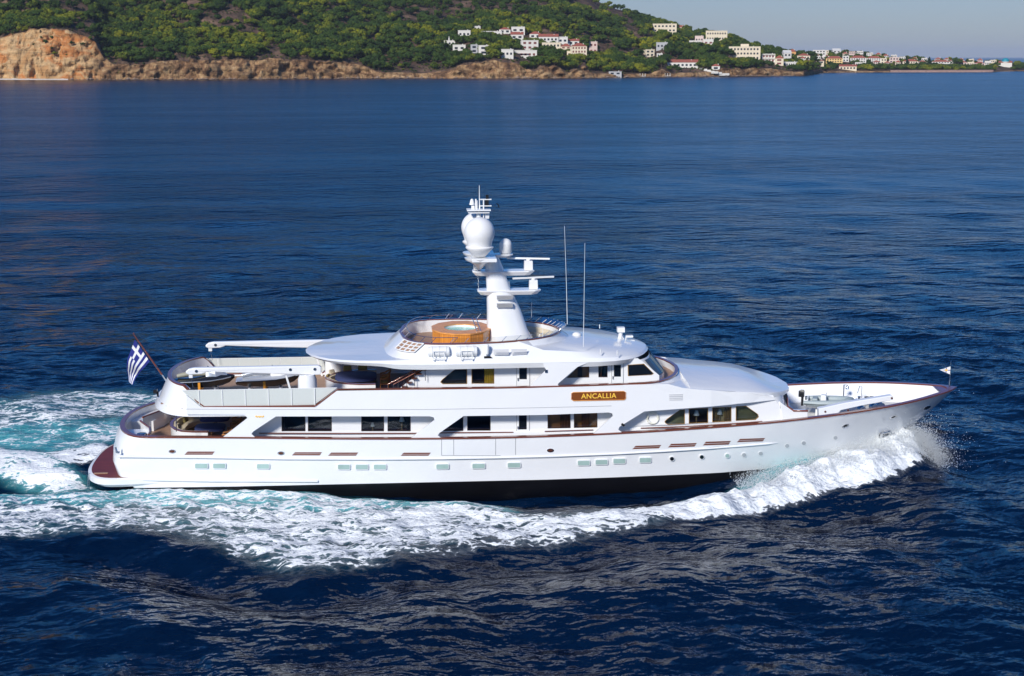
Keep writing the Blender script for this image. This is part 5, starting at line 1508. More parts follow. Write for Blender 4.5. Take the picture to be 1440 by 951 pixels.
# upper side plating with slanted openings
mb = MB(); YP = -4.24
panel([(741, 548), (767, 521.5), (768, 519.3), (766, 517.7), (764, 511), (830, 509), (812, 516.3), (785, 539.5), (784.5, 541.3), (790, 546)], YP, (), 0.1, mb=mb)
mb.build('upper_side_plating', M['white'], yacht)
mp = MB(); mp.v = [(a, -b_, c) for a, b_, c in mb.v]; mp.f = mb.f; mp.m = mb.m; mp.build('upper_side_plating', M['white'], yacht)
P = Vector(onY(768, 522, YP - 0.02)); MB().box(P, (0.14, 0.1, 0.16)).build('side_light', M['steel'], yacht)
P = Vector(onY(876, 597.5, YS - 0.02)); MB().box(P, (0.2, 0.1, 0.12), ry=0.6).build('side_light', M['black'], yacht)

# ------------------------------------------------------------------ roof, fairing and sun deck
def roof_half(x, e=0.0):
    return float(np.interp(x, [-11.6, -11.5, -11.2, -10.8, -10.2, -9.5, -8.6, -7.6, -6.6, -4, 4.8, 5.8, 6.6, 7.2, 7.7, 8.05, 8.25, 8.32], [0, 0.9, 1.75, 2.45, 3.1, 3.55, 3.9, 4.08, 4.16, 4.25, 4.25, 4.08, 3.7, 3.15, 2.35, 1.5, 0.75, 0])) + e
RX = [-11.6, -11.5, -11.2, -10.8, -10.2, -9.5, -8.6, -7.9, -7.2, -6.6, -6.2, -5, -4, -2, 0, 2, 3.5, 4.8, 5.8, 6.6, 7.2, 7.7, 8.05, 8.25, 8.32]
def sx_(x, d): # shrink towards the middle in x
    return -1.6 + (x + 1.6) * (1 - d / 9.9)
def rzb(x): return float(np.interp(x, [-11.6, -7.4, -6.4, -5.6, 5, 8.3], [6.86, 6.80, 6.62, 6.57, 6.60, 6.72]))
def rzt(x): return float(np.interp(x, [-11.6, -9, -6, 4, 8.3], [7.02, 7.08, 7.12, 7.12, 6.98]))
def coam_half(x): return float(np.interp(x, [-6.15, -6.0, -5.7, -5.2, -4.6, -3.8, -2.5, -0.6, 0.8, 1.7, 2.4, 2.85, 3.1, 3.18], [0, 1.6, 2.7, 3.4, 3.7, 3.82, 3.82, 3.55, 3.1, 2.6, 1.95, 1.25, 0.6, 0]))
ZC = 7.93
rf = MB()
CXs = np.interp(range(len(RX)), [0, len(RX) - 1], [0, 1])
cxs_ = [-6.15, -6.12, -6.05, -5.95, -5.8, -5.6, -5.35, -5.1, -4.8, -4.5, -4.1, -3.3, -2.5, -1.4, -0.4, 0.4, 1.0, 1.6, 2.0, 2.4, 2.65, 2.85, 3.03, 3.13, 3.18]
for sgn in (-1, 1):
    bot_c = [(x, 0, rzb(x)) for x in RX]
    bot = [(sx_(x, 0.12), sgn * max(0, roof_half(x) - 0.12), rzb(x)) for x in RX]
    mid = [(x, sgn * roof_half(x), (rzb(x) + rzt(x)) / 2 + .03) for x in RX]
    tp_ = [(sx_(x, 0.10), sgn * max(0, roof_half(x) - 0.10), rzt(x)) for x in RX]
    # plateau edge: aft it falls in to the fairing foot, forward it carries the sloping wheelhouse top
    pe = []
    for k, x in enumerate(RX):
        cxv = cxs_[k]; ch_ = coam_half(cxv)
        if x <= -5:
            pe.append((cxv - 0.95, sgn * min(ch_ + 0.34, 4.1) * min(1, k / 2), rzt(x) + 0.05))
        elif x < 2:
            pe.append((cxv * 0.5 + x * 0.5, sgn * (ch_ + 0.14), 7.42))
        else:
            pe.append((sx_(x, 0.5), sgn * max(0, roof_half(x) - 0.42 - 0.1 * (x - 2) / 6), float(np.interp(x, [2, 8.3], [7.52, 7.12]))))
    cr = [(cxs_[k], sgn * coam_half(cxs_[k]), ZC) for k in range(len(RX))]
    ft_ = []
    for k, x in enumerate(RX):
        if x <= 2: ft_.append(tuple(Vector(pe[k]).lerp(Vector(cr[k]), 0.5)))
        else:
            ft_.append((cxs_[k] + 0.25 + 0.2 * (x - 2) / 6, sgn * (coam_half(cxs_[k]) + 0.12 * min(1, (len(RX) - 1 - k) / 2)), 7.62))
    rf.loft([bot_c, bot, mid, tp_, pe, ft_, cr], ring_closed=False)
    if sgn < 0: FAIR = (cr, ft_, pe)
roof_o = rf.build('bridge_deck_roof', M['white'], yacht, smooth=24)
# coaming inside, rail, floor
cpath = [(x, coam_half(x), ZC) for x in cxs_]
cin = offset_in(cpath, 0.14); cin[0] = (cpath[0][0] + .14, 0, ZC); cin[-1] = (cpath[-1][0] - .14, 0, ZC)
cou = offset_in(cpath, -0.04); cou[0] = (cpath[0][0] - .04, 0, ZC); cou[-1] = (cpath[-1][0] + .04, 0, ZC)
ci = MB()
for sgn in (-1, 1):
    ci.loft([[(x, sgn * y, ZC - .003) for x, y, z in cin], [(x, sgn * y, 7.2) for x, y, z in cin]], ring_closed=False)
ci.build('coaming_lining', M['white'], yacht, smooth=50)
ring_strip(cin, cou, -0.02, 0.05).build('sun_deck_rail', M['varnish'], yacht, smooth=50)
MB().loft([[(x, -y, 7.215) for x, y, z in cin], [(x, y, 7.215) for x, y, z in cin]], ring_closed=False).build('sun_deck', M['teak'], yacht)
# steel rail with glass aft, wind screen forward
rl = MB()
aft = [(x + 0.35, y * 0.93, z + 0.32) for x, y, z in cpath if x < -3.0]
for sgn in (-1, 1):
    rl.tube([(x, sgn * y, z) for x, y, z in aft], 0.018, 5)
    for k in range(1, len(aft), 2):
        x, y, z = aft[k]; rl.tube([(cpath[k][0], sgn * cpath[k][1], ZC), (x, sgn * y, z)], 0.016, 5)
rl.build('sun_deck_handrail', M['steel'], yacht, smooth=60)
gl = MB(); wsf = [(x, y) for x, y, z in cpath if x > -3.4]
for sgn in (-1, 1):
    lo_r = [(x, sgn * y, ZC + .05) for x, y in wsf]; hi_r = [(x + 0.28 * max(0, (x + 1) / 4), sgn * (y + 0.02), ZC + 0.34) for x, y in wsf]
    gl.loft([lo_r, hi_r], ring_closed=False)
gl.build('wind_screen', M['clear'], yacht, smooth=60)
br = MB()
for sgn in (-1, 1):
    for k in range(0, len(wsf), 1):
        x, y = wsf[k]
        br.tube([(x - 0.1, sgn * y, ZC + .04), (x + 0.14 + 0.2 * max(0, (x + 1) / 4), sgn * (y + .02), ZC + 0.34)], 0.017, 5)
br.build('screen_stanchion', M['steel'], yacht)
# white lattice on the aft fairing
lt = MB()
def fair(k, f):
    i = int(k); g = k - i
    mixk = lambda A: Vector(A[i]).lerp(Vector(A[i + 1]), g)
    c_, m_, p_ = mixk(FAIR[0]), mixk(FAIR[1]), mixk(FAIR[2])
    q = c_.lerp(m_, f * 2) if f < 0.5 else m_.lerp(p_, f * 2 - 1)
    return q + Vector((-0.05, -0.03, 0.045))
pn_ = MB(); ks = np.linspace(4.0, 8.2, 12)
pn_.loft([[fair(k, f) for k in ks] for f in (0.04, 0.25, 0.5, 0.6)], ring_closed=False)
pn_.build('stair_opening', M['teak'], yacht, smooth=60)
for k in (4.0, 5.1, 6.2, 7.2, 8.2): lt.tube([fair(k, f) + Vector((-.02, -.02, .02)) for f in (0.03, 0.25, 0.5, 0.6)], 0.04, 5)
for f in (0.04, 0.23, 0.42, 0.6): lt.tube([fair(k, f) + Vector((-.02, -.02, .02)) for k in ks], 0.035, 5)
lt.build('lattice', M['white2'], yacht)
# air grilles on the fairing and trunk
def grille(x0, y0, x1, y1, n, Y, dy=0):
    g_ = MB()
    for k in range(n):
        yy = y0 + (y1 - y0) * (k + 0.5) / n
        p, q = Vector(onY(x0, yy, Y)), Vector(onY(x1, yy + dy, Y))
        g_.box((p + q) / 2, ((q - p).length, 0.03, 0.035))
    g_.build('air_grille', mat('grille_shadow_grey', (0.5, 0.51, 0.53), 0.5) if 'grille_shadow_grey' not in bpy.data.materials else bpy.data.materials['grille_shadow_grey'], yacht)
grille(694, 491.5, 715.5, 499.5, 5, -4.05); grille(719, 491, 741, 499, 5, -4.05)
grille(941, 554, 960, 563.5, 4, YS - 0.01)

# ------------------------------------------------------------------ stern deck fittings of the yacht
# stern lockers and stair well, with a curved varnished rail
lk = MB()
def arc(cx_, cy_, r_, a0, a1, z, n=10, ex=1.0): return [(cx_ + r_ * math.cos(R(a)), cy_ + ex * r_ * math.sin(R(a)), z) for a in np.linspace(a0, a1, n)]
deckz = rail_z(-20) - 1.0
o1 = [(-21.9 + 0.0, -0.9), (-21.55, -2.6), (-20.9, -3.5), (-20.2, -3.6), (-20.15, -2.6), (-20.5, -1.4), (-20.6, -0.9)]
lk.loft([[(x, y, deckz) for x, y in o1], [(x, y, deckz + 0.62) for x, y in o1]])
lk.mirror()
lk.build('stern_locker', M['white'], yacht)
vr = [(-20.1, -3.55, deckz + 0.98), (-20.12, -2.9, deckz + 0.98), (-20.3, -2.0, deckz + 0.98), (-20.75, -1.1, deckz + 0.98), (-21.1, -0.4, deckz + 0.98)]
sc2 = MB(); sc2.loft([[v for v in vr], [(x, y, deckz) for x, y, z in vr]], ring_closed=False)
sc2.loft([[(x + .08, y, z) for x, y, z in vr], [(x + .08, y, deckz) for x, y, z in vr]], ring_closed=False).mirror(); sc2.build('stair_screen', M['white'], yacht, smooth=50)
v2 = MB().tube(vr, 0.06, 8); v2.mirror(); v2.build('stair_screen_rail', M['varnish'], yacht, smooth=60)
MB().lathe([(0.32, 0), (0.32, 0.3), (0.26, 0.36)], (-20.55, -3.15, deckz + 0.6), 16).build('capstan', M['steel'], yacht, smooth=50)
gt = MB()
for z in (0.25, 0.6, 0.9): gt.tube([(-21.3, -3.3, deckz + z), (-20.2, -3.75, deckz + z)], 0.02, 5)
gt.build('stern_gate', M['steel'], yacht)
# pole at the edge of the overhang and the port-side bulwark door
P = Vector(onY(247.5, 583, -3.9)); Q = Vector(onY(248, 607, -3.9))
MB().tube([P, Q], 0.03, 6).build('support_pole', M['steel'], yacht)
# black stern light
MB().box((-20.02, -1.2, 4.95), (0.2, 0.3, 0.22)).box((-19.9, -1.2, 4.78), (0.1, 0.1, 0.3)).build('stern_light', M['black'], yacht)

# dark aft wall of the saloon
MB().box((-13.2, 0, 3.1), (0.1, 6.6, 2.4)).build('saloon_aft_wall', M['brownwood'], yacht)
MB().box((-13.29, 0, 3.0), (0.06, 3.0, 2.0)).build('saloon_door', M['pane_dark'], yacht)
# lining of the overhang above the aft deck and wall of the lounge on the upper deck
MB().box((-5.35, -0.4, 5.6), (0.1, 5.6, 2.0)).build('lounge_aft_wall', M['brownwood'], yacht)
MB().box((-5.42, -0.9, 5.55), (0.06, 1.9, 1.8)).build('lounge_door', M['pane_dark'], yacht)
# stairs from upper deck to sun deck with varnished handrails
sta = MB()
for k in range(8): sta.box((-6.75 + 0.27 * k, -3.2, 4.75 + 0.24 * k), (0.3, 0.75, 0.05))
sta.build('stairs', M['darkwood'], yacht)
for yy in (-3.55, -2.8):
    p0, p1 = tuple(onY(553 if yy < -3 else 545, 541, yy)), tuple(onY(598 if yy < -3 else 590, 517, yy))
    ss_ = MB().tube([p0, p1], 0.045, 6); ss_.build('stair_handrail', M['varnish'], yacht, smooth=60)
    s2 = MB()
    for k in range(4): 
        f = k / 3; x = p0[0] + (p1[0] - p0[0]) * f; z = p0[2] + (p1[2] - p0[2]) * f
        s2.tube([(x, yy, z - 0.75), (x, yy, z)], 0.02, 5)
    s2.build('stair_post', M['steel'], yacht)

# ------------------------------------------------------------------ mast
mt = MB()
def msec(x0, x1, y, z, n=16):
    xc = (x0 + x1) / 2; a = (x1 - x0) / 2
    return [(xc + a * math.copysign(abs(math.cos(t)) ** 0.7, math.cos(t)), y * math.copysign(abs(math.sin(t)) ** 0.8, math.sin(t)), z) for t in np.linspace(0, 2 * math.pi, n, endpoint=False)]
mt.loft([msec(-1.2, 1.75, 1.0, 7.2), msec(-1.12, 1.28, 0.8, 7.95), msec(-1.12, 0.85, 0.66, 9.2), msec(-1.14, 0.22, 0.52, 10.5), msec(-1.2, -0.15, 0.42, 11.6), msec(-1.3, -0.5, 0.36, 12.4)])
mast_o = mt.build('mast', M['white'], yacht, smooth=50)
def platform(x0, x1, hw, z, nm, tip=0.35, zt=0.28):
    def rg(x0_, x1_, h_, z_):
        return [(x0_, -h_ * 0.6, z_), (x0_ + 0.25, -h_, z_), (x1_ - tip, -h_, z_), (x1_, -h_ * 0.45, z_), (x1_, h_ * 0.45, z_), (x1_ - tip, h_, z_), (x0_ + 0.25, h_, z_), (x0_, h_ * 0.6, z_)]
    mb = MB(); mb.loft([rg(x0 + .2, x1 - .25, hw - .15, z - zt), rg(x0, x1, hw, z - 0.06), rg(x0, x1, hw, z)])
    return mb.build(nm, M['white'], mast_o, bevel=0.02)
pz_ = lambda px, py, Y=0: Vector(onY(px, py, Y))
zA = pz_(700, 407)[2]; platform(pz_(671, 405)[0], pz_(760, 408)[0], 0.55, zA, 'platform')
zB = pz_(700, 380)[2]; platform(pz_(664, 378)[0], pz_(751, 380)[0], 0.5, zB, 'platform')
zD = pz_(700, 357)[2]
platform(pz_(690, 357)[0] - 0.6, pz_(721, 355)[0], 0.4, zD, 'platform', 0.2, 0.2)
MB().box((-1.35, 0, zD - 0.12), (1.4, 3.9, 0.2)).build('platform', M['white'], mast_o, bevel=0.03)
MB().lathe([(0.12, -0.7), (0.45, -0.35), (0.8, -0.18), (0.85, -0.05)], (-1.6, -1.15, zD), 20).build('dome_support', M['white'], mast_o, smooth=50)
MB().lathe([(0.12, -0.7), (0.45, -0.35), (0.8, -0.18), (0.85, -0.05)], (-1.6, 1.15, zD), 20).build('dome_support', M['white'], mast_o, smooth=50)
def satdome(x, y, zc, r, zb, nm='satellite_dome'):
    prof = [(0.40 * r, zb - zc + .02), (0.80 * r, -1.14 * r), (0.92 * r, -1.02 * r), (0.92 * r, -0.95 * r), (0.80 * r, -0.90 * r), (0.81 * r, -0.74 * r), (0.89 * r, -0.50 * r), (0.965 * r, -0.28 * r)] + [(r * math.cos(a), r * math.sin(a)) for a in np.linspace(-0.2, math.pi / 2 - 0.001, 14)]
    MB().lathe(prof, (x, y, zc), 32).build(nm, M['dome'], mast_o, smooth=60)
M['dome'] = mat('white_radome', (0.80, 0.80, 0.79), 0.4)
c1 = pz_(674.3, 327, -1.15); satdome(c1[0], -1.15, c1[2], 0.86, zD + 0.0)
c2 = pz_(669.5, 319.5, 1.15); satdome(c2[0], 1.15, c2[2], 0.86, zD + 0.0)
c3 = pz_(711, 343, 0)
MB().lathe([(0.30, -0.5), (0.36, -0.42), (0.36, 0.0)] + [(0.36 * math.cos(a), 0.36 * math.sin(a)) for a in np.linspace(0.1, 1.569, 9)], (c3[0], 0, zD + 0.52), 24).build('small_radome', M['dome'], mast_o, smooth=60)
for (bx_, by_, a) in ((743, 373, 3.0), (750, 404, -7)):
    P = pz_(bx_, by_); zt_ = zB if by_ < 390 else zA
    b_ = MB().box((P[0], 0, zt_ + 0.27), (0.50, 0.45, 0.52), top=0.94); rb_ = b_.build('radar', M['dome'], mast_o, bevel=0.02)
    MB().lathe([(0.12, 0), (0.12, 0.1)], (P[0], 0, zt_ + 0.53), 12).box((P[0], 0, zt_ + 0.66), (2.5, 0.13, 0.10), rz=R(12 * (-1 if a > 0 else 1)) , ry=0).build('scanner', M['dome'], rb_, bevel=0.02)
mb = MB().box((pz_(671, 375)[0], 0, zB + 0.2), (0.4, 0.35, 0.36), top=1.1); mb.build('small_antenna', M['dome'], mast_o, bevel=0.02)
MB().lathe([(0.16, 0), (0.2, 0.12), (0.16, 0.42), (0.05, 0.46)], (pz_(713, 400)[0], 0.2, zA), 14).build('small_antenna', M['dome'], mast_o, smooth=50)
w1 = MB().tube([(pz_(671, 360)[0], -0.2, zD - 0.2), (pz_(672.5, 404)[0], -0.2, zA)], 0.025, 5); w1.build('signal_line', M['steel'], mast_o)
# grille on the mast foot
for y0 in (416, 427): 
    g_ = MB()
    for k in range(4):
        yy = y0 + k * 1.5; p, q = pz_(698.5, yy, -0.72 - 0.0), pz_(721, yy, -0.72)
        g_.box((p + q) / 2, ((q - p).length, 0.2, 0.03))
    g_.build('mast_grille', bpy.data.materials['grille_shadow_grey'], mast_o)
# top cross-trees
T0 = pz_(674, 297, 0); xt = T0[0]
tt = MB()
tt.box((pz_(673, 297)[0], 0, pz_(673, 295)[2]), (1.35, 0.9, 0.07)).box((pz_(673, 298.5)[0], 0, pz_(673, 298.6)[2]), (1.2, 0.7, 0.05))
tt.tube([(pz_(674, 330)[0], 0, zD), (pz_(673, 296)[0], 0, pz_(673, 296)[2])], 0.14, 8)
tt.tube([(pz_(680, 312)[0], -.1, pz_(680, 312)[2]), (pz_(680, 280)[0], -.1, pz_(680, 280)[2])], 0.04, 6)
for py_ in (280.5, 289.5): tt.box((pz_(683, py_)[0], 0, pz_(683, py_)[2]), (0.65, 0.25, 0.05))
tt.build('cross_tree', M['white2'], mast_o)
MB().tube([(pz_(674.5, 295)[0], 0, pz_(674.5, 295)[2]), (pz_(674.3, 285)[0], 0, pz_(674.3, 285)[2]), (pz_(674, 261)[0], 0, pz_(674, 261)[2])], [0.05, 0.03, 0.015], 6).build('whip_aerial', M['white2'], mast_o)
MB().lathe([(0.16, 0), (0.08, 0.3), (0.02, 0.34)], (pz_(663.8, 288)[0], 0, pz_(663.8, 288)[2]), 12).box((pz_(665, 293)[0], 0, pz_(665, 293)[2]), (0.18, 0.2, 0.3)).build('gps_antenna', M['dome'], mast_o)
MB().tube([pz_(669.3, 295), pz_(669.2, 280)], 0.05, 6).tube([pz_(671, 295), pz_(670.8, 282)], 0.03, 6).build('small_aerial', M['dome'], mast_o)
MB().box(pz_(685, 277.5), (0.16, 0.16, 0.3)).box(pz_(684.5, 286.5), (0.22, 0.18, 0.4)).build('navigation_light', M['black'], mast_o)
MB().tube([pz_(689, 289.6), pz_(701.5, 291.5)], 0.008, 4).tube([pz_(701.5, 292), pz_(701.3, 288.5), pz_(698, 286)], 0.035, 5).build('wind_vane', M['black'], mast_o)
MB().box(pz_(685, 304), (0.2, 0.2, 0.28), top=1.3).build('searchlight', M['dome'], mast_o)
# thin whips and fittings on the wheelhouse top
wh = MB().tube([pz_(797.8, 456, 1.4), pz_(796.5, 400, 1.4), pz_(793.8, 318, 1.4)], [0.02, 0.014, 0.008], 6); wh.build('whip_antenna', M['white2'], yacht)
wh = MB().tube([pz_(820.5, 488, -3.9), pz_(820.8, 460, -3.9), pz_(822.5, 342, -3.9)], [0.022, 0.016, 0.008], 6); wh.build('whip_antenna', M['white2'], yacht)
wh = MB().tube([pz_(843.3, 462, 1.0), pz_(843.3, 456.5, 1.0)], 0.025, 6).tube([pz_(747.5, 447, 1.6), pz_(747.5, 425, 1.6)], 0.014, 5).tube([pz_(763.3, 474, -3.0), pz_(763.5, 455, -3.0)], 0.014, 5); wh.build('short_aerial', M['white2'], yacht)
for px_, py_ in ((844.5, 497), (868, 499)):
    MB().tube([pz_(px_, py_ - 6, -4.1), pz_(px_, py_ + 1, -4.1)], 0.03, 6).build('short_aerial', M['white2'], yacht)
MB().lathe([(0.28, 0), (0.24, 0.1), (0.1, 0.17)], (pz_(811, 465, 0.2)[0], 0.2, 7.55), 14).build('deck_dome', M['dome'], yacht, smooth=60)
sl_ = MB(); P = pz_(873, 463.5, 0.6)
sl_.box((P[0], 0.6, P[2]), (0.42, 0.4, 0.28)).tube([(P[0], 0.6, P[2] - .1), (P[0] - .05, 0.6, P[2] - .75)], 0.12, 8).tube([(P[0] - .3, .6, P[2] - .8), (P[0], 0.6, P[2] - .25)], 0.03, 5).tube([(P[0] + .3, .6, P[2] - .8), (P[0], 0.6, P[2] - .25)], 0.03, 5)
P2 = pz_(885, 473, 0.4); sl_.box((P2[0], 0.4, P2[2]), (0.4, 0.3, 0.1)).box((P2[0] + .05, 0.4, P2[2] - .25), (0.5, 0.3, 0.06)).tube([(P2[0] - .2, .4, P2[2] - .3), (P2[0] - .2, .4, P2[2])], 0.025, 5)
sl_.build('searchlight', M['dome'], yacht)

# name board
nb = [onY(a, b_, YS - 0.03) for a, b_ in [(804.5, 553.3), (806.5, 552.3), (877, 550.8), (879.3, 552.3), (879.3, 560), (877.5, 562), (806.5, 563.3), (804, 561.5)]]
nb_o = MB().poly(nb, (0, 0.03, 0)).build('name_board', M['nameboard'], yacht)
P0 = Vector(onY(802, 552, YS - .035))
fr = MB().tube([Vector(p) + Vector((0, -0.005, 0)) for p in [onY(a, b_, YS - 0.03) for a, b_ in [(803.6, 553.3), (806, 551.9), (877, 550.3), (880, 552), (880, 560.3), (877.8, 562.4), (806.3, 563.8), (803.3, 561.8)]]], 0.02, 5, closed=True, cap=False)
fr.build('board_frame', M['orange'], nb_o)
fc = bpy.data.curves.new('lettering', 'FONT'); fc.body = 'ANCALLIA'; fc.size = 0.40; fc.extrude = 0.008; fc.align_x = 'CENTER'; fc.align_y = 'CENTER'; fc.space_character = 1.05; fc.offset = 0.004
fo_ = bpy.data.objects.new('lettering', fc); COL.objects.link(fo_)
Pn = onY(842, 557.2, YS - 0.035); Pl = onY(812, 557.9, YS - .035); Pr = onY(872, 556.6, YS - .035)
bpy.context.view_layer.update()
mt_ = bpy.data.meshes.new_from_object(fo_.evaluated_get(bpy.context.evaluated_depsgraph_get()))
bpy.data.objects.remove(fo_)
# serifs added to the plain capitals, letter feet and heads
mt_.materials.clear(); mt_.materials.append(M['gold'])
lo2 = bpy.data.objects.new('lettering', mt_); COL.objects.link(lo2); lo2.parent = nb_o
lo2.location = Vector(Pn) + Vector((0, -0.012, 0)); lo2.rotation_euler = (math.pi / 2, -math.atan2(Pr[2] - Pl[2], Pr[0] - Pl[0]), 0)
wd = max(v.co.x for v in mt_.vertices) - min(v.co.x for v in mt_.vertices)
k_ = (onY(866, 557, YS)[0] - onY(816.5, 557, YS)[0]) / wd; lo2.scale = (k_, 1.0, 1.0)
mk = MB()
for k in range(7): mk.box(onY(360 + k * 1.7, 586 + (0.5 if k % 2 else -0.3), YS - .02), (0.06, 0.02, 0.05 if k % 3 else 0.08))
mk.build('gold_script', M['gold'], yacht)

# ------------------------------------------------------------------ cranes (boat derricks) aft
for sgn in (-1, 1):
    Yc = sgn * 3.45
    if sgn < 0:
        tipx, zt_ = onY(261, 518, Yc)[0], onY(350, 521, Yc)[2]; bx = onY(432, 530, Yc)[0]
        endx = onY(452, 520, Yc)[0]
    else:
        tipx, zt_ = onY(289, 481, Yc)[0], onY(400, 484, Yc)[2]; bx = tipx + 7.6; endx = bx + 0.7
    z1 = zt_
    cr_o = empty('davit', (0, 0, 0)); cr_o.parent = yacht
    L = bx - tipx
    prof = [(tipx, z1 + .02), (tipx + 0.18, z1 + .16), (tipx + 0.5, z1 + 0.22), (endx - .15, z1 + 0.24), (endx, z1 + .15), (endx, z1 - .2), (endx - .15, z1 - 0.30), (tipx + 4.2, z1 - 0.16), (tipx + 1.2, z1 - .02), (tipx + 0.85, z1 - .14), (tipx + 0.2, z1 - .16), (tipx + .03, z1 - .1)]
    MB().poly([(x, Yc - 0.16, z) for x, z in prof], (0, 0.32, 0)).build('boom', M['white'], cr_o, bevel=0.05)
    pe_ = MB().loft([[(bx + r_ * math.cos(a), Yc + r_ * math.sin(a), z) for a in np.linspace(0, 2 * math.pi, 20, endpoint=False)] for r_, z in ((0.62, 4.55), (0.55, 4.8), (0.52, z1 - 0.55), (0.42, z1 - 0.28))])
    pe_.build('pedestal', M['white'], cr_o, smooth=50)
    MB().box((tipx + 0.27, Yc, z1 - 0.24), (0.2, 0.2, 0.22)).build('hook_block', M['white2'], cr_o)
    MB().tube([(tipx + 0.27, Yc, z1 - 0.3), (tipx + 0.36, Yc, z1 - 0.9)], 0.015, 5).build('hoist_wire', M['steel'], cr_o)
    for xx in (tipx + 0.6, endx - 0.35, bx - 0.9):
        MB().tube([(xx, Yc - 0.19, z1 + .04), (xx, Yc - 0.15, z1 + .04)], 0.085, 12).build('pivot', M['steel'], cr_o)
    MB().box((bx - 0.95, Yc, (4.6 + z1 - .3) / 2), (0.1, 0.1, z1 - 4.9), ry=-0.25).build('strut', M['white2'], cr_o)
# ------------------------------------------------------------------ foredeck
fz = lambda x: rail_z(x) - 1.0
MB().box((17.15, 0, fz(17) + 0.03), (2.9, 5.6, 0.04)).build('foredeck_teak', M['teak'], yacht)
ww = MB(); YW = -3.72
wq = [onY(a, b_, YW) for a, b_ in [(1098, 566), (1115, 578.3), (1136, 578.3), (1136, 590), (1100, 593)]]
ww.poly(wq, (0, 0.5, 0)); ww.build('breakwater_wing', M['white'], yacht, bevel=0.03)
wp = MB(); wp.v = [(a, -b_, c) for a, b_, c in ww.v]; wp.f = ww.f; wp.m = ww.m; wp.build('breakwater_wing', M['white'], yacht, bevel=0.03)
vr2 = []
P1 = Vector(onY(1115, 578, YW)); P2 = Vector(onY(1136, 578, YW))
vr2 = [P2, P1 + Vector((0.05, 0, 0)), Vector((P1.x - 0.15, P1.y + .5, P1.z + 0.12))]
for f in np.linspace(0.2, 1, 8): vr2.append(Vector((P1.x - 0.15 + 0.55 * math.sin(f * 1.57), (P1.y + .5) * (1 - f), P1.z + 0.12 + 0.35 * f)))
v_ = MB().tube(vr2, 0.055, 8); v_.mirror(); v_.build('breakwater_rail', M['varnish'], yacht, smooth=60)
bs = MB().loft([vr2, [Vector((p.x - .02, p.y * 0.84, fz(16.5))) for p in vr2]], ring_closed=False); bs.mirror(); bs.build('breakwater_screen', M['white'], yacht)
MB().box((16.95, -1.6, fz(16.8) + 0.25), (0.9, 2.2, 0.45)).box((16.95, 1.6, fz(16.8) + 0.25), (0.9, 2.2, 0.45)).build('foredeck_seat', M['white2'], yacht, bevel=0.04)
dv = MB(); YD = -2.95
dv.poly([onY(a, b_, YD) for a, b_ in [(1151.5, 575), (1190, 566.5), (1254, 556.3), (1257, 558), (1256, 563), (1210, 571), (1183, 577), (1175, 586), (1152, 592)]], (0, 0.42, 0))
dvo = dv.build('foredeck_davit', M['white'], yacht, bevel=0.04)
for a, b_ in ((1160.5, 579), (1192.5, 577), (1254, 560)):
    P = Vector(onY(a, b_, YD - .01)); MB().tube([P, P + Vector((0, -.03, 0))], 0.06, 8).build('pin', M['darkwood'], dvo)
P = Vector(onY(1151.2, 584, -3.0))
wl = empty('windlass', (0, 0, 0)); wl.parent = yacht
for k, (a, b_, Y_) in enumerate(((1212, 577, -2.2), (1229, 573.5, -2.2), (1238, 571, -1.6))):
    P = Vector(onY(a, b_, Y_)); 
    MB().tube([P + Vector((-.0, -.2, 0)), P + Vector((0, -.1, 0)), P + Vector((0, .1, 0)), P + Vector((0, .25, 0))], [0.24, 0.14, 0.14, 0.24], 14).build('drum', M['steel'], wl, smooth=40)
for a, b_ in ((1222.5, 560), (1286, 561)):
    P = Vector(onY(a, b_, 1.2)); b_o = MB()
    for d in (-0.16, 0.16): b_o.lathe([(0.1, -0.35), (0.1, 0), (0.15, 0.03), (0.15, 0.09)], (P.x + d, P.y, P.z), 12)
    b_o.box((P.x, P.y, P.z - .32), (0.6, 0.26, 0.05)); b_o.build('mooring_bollard', M['black'], yacht, smooth=50)
for a, b_ in ((1201, 563.5), (1206, 562.5), (1196, 566)):
    P = Vector(onY(a, b_, 0.3)); MB().lathe([(0.09, -.3), (0.09, 0), (0.13, .02), (0.13, .07)], P, 10).build('deck_fitting', M['steel'], yacht)
P = Vector(onY(1187, 541, 1.8)); MB().tube([P, (P.x, P.y, fz(P.x))], 0.04, 6).build('steel_post', M['steel'], yacht)
P = Vector(onY(1191.5, 545, 1.9)); MB().lathe([(0.11, -.1), (0.09, 0.05), (0.03, 0.12)], P, 12).tube([P + Vector((-.2, 0, .16)), P + Vector((0, 0, .16)), P + Vector((0, 0, 0.1))], 0.02, 5).build('ship_bell', M['steel'], yacht, smooth=60)
P = Vector(onY(1209, 543, 1.2)); MB().tube([P + Vector((-.12, 0, -.45)), P, P + Vector((.14, 0, -.05)), P + Vector((.16, 0, -.75))], 0.025, 6).build('steel_frame', M['steel'], yacht)
P = Vector(onY(1208, 563, -.2)); MB().lathe([(0.12, -.2), (0.16, 0), (0.07, .1), (0.1, .25)], P, 12).build('capstan', M['steel'], yacht, smooth=50)
sm = MB()
for x in (15.4, 17.2, 19, 20.8, 22.4, 23.8):
    b = b_rail(x) - 0.235; sm.box((x, b, rail_z(x) - .5), (0.02, 0.02, 0.9))
sm.build('bulwark_seam', M['groove'], yacht)
sm = MB().tube([(x, b_rail(x) - 0.27, rail_z(x) - 0.62) for x in np.arange(15.5, 25.4, 0.8)], 0.014, 4); sm.build('bulwark_ledge', M['groove'], yacht)
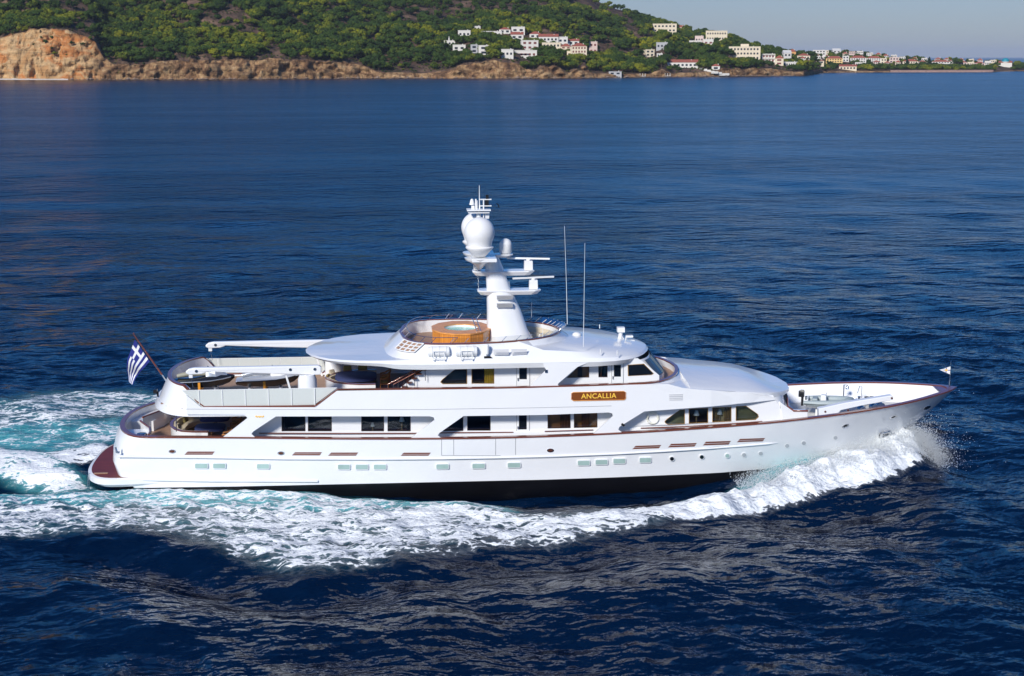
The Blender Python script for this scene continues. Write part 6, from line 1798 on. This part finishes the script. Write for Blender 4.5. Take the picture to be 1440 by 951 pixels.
# jackstaff with pennant
js0 = Vector(onY(1335.5, 541, 0)); js1 = Vector(onY(1337.3, 509.5, 0))
js = MB().tube([js0 + Vector((0, 0, -.1)), js1], [0.03, 0.018], 8); js.lathe([(0.0, 0), (0.05, 0.04), (0, 0.08)], js1, 8)
js.tube([js0 + Vector((0.0, 0, -.25)), js0 + Vector((0, 0, .25))], 0.05, 6)
js.build('jackstaff', M['steel'], yacht, smooth=60)
pn = MB(); n_ = 12
hoT, hoB = Vector(onY(1336.6, 515.5, 0)), Vector(onY(1335.8, 526.5, 0)); fly = Vector(onY(1321.5, 520.3, 0.15))
for i in range(n_):
    for j in range(9):
        def pt(a, b_):
            u = a / n_; v = b_ / 9
            h_ = hoT.lerp(hoB, v); p = h_.lerp(fly, u); p.y += 0.06 * math.sin(u * 7) * u; return p
        cm = 1 if (j == 4 or (3 <= j <= 5 and i == 4) or i in (4,)) else 0
        if 3 <= i <= 5 and 3 <= j <= 5: cm = 2
        pn.add([pt(i, j), pt(i + 1, j), pt(i + 1, j + 1), pt(i, j + 1)], [(0, 1, 2, 3)], cm)
o = pn.build('pennant', [M['whiteflag'], M['purple'], M['gold']], smooth=60, loc=tuple(hoB))
tag(o, 'small white triangular pennant with purple cross flying at the bow', 'flag')

# ensign staff and ensign
e0, e1 = Vector(onY(232, 533, 0)), Vector(onY(188, 470.5, 0))
es = MB().tube([e0.lerp(e1, 0.1), e0.lerp(e1, 0.5), e1], [0.055, 0.05, 0.032], 8); es.lathe([(0, 0), (0.06, 0.05), (0, 0.12)], e1, 8)
eso = es.build('ensign_staff', M['varnish'], yacht, smooth=60)
MB().tube([e0 + Vector((.15, 0, -.3)), e0.lerp(e1, 0.12)], 0.04, 8).box(e0.lerp(e1, 0.27), (0.1, 0.1, 0.1)).build('staff_socket', M['steel'], eso)
nu, nv = 27, 36
topE = [(189.5, 478), (184.5, 491), (180, 505), (177.5, 520), (180.5, 536)]
botE = [(210.5, 508.5), (205, 515), (197, 523), (191.5, 531), (187, 541.5)]
def edge_pt(E, u):
    k = u * (len(E) - 1); i = min(int(k), len(E) - 2); f = k - i
    return E[i][0] * (1 - f) + E[i + 1][0] * f, E[i][1] * (1 - f) + E[i + 1][1] * f
def flag_pt(u, v):
    a, b_ = edge_pt(topE, u), edge_pt(botE, u)
    x, y = a[0] * (1 - v) + b_[0] * v, a[1] * (1 - v) + b_[1] * v
    x += 1.2 * math.sin(u * 9 + v * 3) * u * (0.4 + 0.6 * (1 - v))
    P = Vector(onY(x, y, 0.32 * math.sin(u * 8.5 + v * 2.2) * u ** 0.7)); return P
fl = MB()
for i in range(nv):
    for j in range(nu):
        u0, u1, v0, v1 = i / nv, (i + 1) / nv, j / nu, (j + 1) / nu
        st_ = j // 3
        m_ = 0 if st_ % 2 == 0 else 1
        if v0 < 5 / 9 and u0 < 10 / 27:
            m_ = 1 if (abs((u0 + u1) / 2 - 5 / 27) < 1 / 27 or 2 <= (j / 3) < 3) else 0
        fl.add([flag_pt(u0, v0), flag_pt(u1, v0), flag_pt(u1, v1), flag_pt(u0, v1)], [(0, 1, 2, 3)], m_)
fo = fl.build('ensign', [M['blueflag'], M['whiteflag']], smooth=180, loc=tuple(e1))
tag(fo, 'blue and white striped flag with a white cross hanging from the wooden stern staff', 'flag')

# ------------------------------------------------------------------ jet skis
def jetski(xc, yc, z0, hullm, deckm, seatm, label, rot=0.0):
    root = empty('jet_ski', (xc, yc, z0), label, 'jet ski', 'jet skis stowed on the upper aft deck')
    def sec(x, hw, zk, zc, zt, m=12):
        return [(x, 0, zk), (x, -hw * 0.75, zk + 0.12), (x, -hw, zc), (x, -hw * 0.94, zc + 0.05), (x, -hw * 0.55, zt), (x, 0, zt + 0.04), (x, hw * 0.55, zt), (x, hw * 0.94, zc + 0.05), (x, hw, zc), (x, hw * 0.75, zk + 0.12)]
    S = [(-1.6, 0.48, 0.12, 0.38, 0.44), (-1.2, 0.56, 0.05, 0.40, 0.48), (-0.4, 0.60, 0.0, 0.42, 0.52), (0.4, 0.58, 0.0, 0.46, 0.62), (1.0, 0.44, 0.10, 0.52, 0.70), (1.4, 0.24, 0.26, 0.56, 0.66), (1.68, 0.03, 0.5, 0.58, 0.60)]
    R_ = [sec(*s) for s in S]
    lowr = [[r_[k] for k in (8, 9, 0, 1, 2)] for r_ in R_]; upr = [[r_[k] for k in (2, 3, 4, 5, 6, 7, 8)] for r_ in R_]
    def put(mb, nm, mm, **kw): o = mb.build(nm, mm, **kw); o.parent = root; return o
    a = MB().loft(lowr, ring_closed=False); a.add(R_[0], [tuple(range(10))]); put(a, 'hull', hullm, smooth=40)
    put(MB().loft(upr, ring_closed=False), 'deck', deckm, smooth=40)
    put(MB().tube([(-1.3, 0, 0.62), (-0.7, 0, 0.74), (-0.1, 0, 0.74), (0.3, 0, 0.72)], [0.13, 0.17, 0.16, 0.1], 10, flat=0.8), 'seat', seatm, smooth=60)
    put(MB().loft([[(0.2, -.25, .6), (0.2, .25, .6), (0.2, .16, .95), (0.2, -.16, .95)], [(0.75, -.36, .62), (0.75, .36, .62), (0.7, .2, .98), (0.7, -.2, .98)], [(1.35, -.16, .66), (1.35, .16, .66), (1.2, .1, .75), (1.2, -.1, .75)]]), 'cowling', M['silver'] if deckm is M['jetblack'] else M['white2'], smooth=50, bevel=0.03)
    put(MB().tube([(0.25, -0.38, 1.02), (0.38, -.1, .98), (0.38, .1, .98), (0.25, 0.38, 1.02)], 0.035, 8), 'handlebar', M['black'], smooth=60)
    put(MB().box((-0.1, 0, 0.1), (0.12, 1.26, 0.6)), 'strap', M['strap'])
    put(MB().box((-0.9, 0, -0.15), (0.12, 1.1, 0.42)).box((0.7, 0, -0.15), (0.12, 1.0, 0.42)).box((-0.1, 0, -0.32), (2.0, 0.9, 0.08)), 'cradle', M['white2'])
    for s in (-1, 1): put(MB().tube([(-1.5, s * .58, .40), (-.4, s * .64, .43), (0.5, s * .6, .47), (1.1, s * .44, .53), (1.5, s * .2, .58)], 0.03, 6), 'rub_rail', M['black'] if deckm != M['jetblack'] else M['silver'], smooth=60)
    root.rotation_euler = (0, 0, rot); root.scale = (1.08, 1.1, 1.12)
    return root
M['jetblack'] = mat('glossy_black_gelcoat', (0.015, 0.016, 0.018), 0.15, coat=0.8)
M['jetsilver'] = mat('silver_white_gelcoat', (0.55, 0.57, 0.60), 0.2, coat=0.8, metal=0.2)
M['greycover'] = mat('grey_gold_seat', (0.30, 0.29, 0.22), 0.6, var=0.5, scale=3)
jetski(-17.4, -0.95, 5.05, M['jetblack'], M['jetblack'], M['greycover'], 'black jet ski with grey and gold seat, nearer the stern')
jetski(-13.75, -1.0, 5.05, M['jetblack'], M['jetsilver'], M['silver'], 'silver and white jet ski with black hull, forward of the black one')

# ------------------------------------------------------------------ tender on the foredeck
def rib():
    z0 = fz(18.9) + 0.35
    root = empty('tender', (19.3, -0.1, z0), 'small white inflatable boat with black outboard motor on the foredeck', 'inflatable boat')
    def put(mb, nm, mm, **kw): o = mb.build(nm, mm, **kw); o.parent = root; return o
    T = [(-1.55, -0.72, 0.5), (-0.6, -0.78, 0.5), (0.5, -0.7, 0.55), (1.15, -0.45, 0.62), (1.5, 0, 0.7)]
    T = T + [(x, -y, z) for x, y, z in T[-2::-1]]
    put(MB().tube(T, [0.13, 0.21, 0.22, 0.21, 0.2, 0.21, 0.22, 0.21, 0.13], 12), 'inflatable_tube', M['rubber_grey'], smooth=70)
    hs = [[(x, -hw, .42), (x, -hw * .6, zb + .12), (x, 0, zb), (x, hw * .6, zb + .12), (x, hw, .42)] for x, hw, zb in ((-1.4, .62, .05), (-.4, .66, 0), (.5, .6, .05), (1.1, .35, .22), (1.42, .05, .45))]
    put(MB().loft(hs, ring_closed=False).loft([[(x, y, .40) for x, y in ((-1.35, -.6), (1.0, -.4), (1.0, .4), (-1.35, .6))], [(x, y, .41) for x, y in ((-1.35, -.6), (1.0, -.4), (1.0, .4), (-1.35, .6))]]), 'hull', M['white2'], smooth=40)
    put(MB().box((-1.32, 0, 0.5), (0.08, 1.1, 0.4)), 'transom', M['white2'])
    om = put(MB().loft([[(-1.75 + a, b_, z) for a, b_ in ((-.16, -.13), (.16, -.13), (.2, 0), (.16, .13), (-.16, .13), (-.2, 0))] for z in (0.72, 0.9, 1.08)] + [[(-1.7 + a * .6, b_ * .6, 1.16) for a, b_ in ((-.16, -.13), (.16, -.13), (.2, 0), (.16, .13), (-.16, .13), (-.2, 0))]]), 'outboard_motor', M['black'], smooth=50)
    m2 = MB().box((-1.68, 0, 0.45), (0.16, 0.14, 0.6)).build('shaft', M['black']); m2.parent = om
    put(MB().box((-0.3, 0, 0.68), (0.4, 0.5, 0.5), top=0.85), 'console', M['white2'], bevel=0.04)
    put(MB().box((-0.85, 0, 0.58), (0.35, 0.8, 0.3)), 'seat', M['rubber_grey'], bevel=0.05)
    put(MB().tube([(-.15, -.2, .9), (-.1, 0, 1.08), (-.15, .2, .9)], 0.015, 5), 'windscreen_rail', M['steel'])
    for s in (-1, 1): put(MB().tube([(-1.5, s * .86, .46), (-.6, s * 1.0, .48), (.5, s * .93, .52), (1.25, s * .6, .6)], 0.02, 5), 'rub_strake', M['black'])
    put(MB().box((-.7, 0, -.12), (.12, 1.1, .4)), 'chock', M['white2']); put(MB().box((.6, 0, -.1), (.12, .9, .4)), 'chock', M['white2'])
    root.rotation_euler = (0, 0, R(-20)); root.scale = (0.9, 0.9, 0.95)
rib()

# ------------------------------------------------------------------ life rafts, lifebuoy
def raft(a, b_, label):
    P = Vector(onY(a, b_, -3.98))
    root = empty('life_raft', P, label, 'life raft', 'life raft canisters on the roof edge')
    def put(mb, nm, mm, **kw): o = mb.build(nm, mm, **kw); o.parent = root; return o
    prof = [(-.60, .20), (-.57, .27), (-.42, .29), (-.40, .31), (-.36, .31), (-.34, .29), (-.02, .29), (-.02, .32), (.02, .32), (.02, .29), (.34, .29), (.36, .31), (.40, .31), (.42, .29), (.57, .27), (.60, .20)]
    put(MB().loft([[(x, r_ * math.cos(t), r_ * math.sin(t)) for t in np.linspace(0, 6.283, 20, endpoint=False)] for x, r_ in prof]), 'canister', M['white2'], smooth=35)
    c = MB()
    for x in (-.3, .3): c.tube([(x, -.36, -.42), (x, -.36, .1)], .025, 5).tube([(x, -.36, -.42), (x, .3, -.42)], .025, 5)
    c.tube([(-.3, -.36, -.32), (.3, -.36, -.32)], .025, 5).tube([(-.3, -.36, 0.08), (.3, -.36, 0.08)], .02, 5)
    put(c, 'cradle', M['white2'])
raft(617, 494.5, 'white life raft canister in a steel cradle, the one nearer the stern')
raft(656, 494, 'white life raft canister in a steel cradle, the one nearer the mast')
P = Vector(onY(684.5, 491.5, -4.02)); MB().lathe([(0.02, -.3), (.12, -.26), (.13, .2), (.1, .28), (0, .31)], P, 14).build('white_horn_canister', M['white2'], yacht, smooth=60)
P = Vector(onY(687, 505, -4.1)); MB().poly([(P.x - .25, P.y, P.z - .14), (P.x + .27, P.y, P.z - .14), (P.x + .25, P.y, P.z + .03), (P.x + .1, P.y, P.z + .14), (P.x - .25, P.y, P.z + .14)], (0, .3, 0)).build('black_vent', M['black'], yacht, bevel=0.02)
P = Vector(onY(918, 588, YMf(918) - 0.1))
lb = MB()
lb.tube([(P.x + .31 * math.cos(t), P.y, P.z + .31 * math.sin(t)) for t in np.linspace(0, 6.283, 28, endpoint=False)], .075, 10, closed=True, cap=False)
o = lb.build('lifebuoy', mat('cream_white_buoy', (0.72, 0.72, 0.64), 0.6), smooth=180, loc=tuple(P))
tag(o, 'round cream lifebuoy hanging on the white wall by the slanted opening', 'lifebuoy')
for t in (0.8, 2.36, 3.93, 5.5):
    b_ = MB().tube([(.31 * math.cos(t + d), 0, .31 * math.sin(t + d)) for d in (-.12, .12)], .085, 10).build('band', M['white2']); b_.parent = o

# ------------------------------------------------------------------ hot tub
tub = empty('hot_tub', (0, 0, 0)); tub.parent = yacht
cx_, cy_ = -2.62, 0.0
def octo(rx, ry, z, n=12, r0=0.13): return [(cx_ + rx * math.cos(2 * math.pi * (k + .5) / n), cy_ + ry * math.sin(2 * math.pi * (k + .5) / n), z) for k in range(n)]
def circ(rx, ry, z, n=12): return [(cx_ + rx * math.cos(2 * math.pi * (k + .5) / n), cy_ + ry * math.sin(2 * math.pi * (k + .5) / n), z) for k in range(n)]
MB().loft([octo(1.72, 2.05, 7.22), octo(1.72, 2.05, 8.08)], cap=False).build('tub_side', M['tubwood'], tub)
MB().loft([octo(1.72, 2.05, 8.08), octo(1.76, 2.09, 8.08), octo(1.76, 2.09, 8.16), circ(1.0, 1.02, 8.16), circ(1.0, 1.02, 8.08)], cap=False).build('tub_rim', M['orange'], tub, smooth=30)
MB().loft([circ(1.0, 1.02, 8.1), circ(.93, .95, 7.9), circ(.8, .8, 7.4)], cap=False).build('tub_liner', M['tubliner'], tub, smooth=40)
MB().add([(x, y, 7.99) for x, y, z in circ(.99, 1.01, 0, 12)], [tuple(range(12))]).build('tub_water', M['tubwater'], tub)
tl = MB()
for dx in (0, 0.22):
    tl.tube([(-1.75 + dx, -1.35, 8.1), (-1.9 + dx, -1.25, 8.55), (-2.0 + dx, -1.2, 8.85), (-2.02 + dx, -0.9, 8.9)], 0.028, 6)
for f in (0.3, 0.65): tl.tube([(-1.8 - .2 * f, -1.32, 8.1 + .7 * f), (-1.58 - .2 * f, -1.32, 8.1 + .7 * f)], 0.022, 5)
tl.build('tub_ladder', M['steel'], tub, smooth=60)
# sun deck seating
sd = MB()
def seat_arc(hw, x0, x1, z): return None
f1 = [(x - 0.25, y - 0.18) for x, y, z in cpath if x > 0.3 and y > 0.1]
rings_ = []
full = [(x, -y) for x, y in f1] + [(x, y) for x, y in f1[::-1]]
for (x, y) in full:
    d = Vector((x - 0.9, y, 0)); d = d.normalized() if d.length > 0 else Vector((1, 0, 0))
    o_ = Vector((x, y, 0)); i_ = o_ - d * 0.5
    rings_.append([(o_.x, o_.y, 7.22), (o_.x, o_.y, 7.72), (o_.x - d.x * .1, o_.y - d.y * .1, 7.75), (o_.x - d.x * .16, o_.y - d.y * .16, 7.5), (i_.x, i_.y, 7.5), (i_.x, i_.y, 7.22)])
sd.loft(rings_)
tag(sd.build('curved_sofa', M['cushion'], smooth=40, loc=(2.6, 0, 7.22)), 'cream curved sofa inside the forward end of the sun deck, before the mast', 'sofa')
so1 = MB().box((0.6, -2.3, 7.42), (1.6, 0.5, 0.42)).box((0.6, -2.55, 7.62), (1.6, 0.12, 0.45))
tag(so1.build('bench', M['white2'], loc=(0.6, -2.3, 7.22), bevel=0.05), 'white bench beside the foot of the mast on the sun deck', 'bench')

# ------------------------------------------------------------------ lounge on the upper deck
def settee(base_z, top_z, pts_px, label, capm, cushm, xend, nmp):
    near = [onZ(a, b_, top_z) for a, b_ in pts_px]
    root = empty('settee', (float(near[-1][0]), 0, base_z), label, 'sofa')
    loc = Vector(root.location)
    ymax = max(abs(p[1]) for p in near)
    half = [(float(p[0]), min(float(p[1]), -0.02)) for p in near]
    half = [h for h in half if h[1] < -0.3]
    full = half + [(half[-1][0] - 0.12, 0.0)] + [(x, -y) for x, y in half[::-1]]
    def prof(off0, off1, z0, z1):
        r_ = []
        cxx = half[0][0]
        for k, (x, y) in enumerate(full):
            a = full[max(0, k - 1)]; b_ = full[min(len(full) - 1, k + 1)]
            t = Vector((b_[0] - a[0], b_[1] - a[1], 0)).normalized(); n = Vector((t.y, -t.x, 0)); 
            if n.dot(Vector((cxx - x, -y * 0.3, 0))) < 0: n = -n
            p0 = Vector((x, y, 0)) + n * off0; p1 = Vector((x, y, 0)) + n * off1
            r_.append([(p0.x, p0.y, z0), (p1.x, p1.y, z0), (p1.x, p1.y, z1), (p0.x, p0.y, z1)])
        return r_
    def put(mb, nm, mm, **kw): o = mb.build(nm, mm, loc=tuple(loc), **kw); o.location = (0, 0, 0); o.parent = root; return o
    put(MB().loft(prof(0.0, 0.1, base_z, top_z)), 'base', M['white'], smooth=40)
    put(MB().loft(prof(-0.04, 0.14, top_z, top_z + .05)), 'rail', capm, smooth=40)
    put(MB().loft(prof(0.1, 0.28, base_z + .4, top_z + .02)), 'backrest', cushm, smooth=40)
    put(MB().loft(prof(0.28, 0.8, base_z + .15, base_z + .42)), 'seat', cushm, smooth=40)
    return half
settee(4.6, 5.28, [(528, 540.8), (505, 541.2), (485, 540.2), (470, 538), (460, 534), (455, 529), (455, 523)], 'curved settee with varnished rail on the upper deck under the roof', M['varnish'], M['cushion'], 0, 0)
def cushion(x, y, z, m, label, rz=0.0, s=0.42):
    o = MB().box((0, 0, 0), (s, 0.16, s * .8), top=0.85).build('cushion', m, bevel=0.05); o.location = (x, y, z); o.rotation_euler = (R(-15), 0, rz)
    tag(o, label, 'cushion')
cushion(-10.2, 1.4, 5.3, M['cushion'], 'cream cushion on the upper settee, left of the olive ones', 0.6)
cushion(-9.3, 1.9, 5.35, M['olive'], 'olive cushion at the far side of the upper settee, first from the stern', 0.1, .55)
cushion(-8.4, 1.95, 5.35, M['olive'], 'olive cushion at the far side of the upper settee, second from the stern', 0.0, .6)
cushion(-10.35, 0.4, 5.25, M['olive'], 'dark olive cushion at the curved aft end of the upper settee', 1.2)
def table(x0, x1, y0, y1, z, zb, label, nm='table', r_=0.35):
    root = empty(nm, ((x0 + x1) / 2, (y0 + y1) / 2, zb), label, 'table')
    mb = MB(); xc, yc = (x0 + x1) / 2, (y0 + y1) / 2
    ring = lambda s, zz: [((x1 - x0) / 2 * s * math.copysign(abs(math.cos(t)) ** .5, math.cos(t)), (y1 - y0) / 2 * s * math.copysign(abs(math.sin(t)) ** .5, math.sin(t)), zz) for t in np.linspace(0, 6.283, 28, endpoint=False)]
    mb.loft([ring(1.0, z - zb - .16), ring(1, z - zb - .02), ring(.97, z - zb)]); o = mb.build('tablecloth', M['bluecloth'], smooth=40); o.parent = root
    o = MB().tube([(0, 0, 0), (0, 0, z - zb - .1)], .12, 10).build('leg', M['steel']); o.parent = root
table(-9.95, -7.55, -0.75, 1.5, 5.33, 4.6, 'large rounded table with blue cloth on the upper deck')
for k, (y_, lb_) in enumerate(((-0.4, 'brown wicker chair beside the upper blue table, nearer side'), (0.8, 'brown wicker chair beside the upper blue table, farther side'))):
    pass
def chair(x, y, z, rz, label, group):
    root = empty('wicker_chair', (x, y, z), label, 'chair', group)
    def put(mb, nm, mm, **kw): o = mb.build(nm, mm, **kw); o.parent = root; return o
    put(MB().box((0, 0, .36), (.52, .52, .12)), 'seat', M['wicker'], bevel=0.03)
    put(MB().tube([(-.25, -.27, .65), (.05, -.31, .68), (.27, -.2, .85), (.3, 0, .92), (.27, .2, .85), (.05, .31, .68), (-.25, .27, .65)], .045, 8), 'arm_rail', M['wicker'], smooth=60)
    put(MB().loft([[(.22, -.24, .4), (.28, 0, .4), (.22, .24, .4)], [(.29, -.24, .85), (.34, 0, .92), (.29, .24, .85)]], ring_closed=False), 'backrest', M['wicker'], smooth=60)
    for a in (-.23, .23):
        for b_ in (-.23, .23): put(MB().tube([(a, b_, 0), (a, b_, .66 if a < 0 else .35)], .03, 6), 'leg', M['wicker'])
    put(MB().box((-.02, 0, .46), (.44, .46, .09)), 'cushion', M['olive'], bevel=0.03)
    root.rotation_euler = (0, 0, rz)
chair(-7.1, -0.2, 4.6, 0, 'wicker chair at the forward end of the upper blue table', 'wicker chairs on the upper deck')
chair(-7.05, 0.9, 4.6, 0.2, 'wicker chair behind the other one at the upper blue table', 'wicker chairs on the upper deck')

# ------------------------------------------------------------------ aft main deck
dz = deckz + 0.02
settee(dz, dz + 0.72, [(292, 608.2), (270, 608), (255, 607), (246, 604.5), (240, 600), (237.5, 595), (238, 589)], 'curved settee with varnished rail on the shaded aft deck', M['varnish'], M['cushion'], 0, 0)
table(-17.9, -16.2, -1.9, -0.5, dz + .78, dz, 'blue clothed table on the aft deck, nearer of two')
table(-17.9, -16.2, 0.3, 1.9, dz + .78, dz, 'blue clothed table on the aft deck, farther of two')
for k, (x, y, lb_) in enumerate(((-15.95, -2.5, 'wicker chair nearest the slanted opening of the aft deck'), (-15.80, -1.5, 'second wicker chair behind the nearest one on the aft deck'), (-15.75, -0.4, 'third wicker chair in the row on the aft deck'), (-15.75, 0.9, 'fourth and farthest wicker chair in the row on the aft deck'))):
    chair(x, y, dz, 0.1 * k, lb_, 'wicker chairs on the aft deck')
cushion(-18.9, -0.9, dz + .72, M['cushion'], 'cream cushion at the aft end of the lower settee', 1.3)
cushion(-18.7, 0.6, dz + .75, M['olive'], 'olive cushion on the lower settee behind the cream one', 1.2)
# lamps behind the windows
def lamp(px_, py_, Y_, label, k=1.0):
    P = Vector(onY(px_, py_, Y_))
    root = empty('table_lamp', P, label, 'lamp')
    def put(mb, nm, mm, **kw): o = mb.build(nm, mm, **kw); o.parent = root; return o
    put(MB().lathe([(.17 * k, -.02), (.085 * k, .25 * k)], (0, 0, 0), 18), 'lamp_shade', M['shade'], smooth=60)
    put(MB().lathe([(.08, -.5), (.03, -.45), (.05, -.25), (.02, -.02)], (0, 0, 0), 10), 'stem', M['tanwood'], smooth=60)
    put(MB().box((0, .05, -.56), (.5, .4, .08)), 'stand', M['darkwood'])
lamp(979.5, 583.5, -3.3, 'white shaded lamp in the dark forward window')
lamp(1012, 582, -3.3, 'white shaded lamp before tan panelling in the next window forward', 1.0)
lamp(565, 592, -3.1, 'pale shaded lamp in the dark window beside the slanted plating', .95)
lamp(524, 599, -3.0, 'small lamp low in the dark window aft of the pale lamp', .7)

# ------------------------------------------------------------------ haze over the sea
HAZE = 0.00003
hb = MB().box((4500, 22000, 130), (60000, 47000, 268))
ho = hb.build('haze', (lambda: (lambda m, t, b: (t.nodes.remove(b), (lambda v: (v.inputs['Density'].__setattr__('default_value', HAZE), v.inputs['Color'].__setattr__('default_value', (0.75, 0.84, 1.0, 1)), t.links.new(v.outputs[0], t.nodes['Material Output'].inputs['Volume'])))(t.nodes.new('ShaderNodeVolumePrincipled')), m)[2])(*new_mat('haze')))())
ho['kind'] = 'stuff'
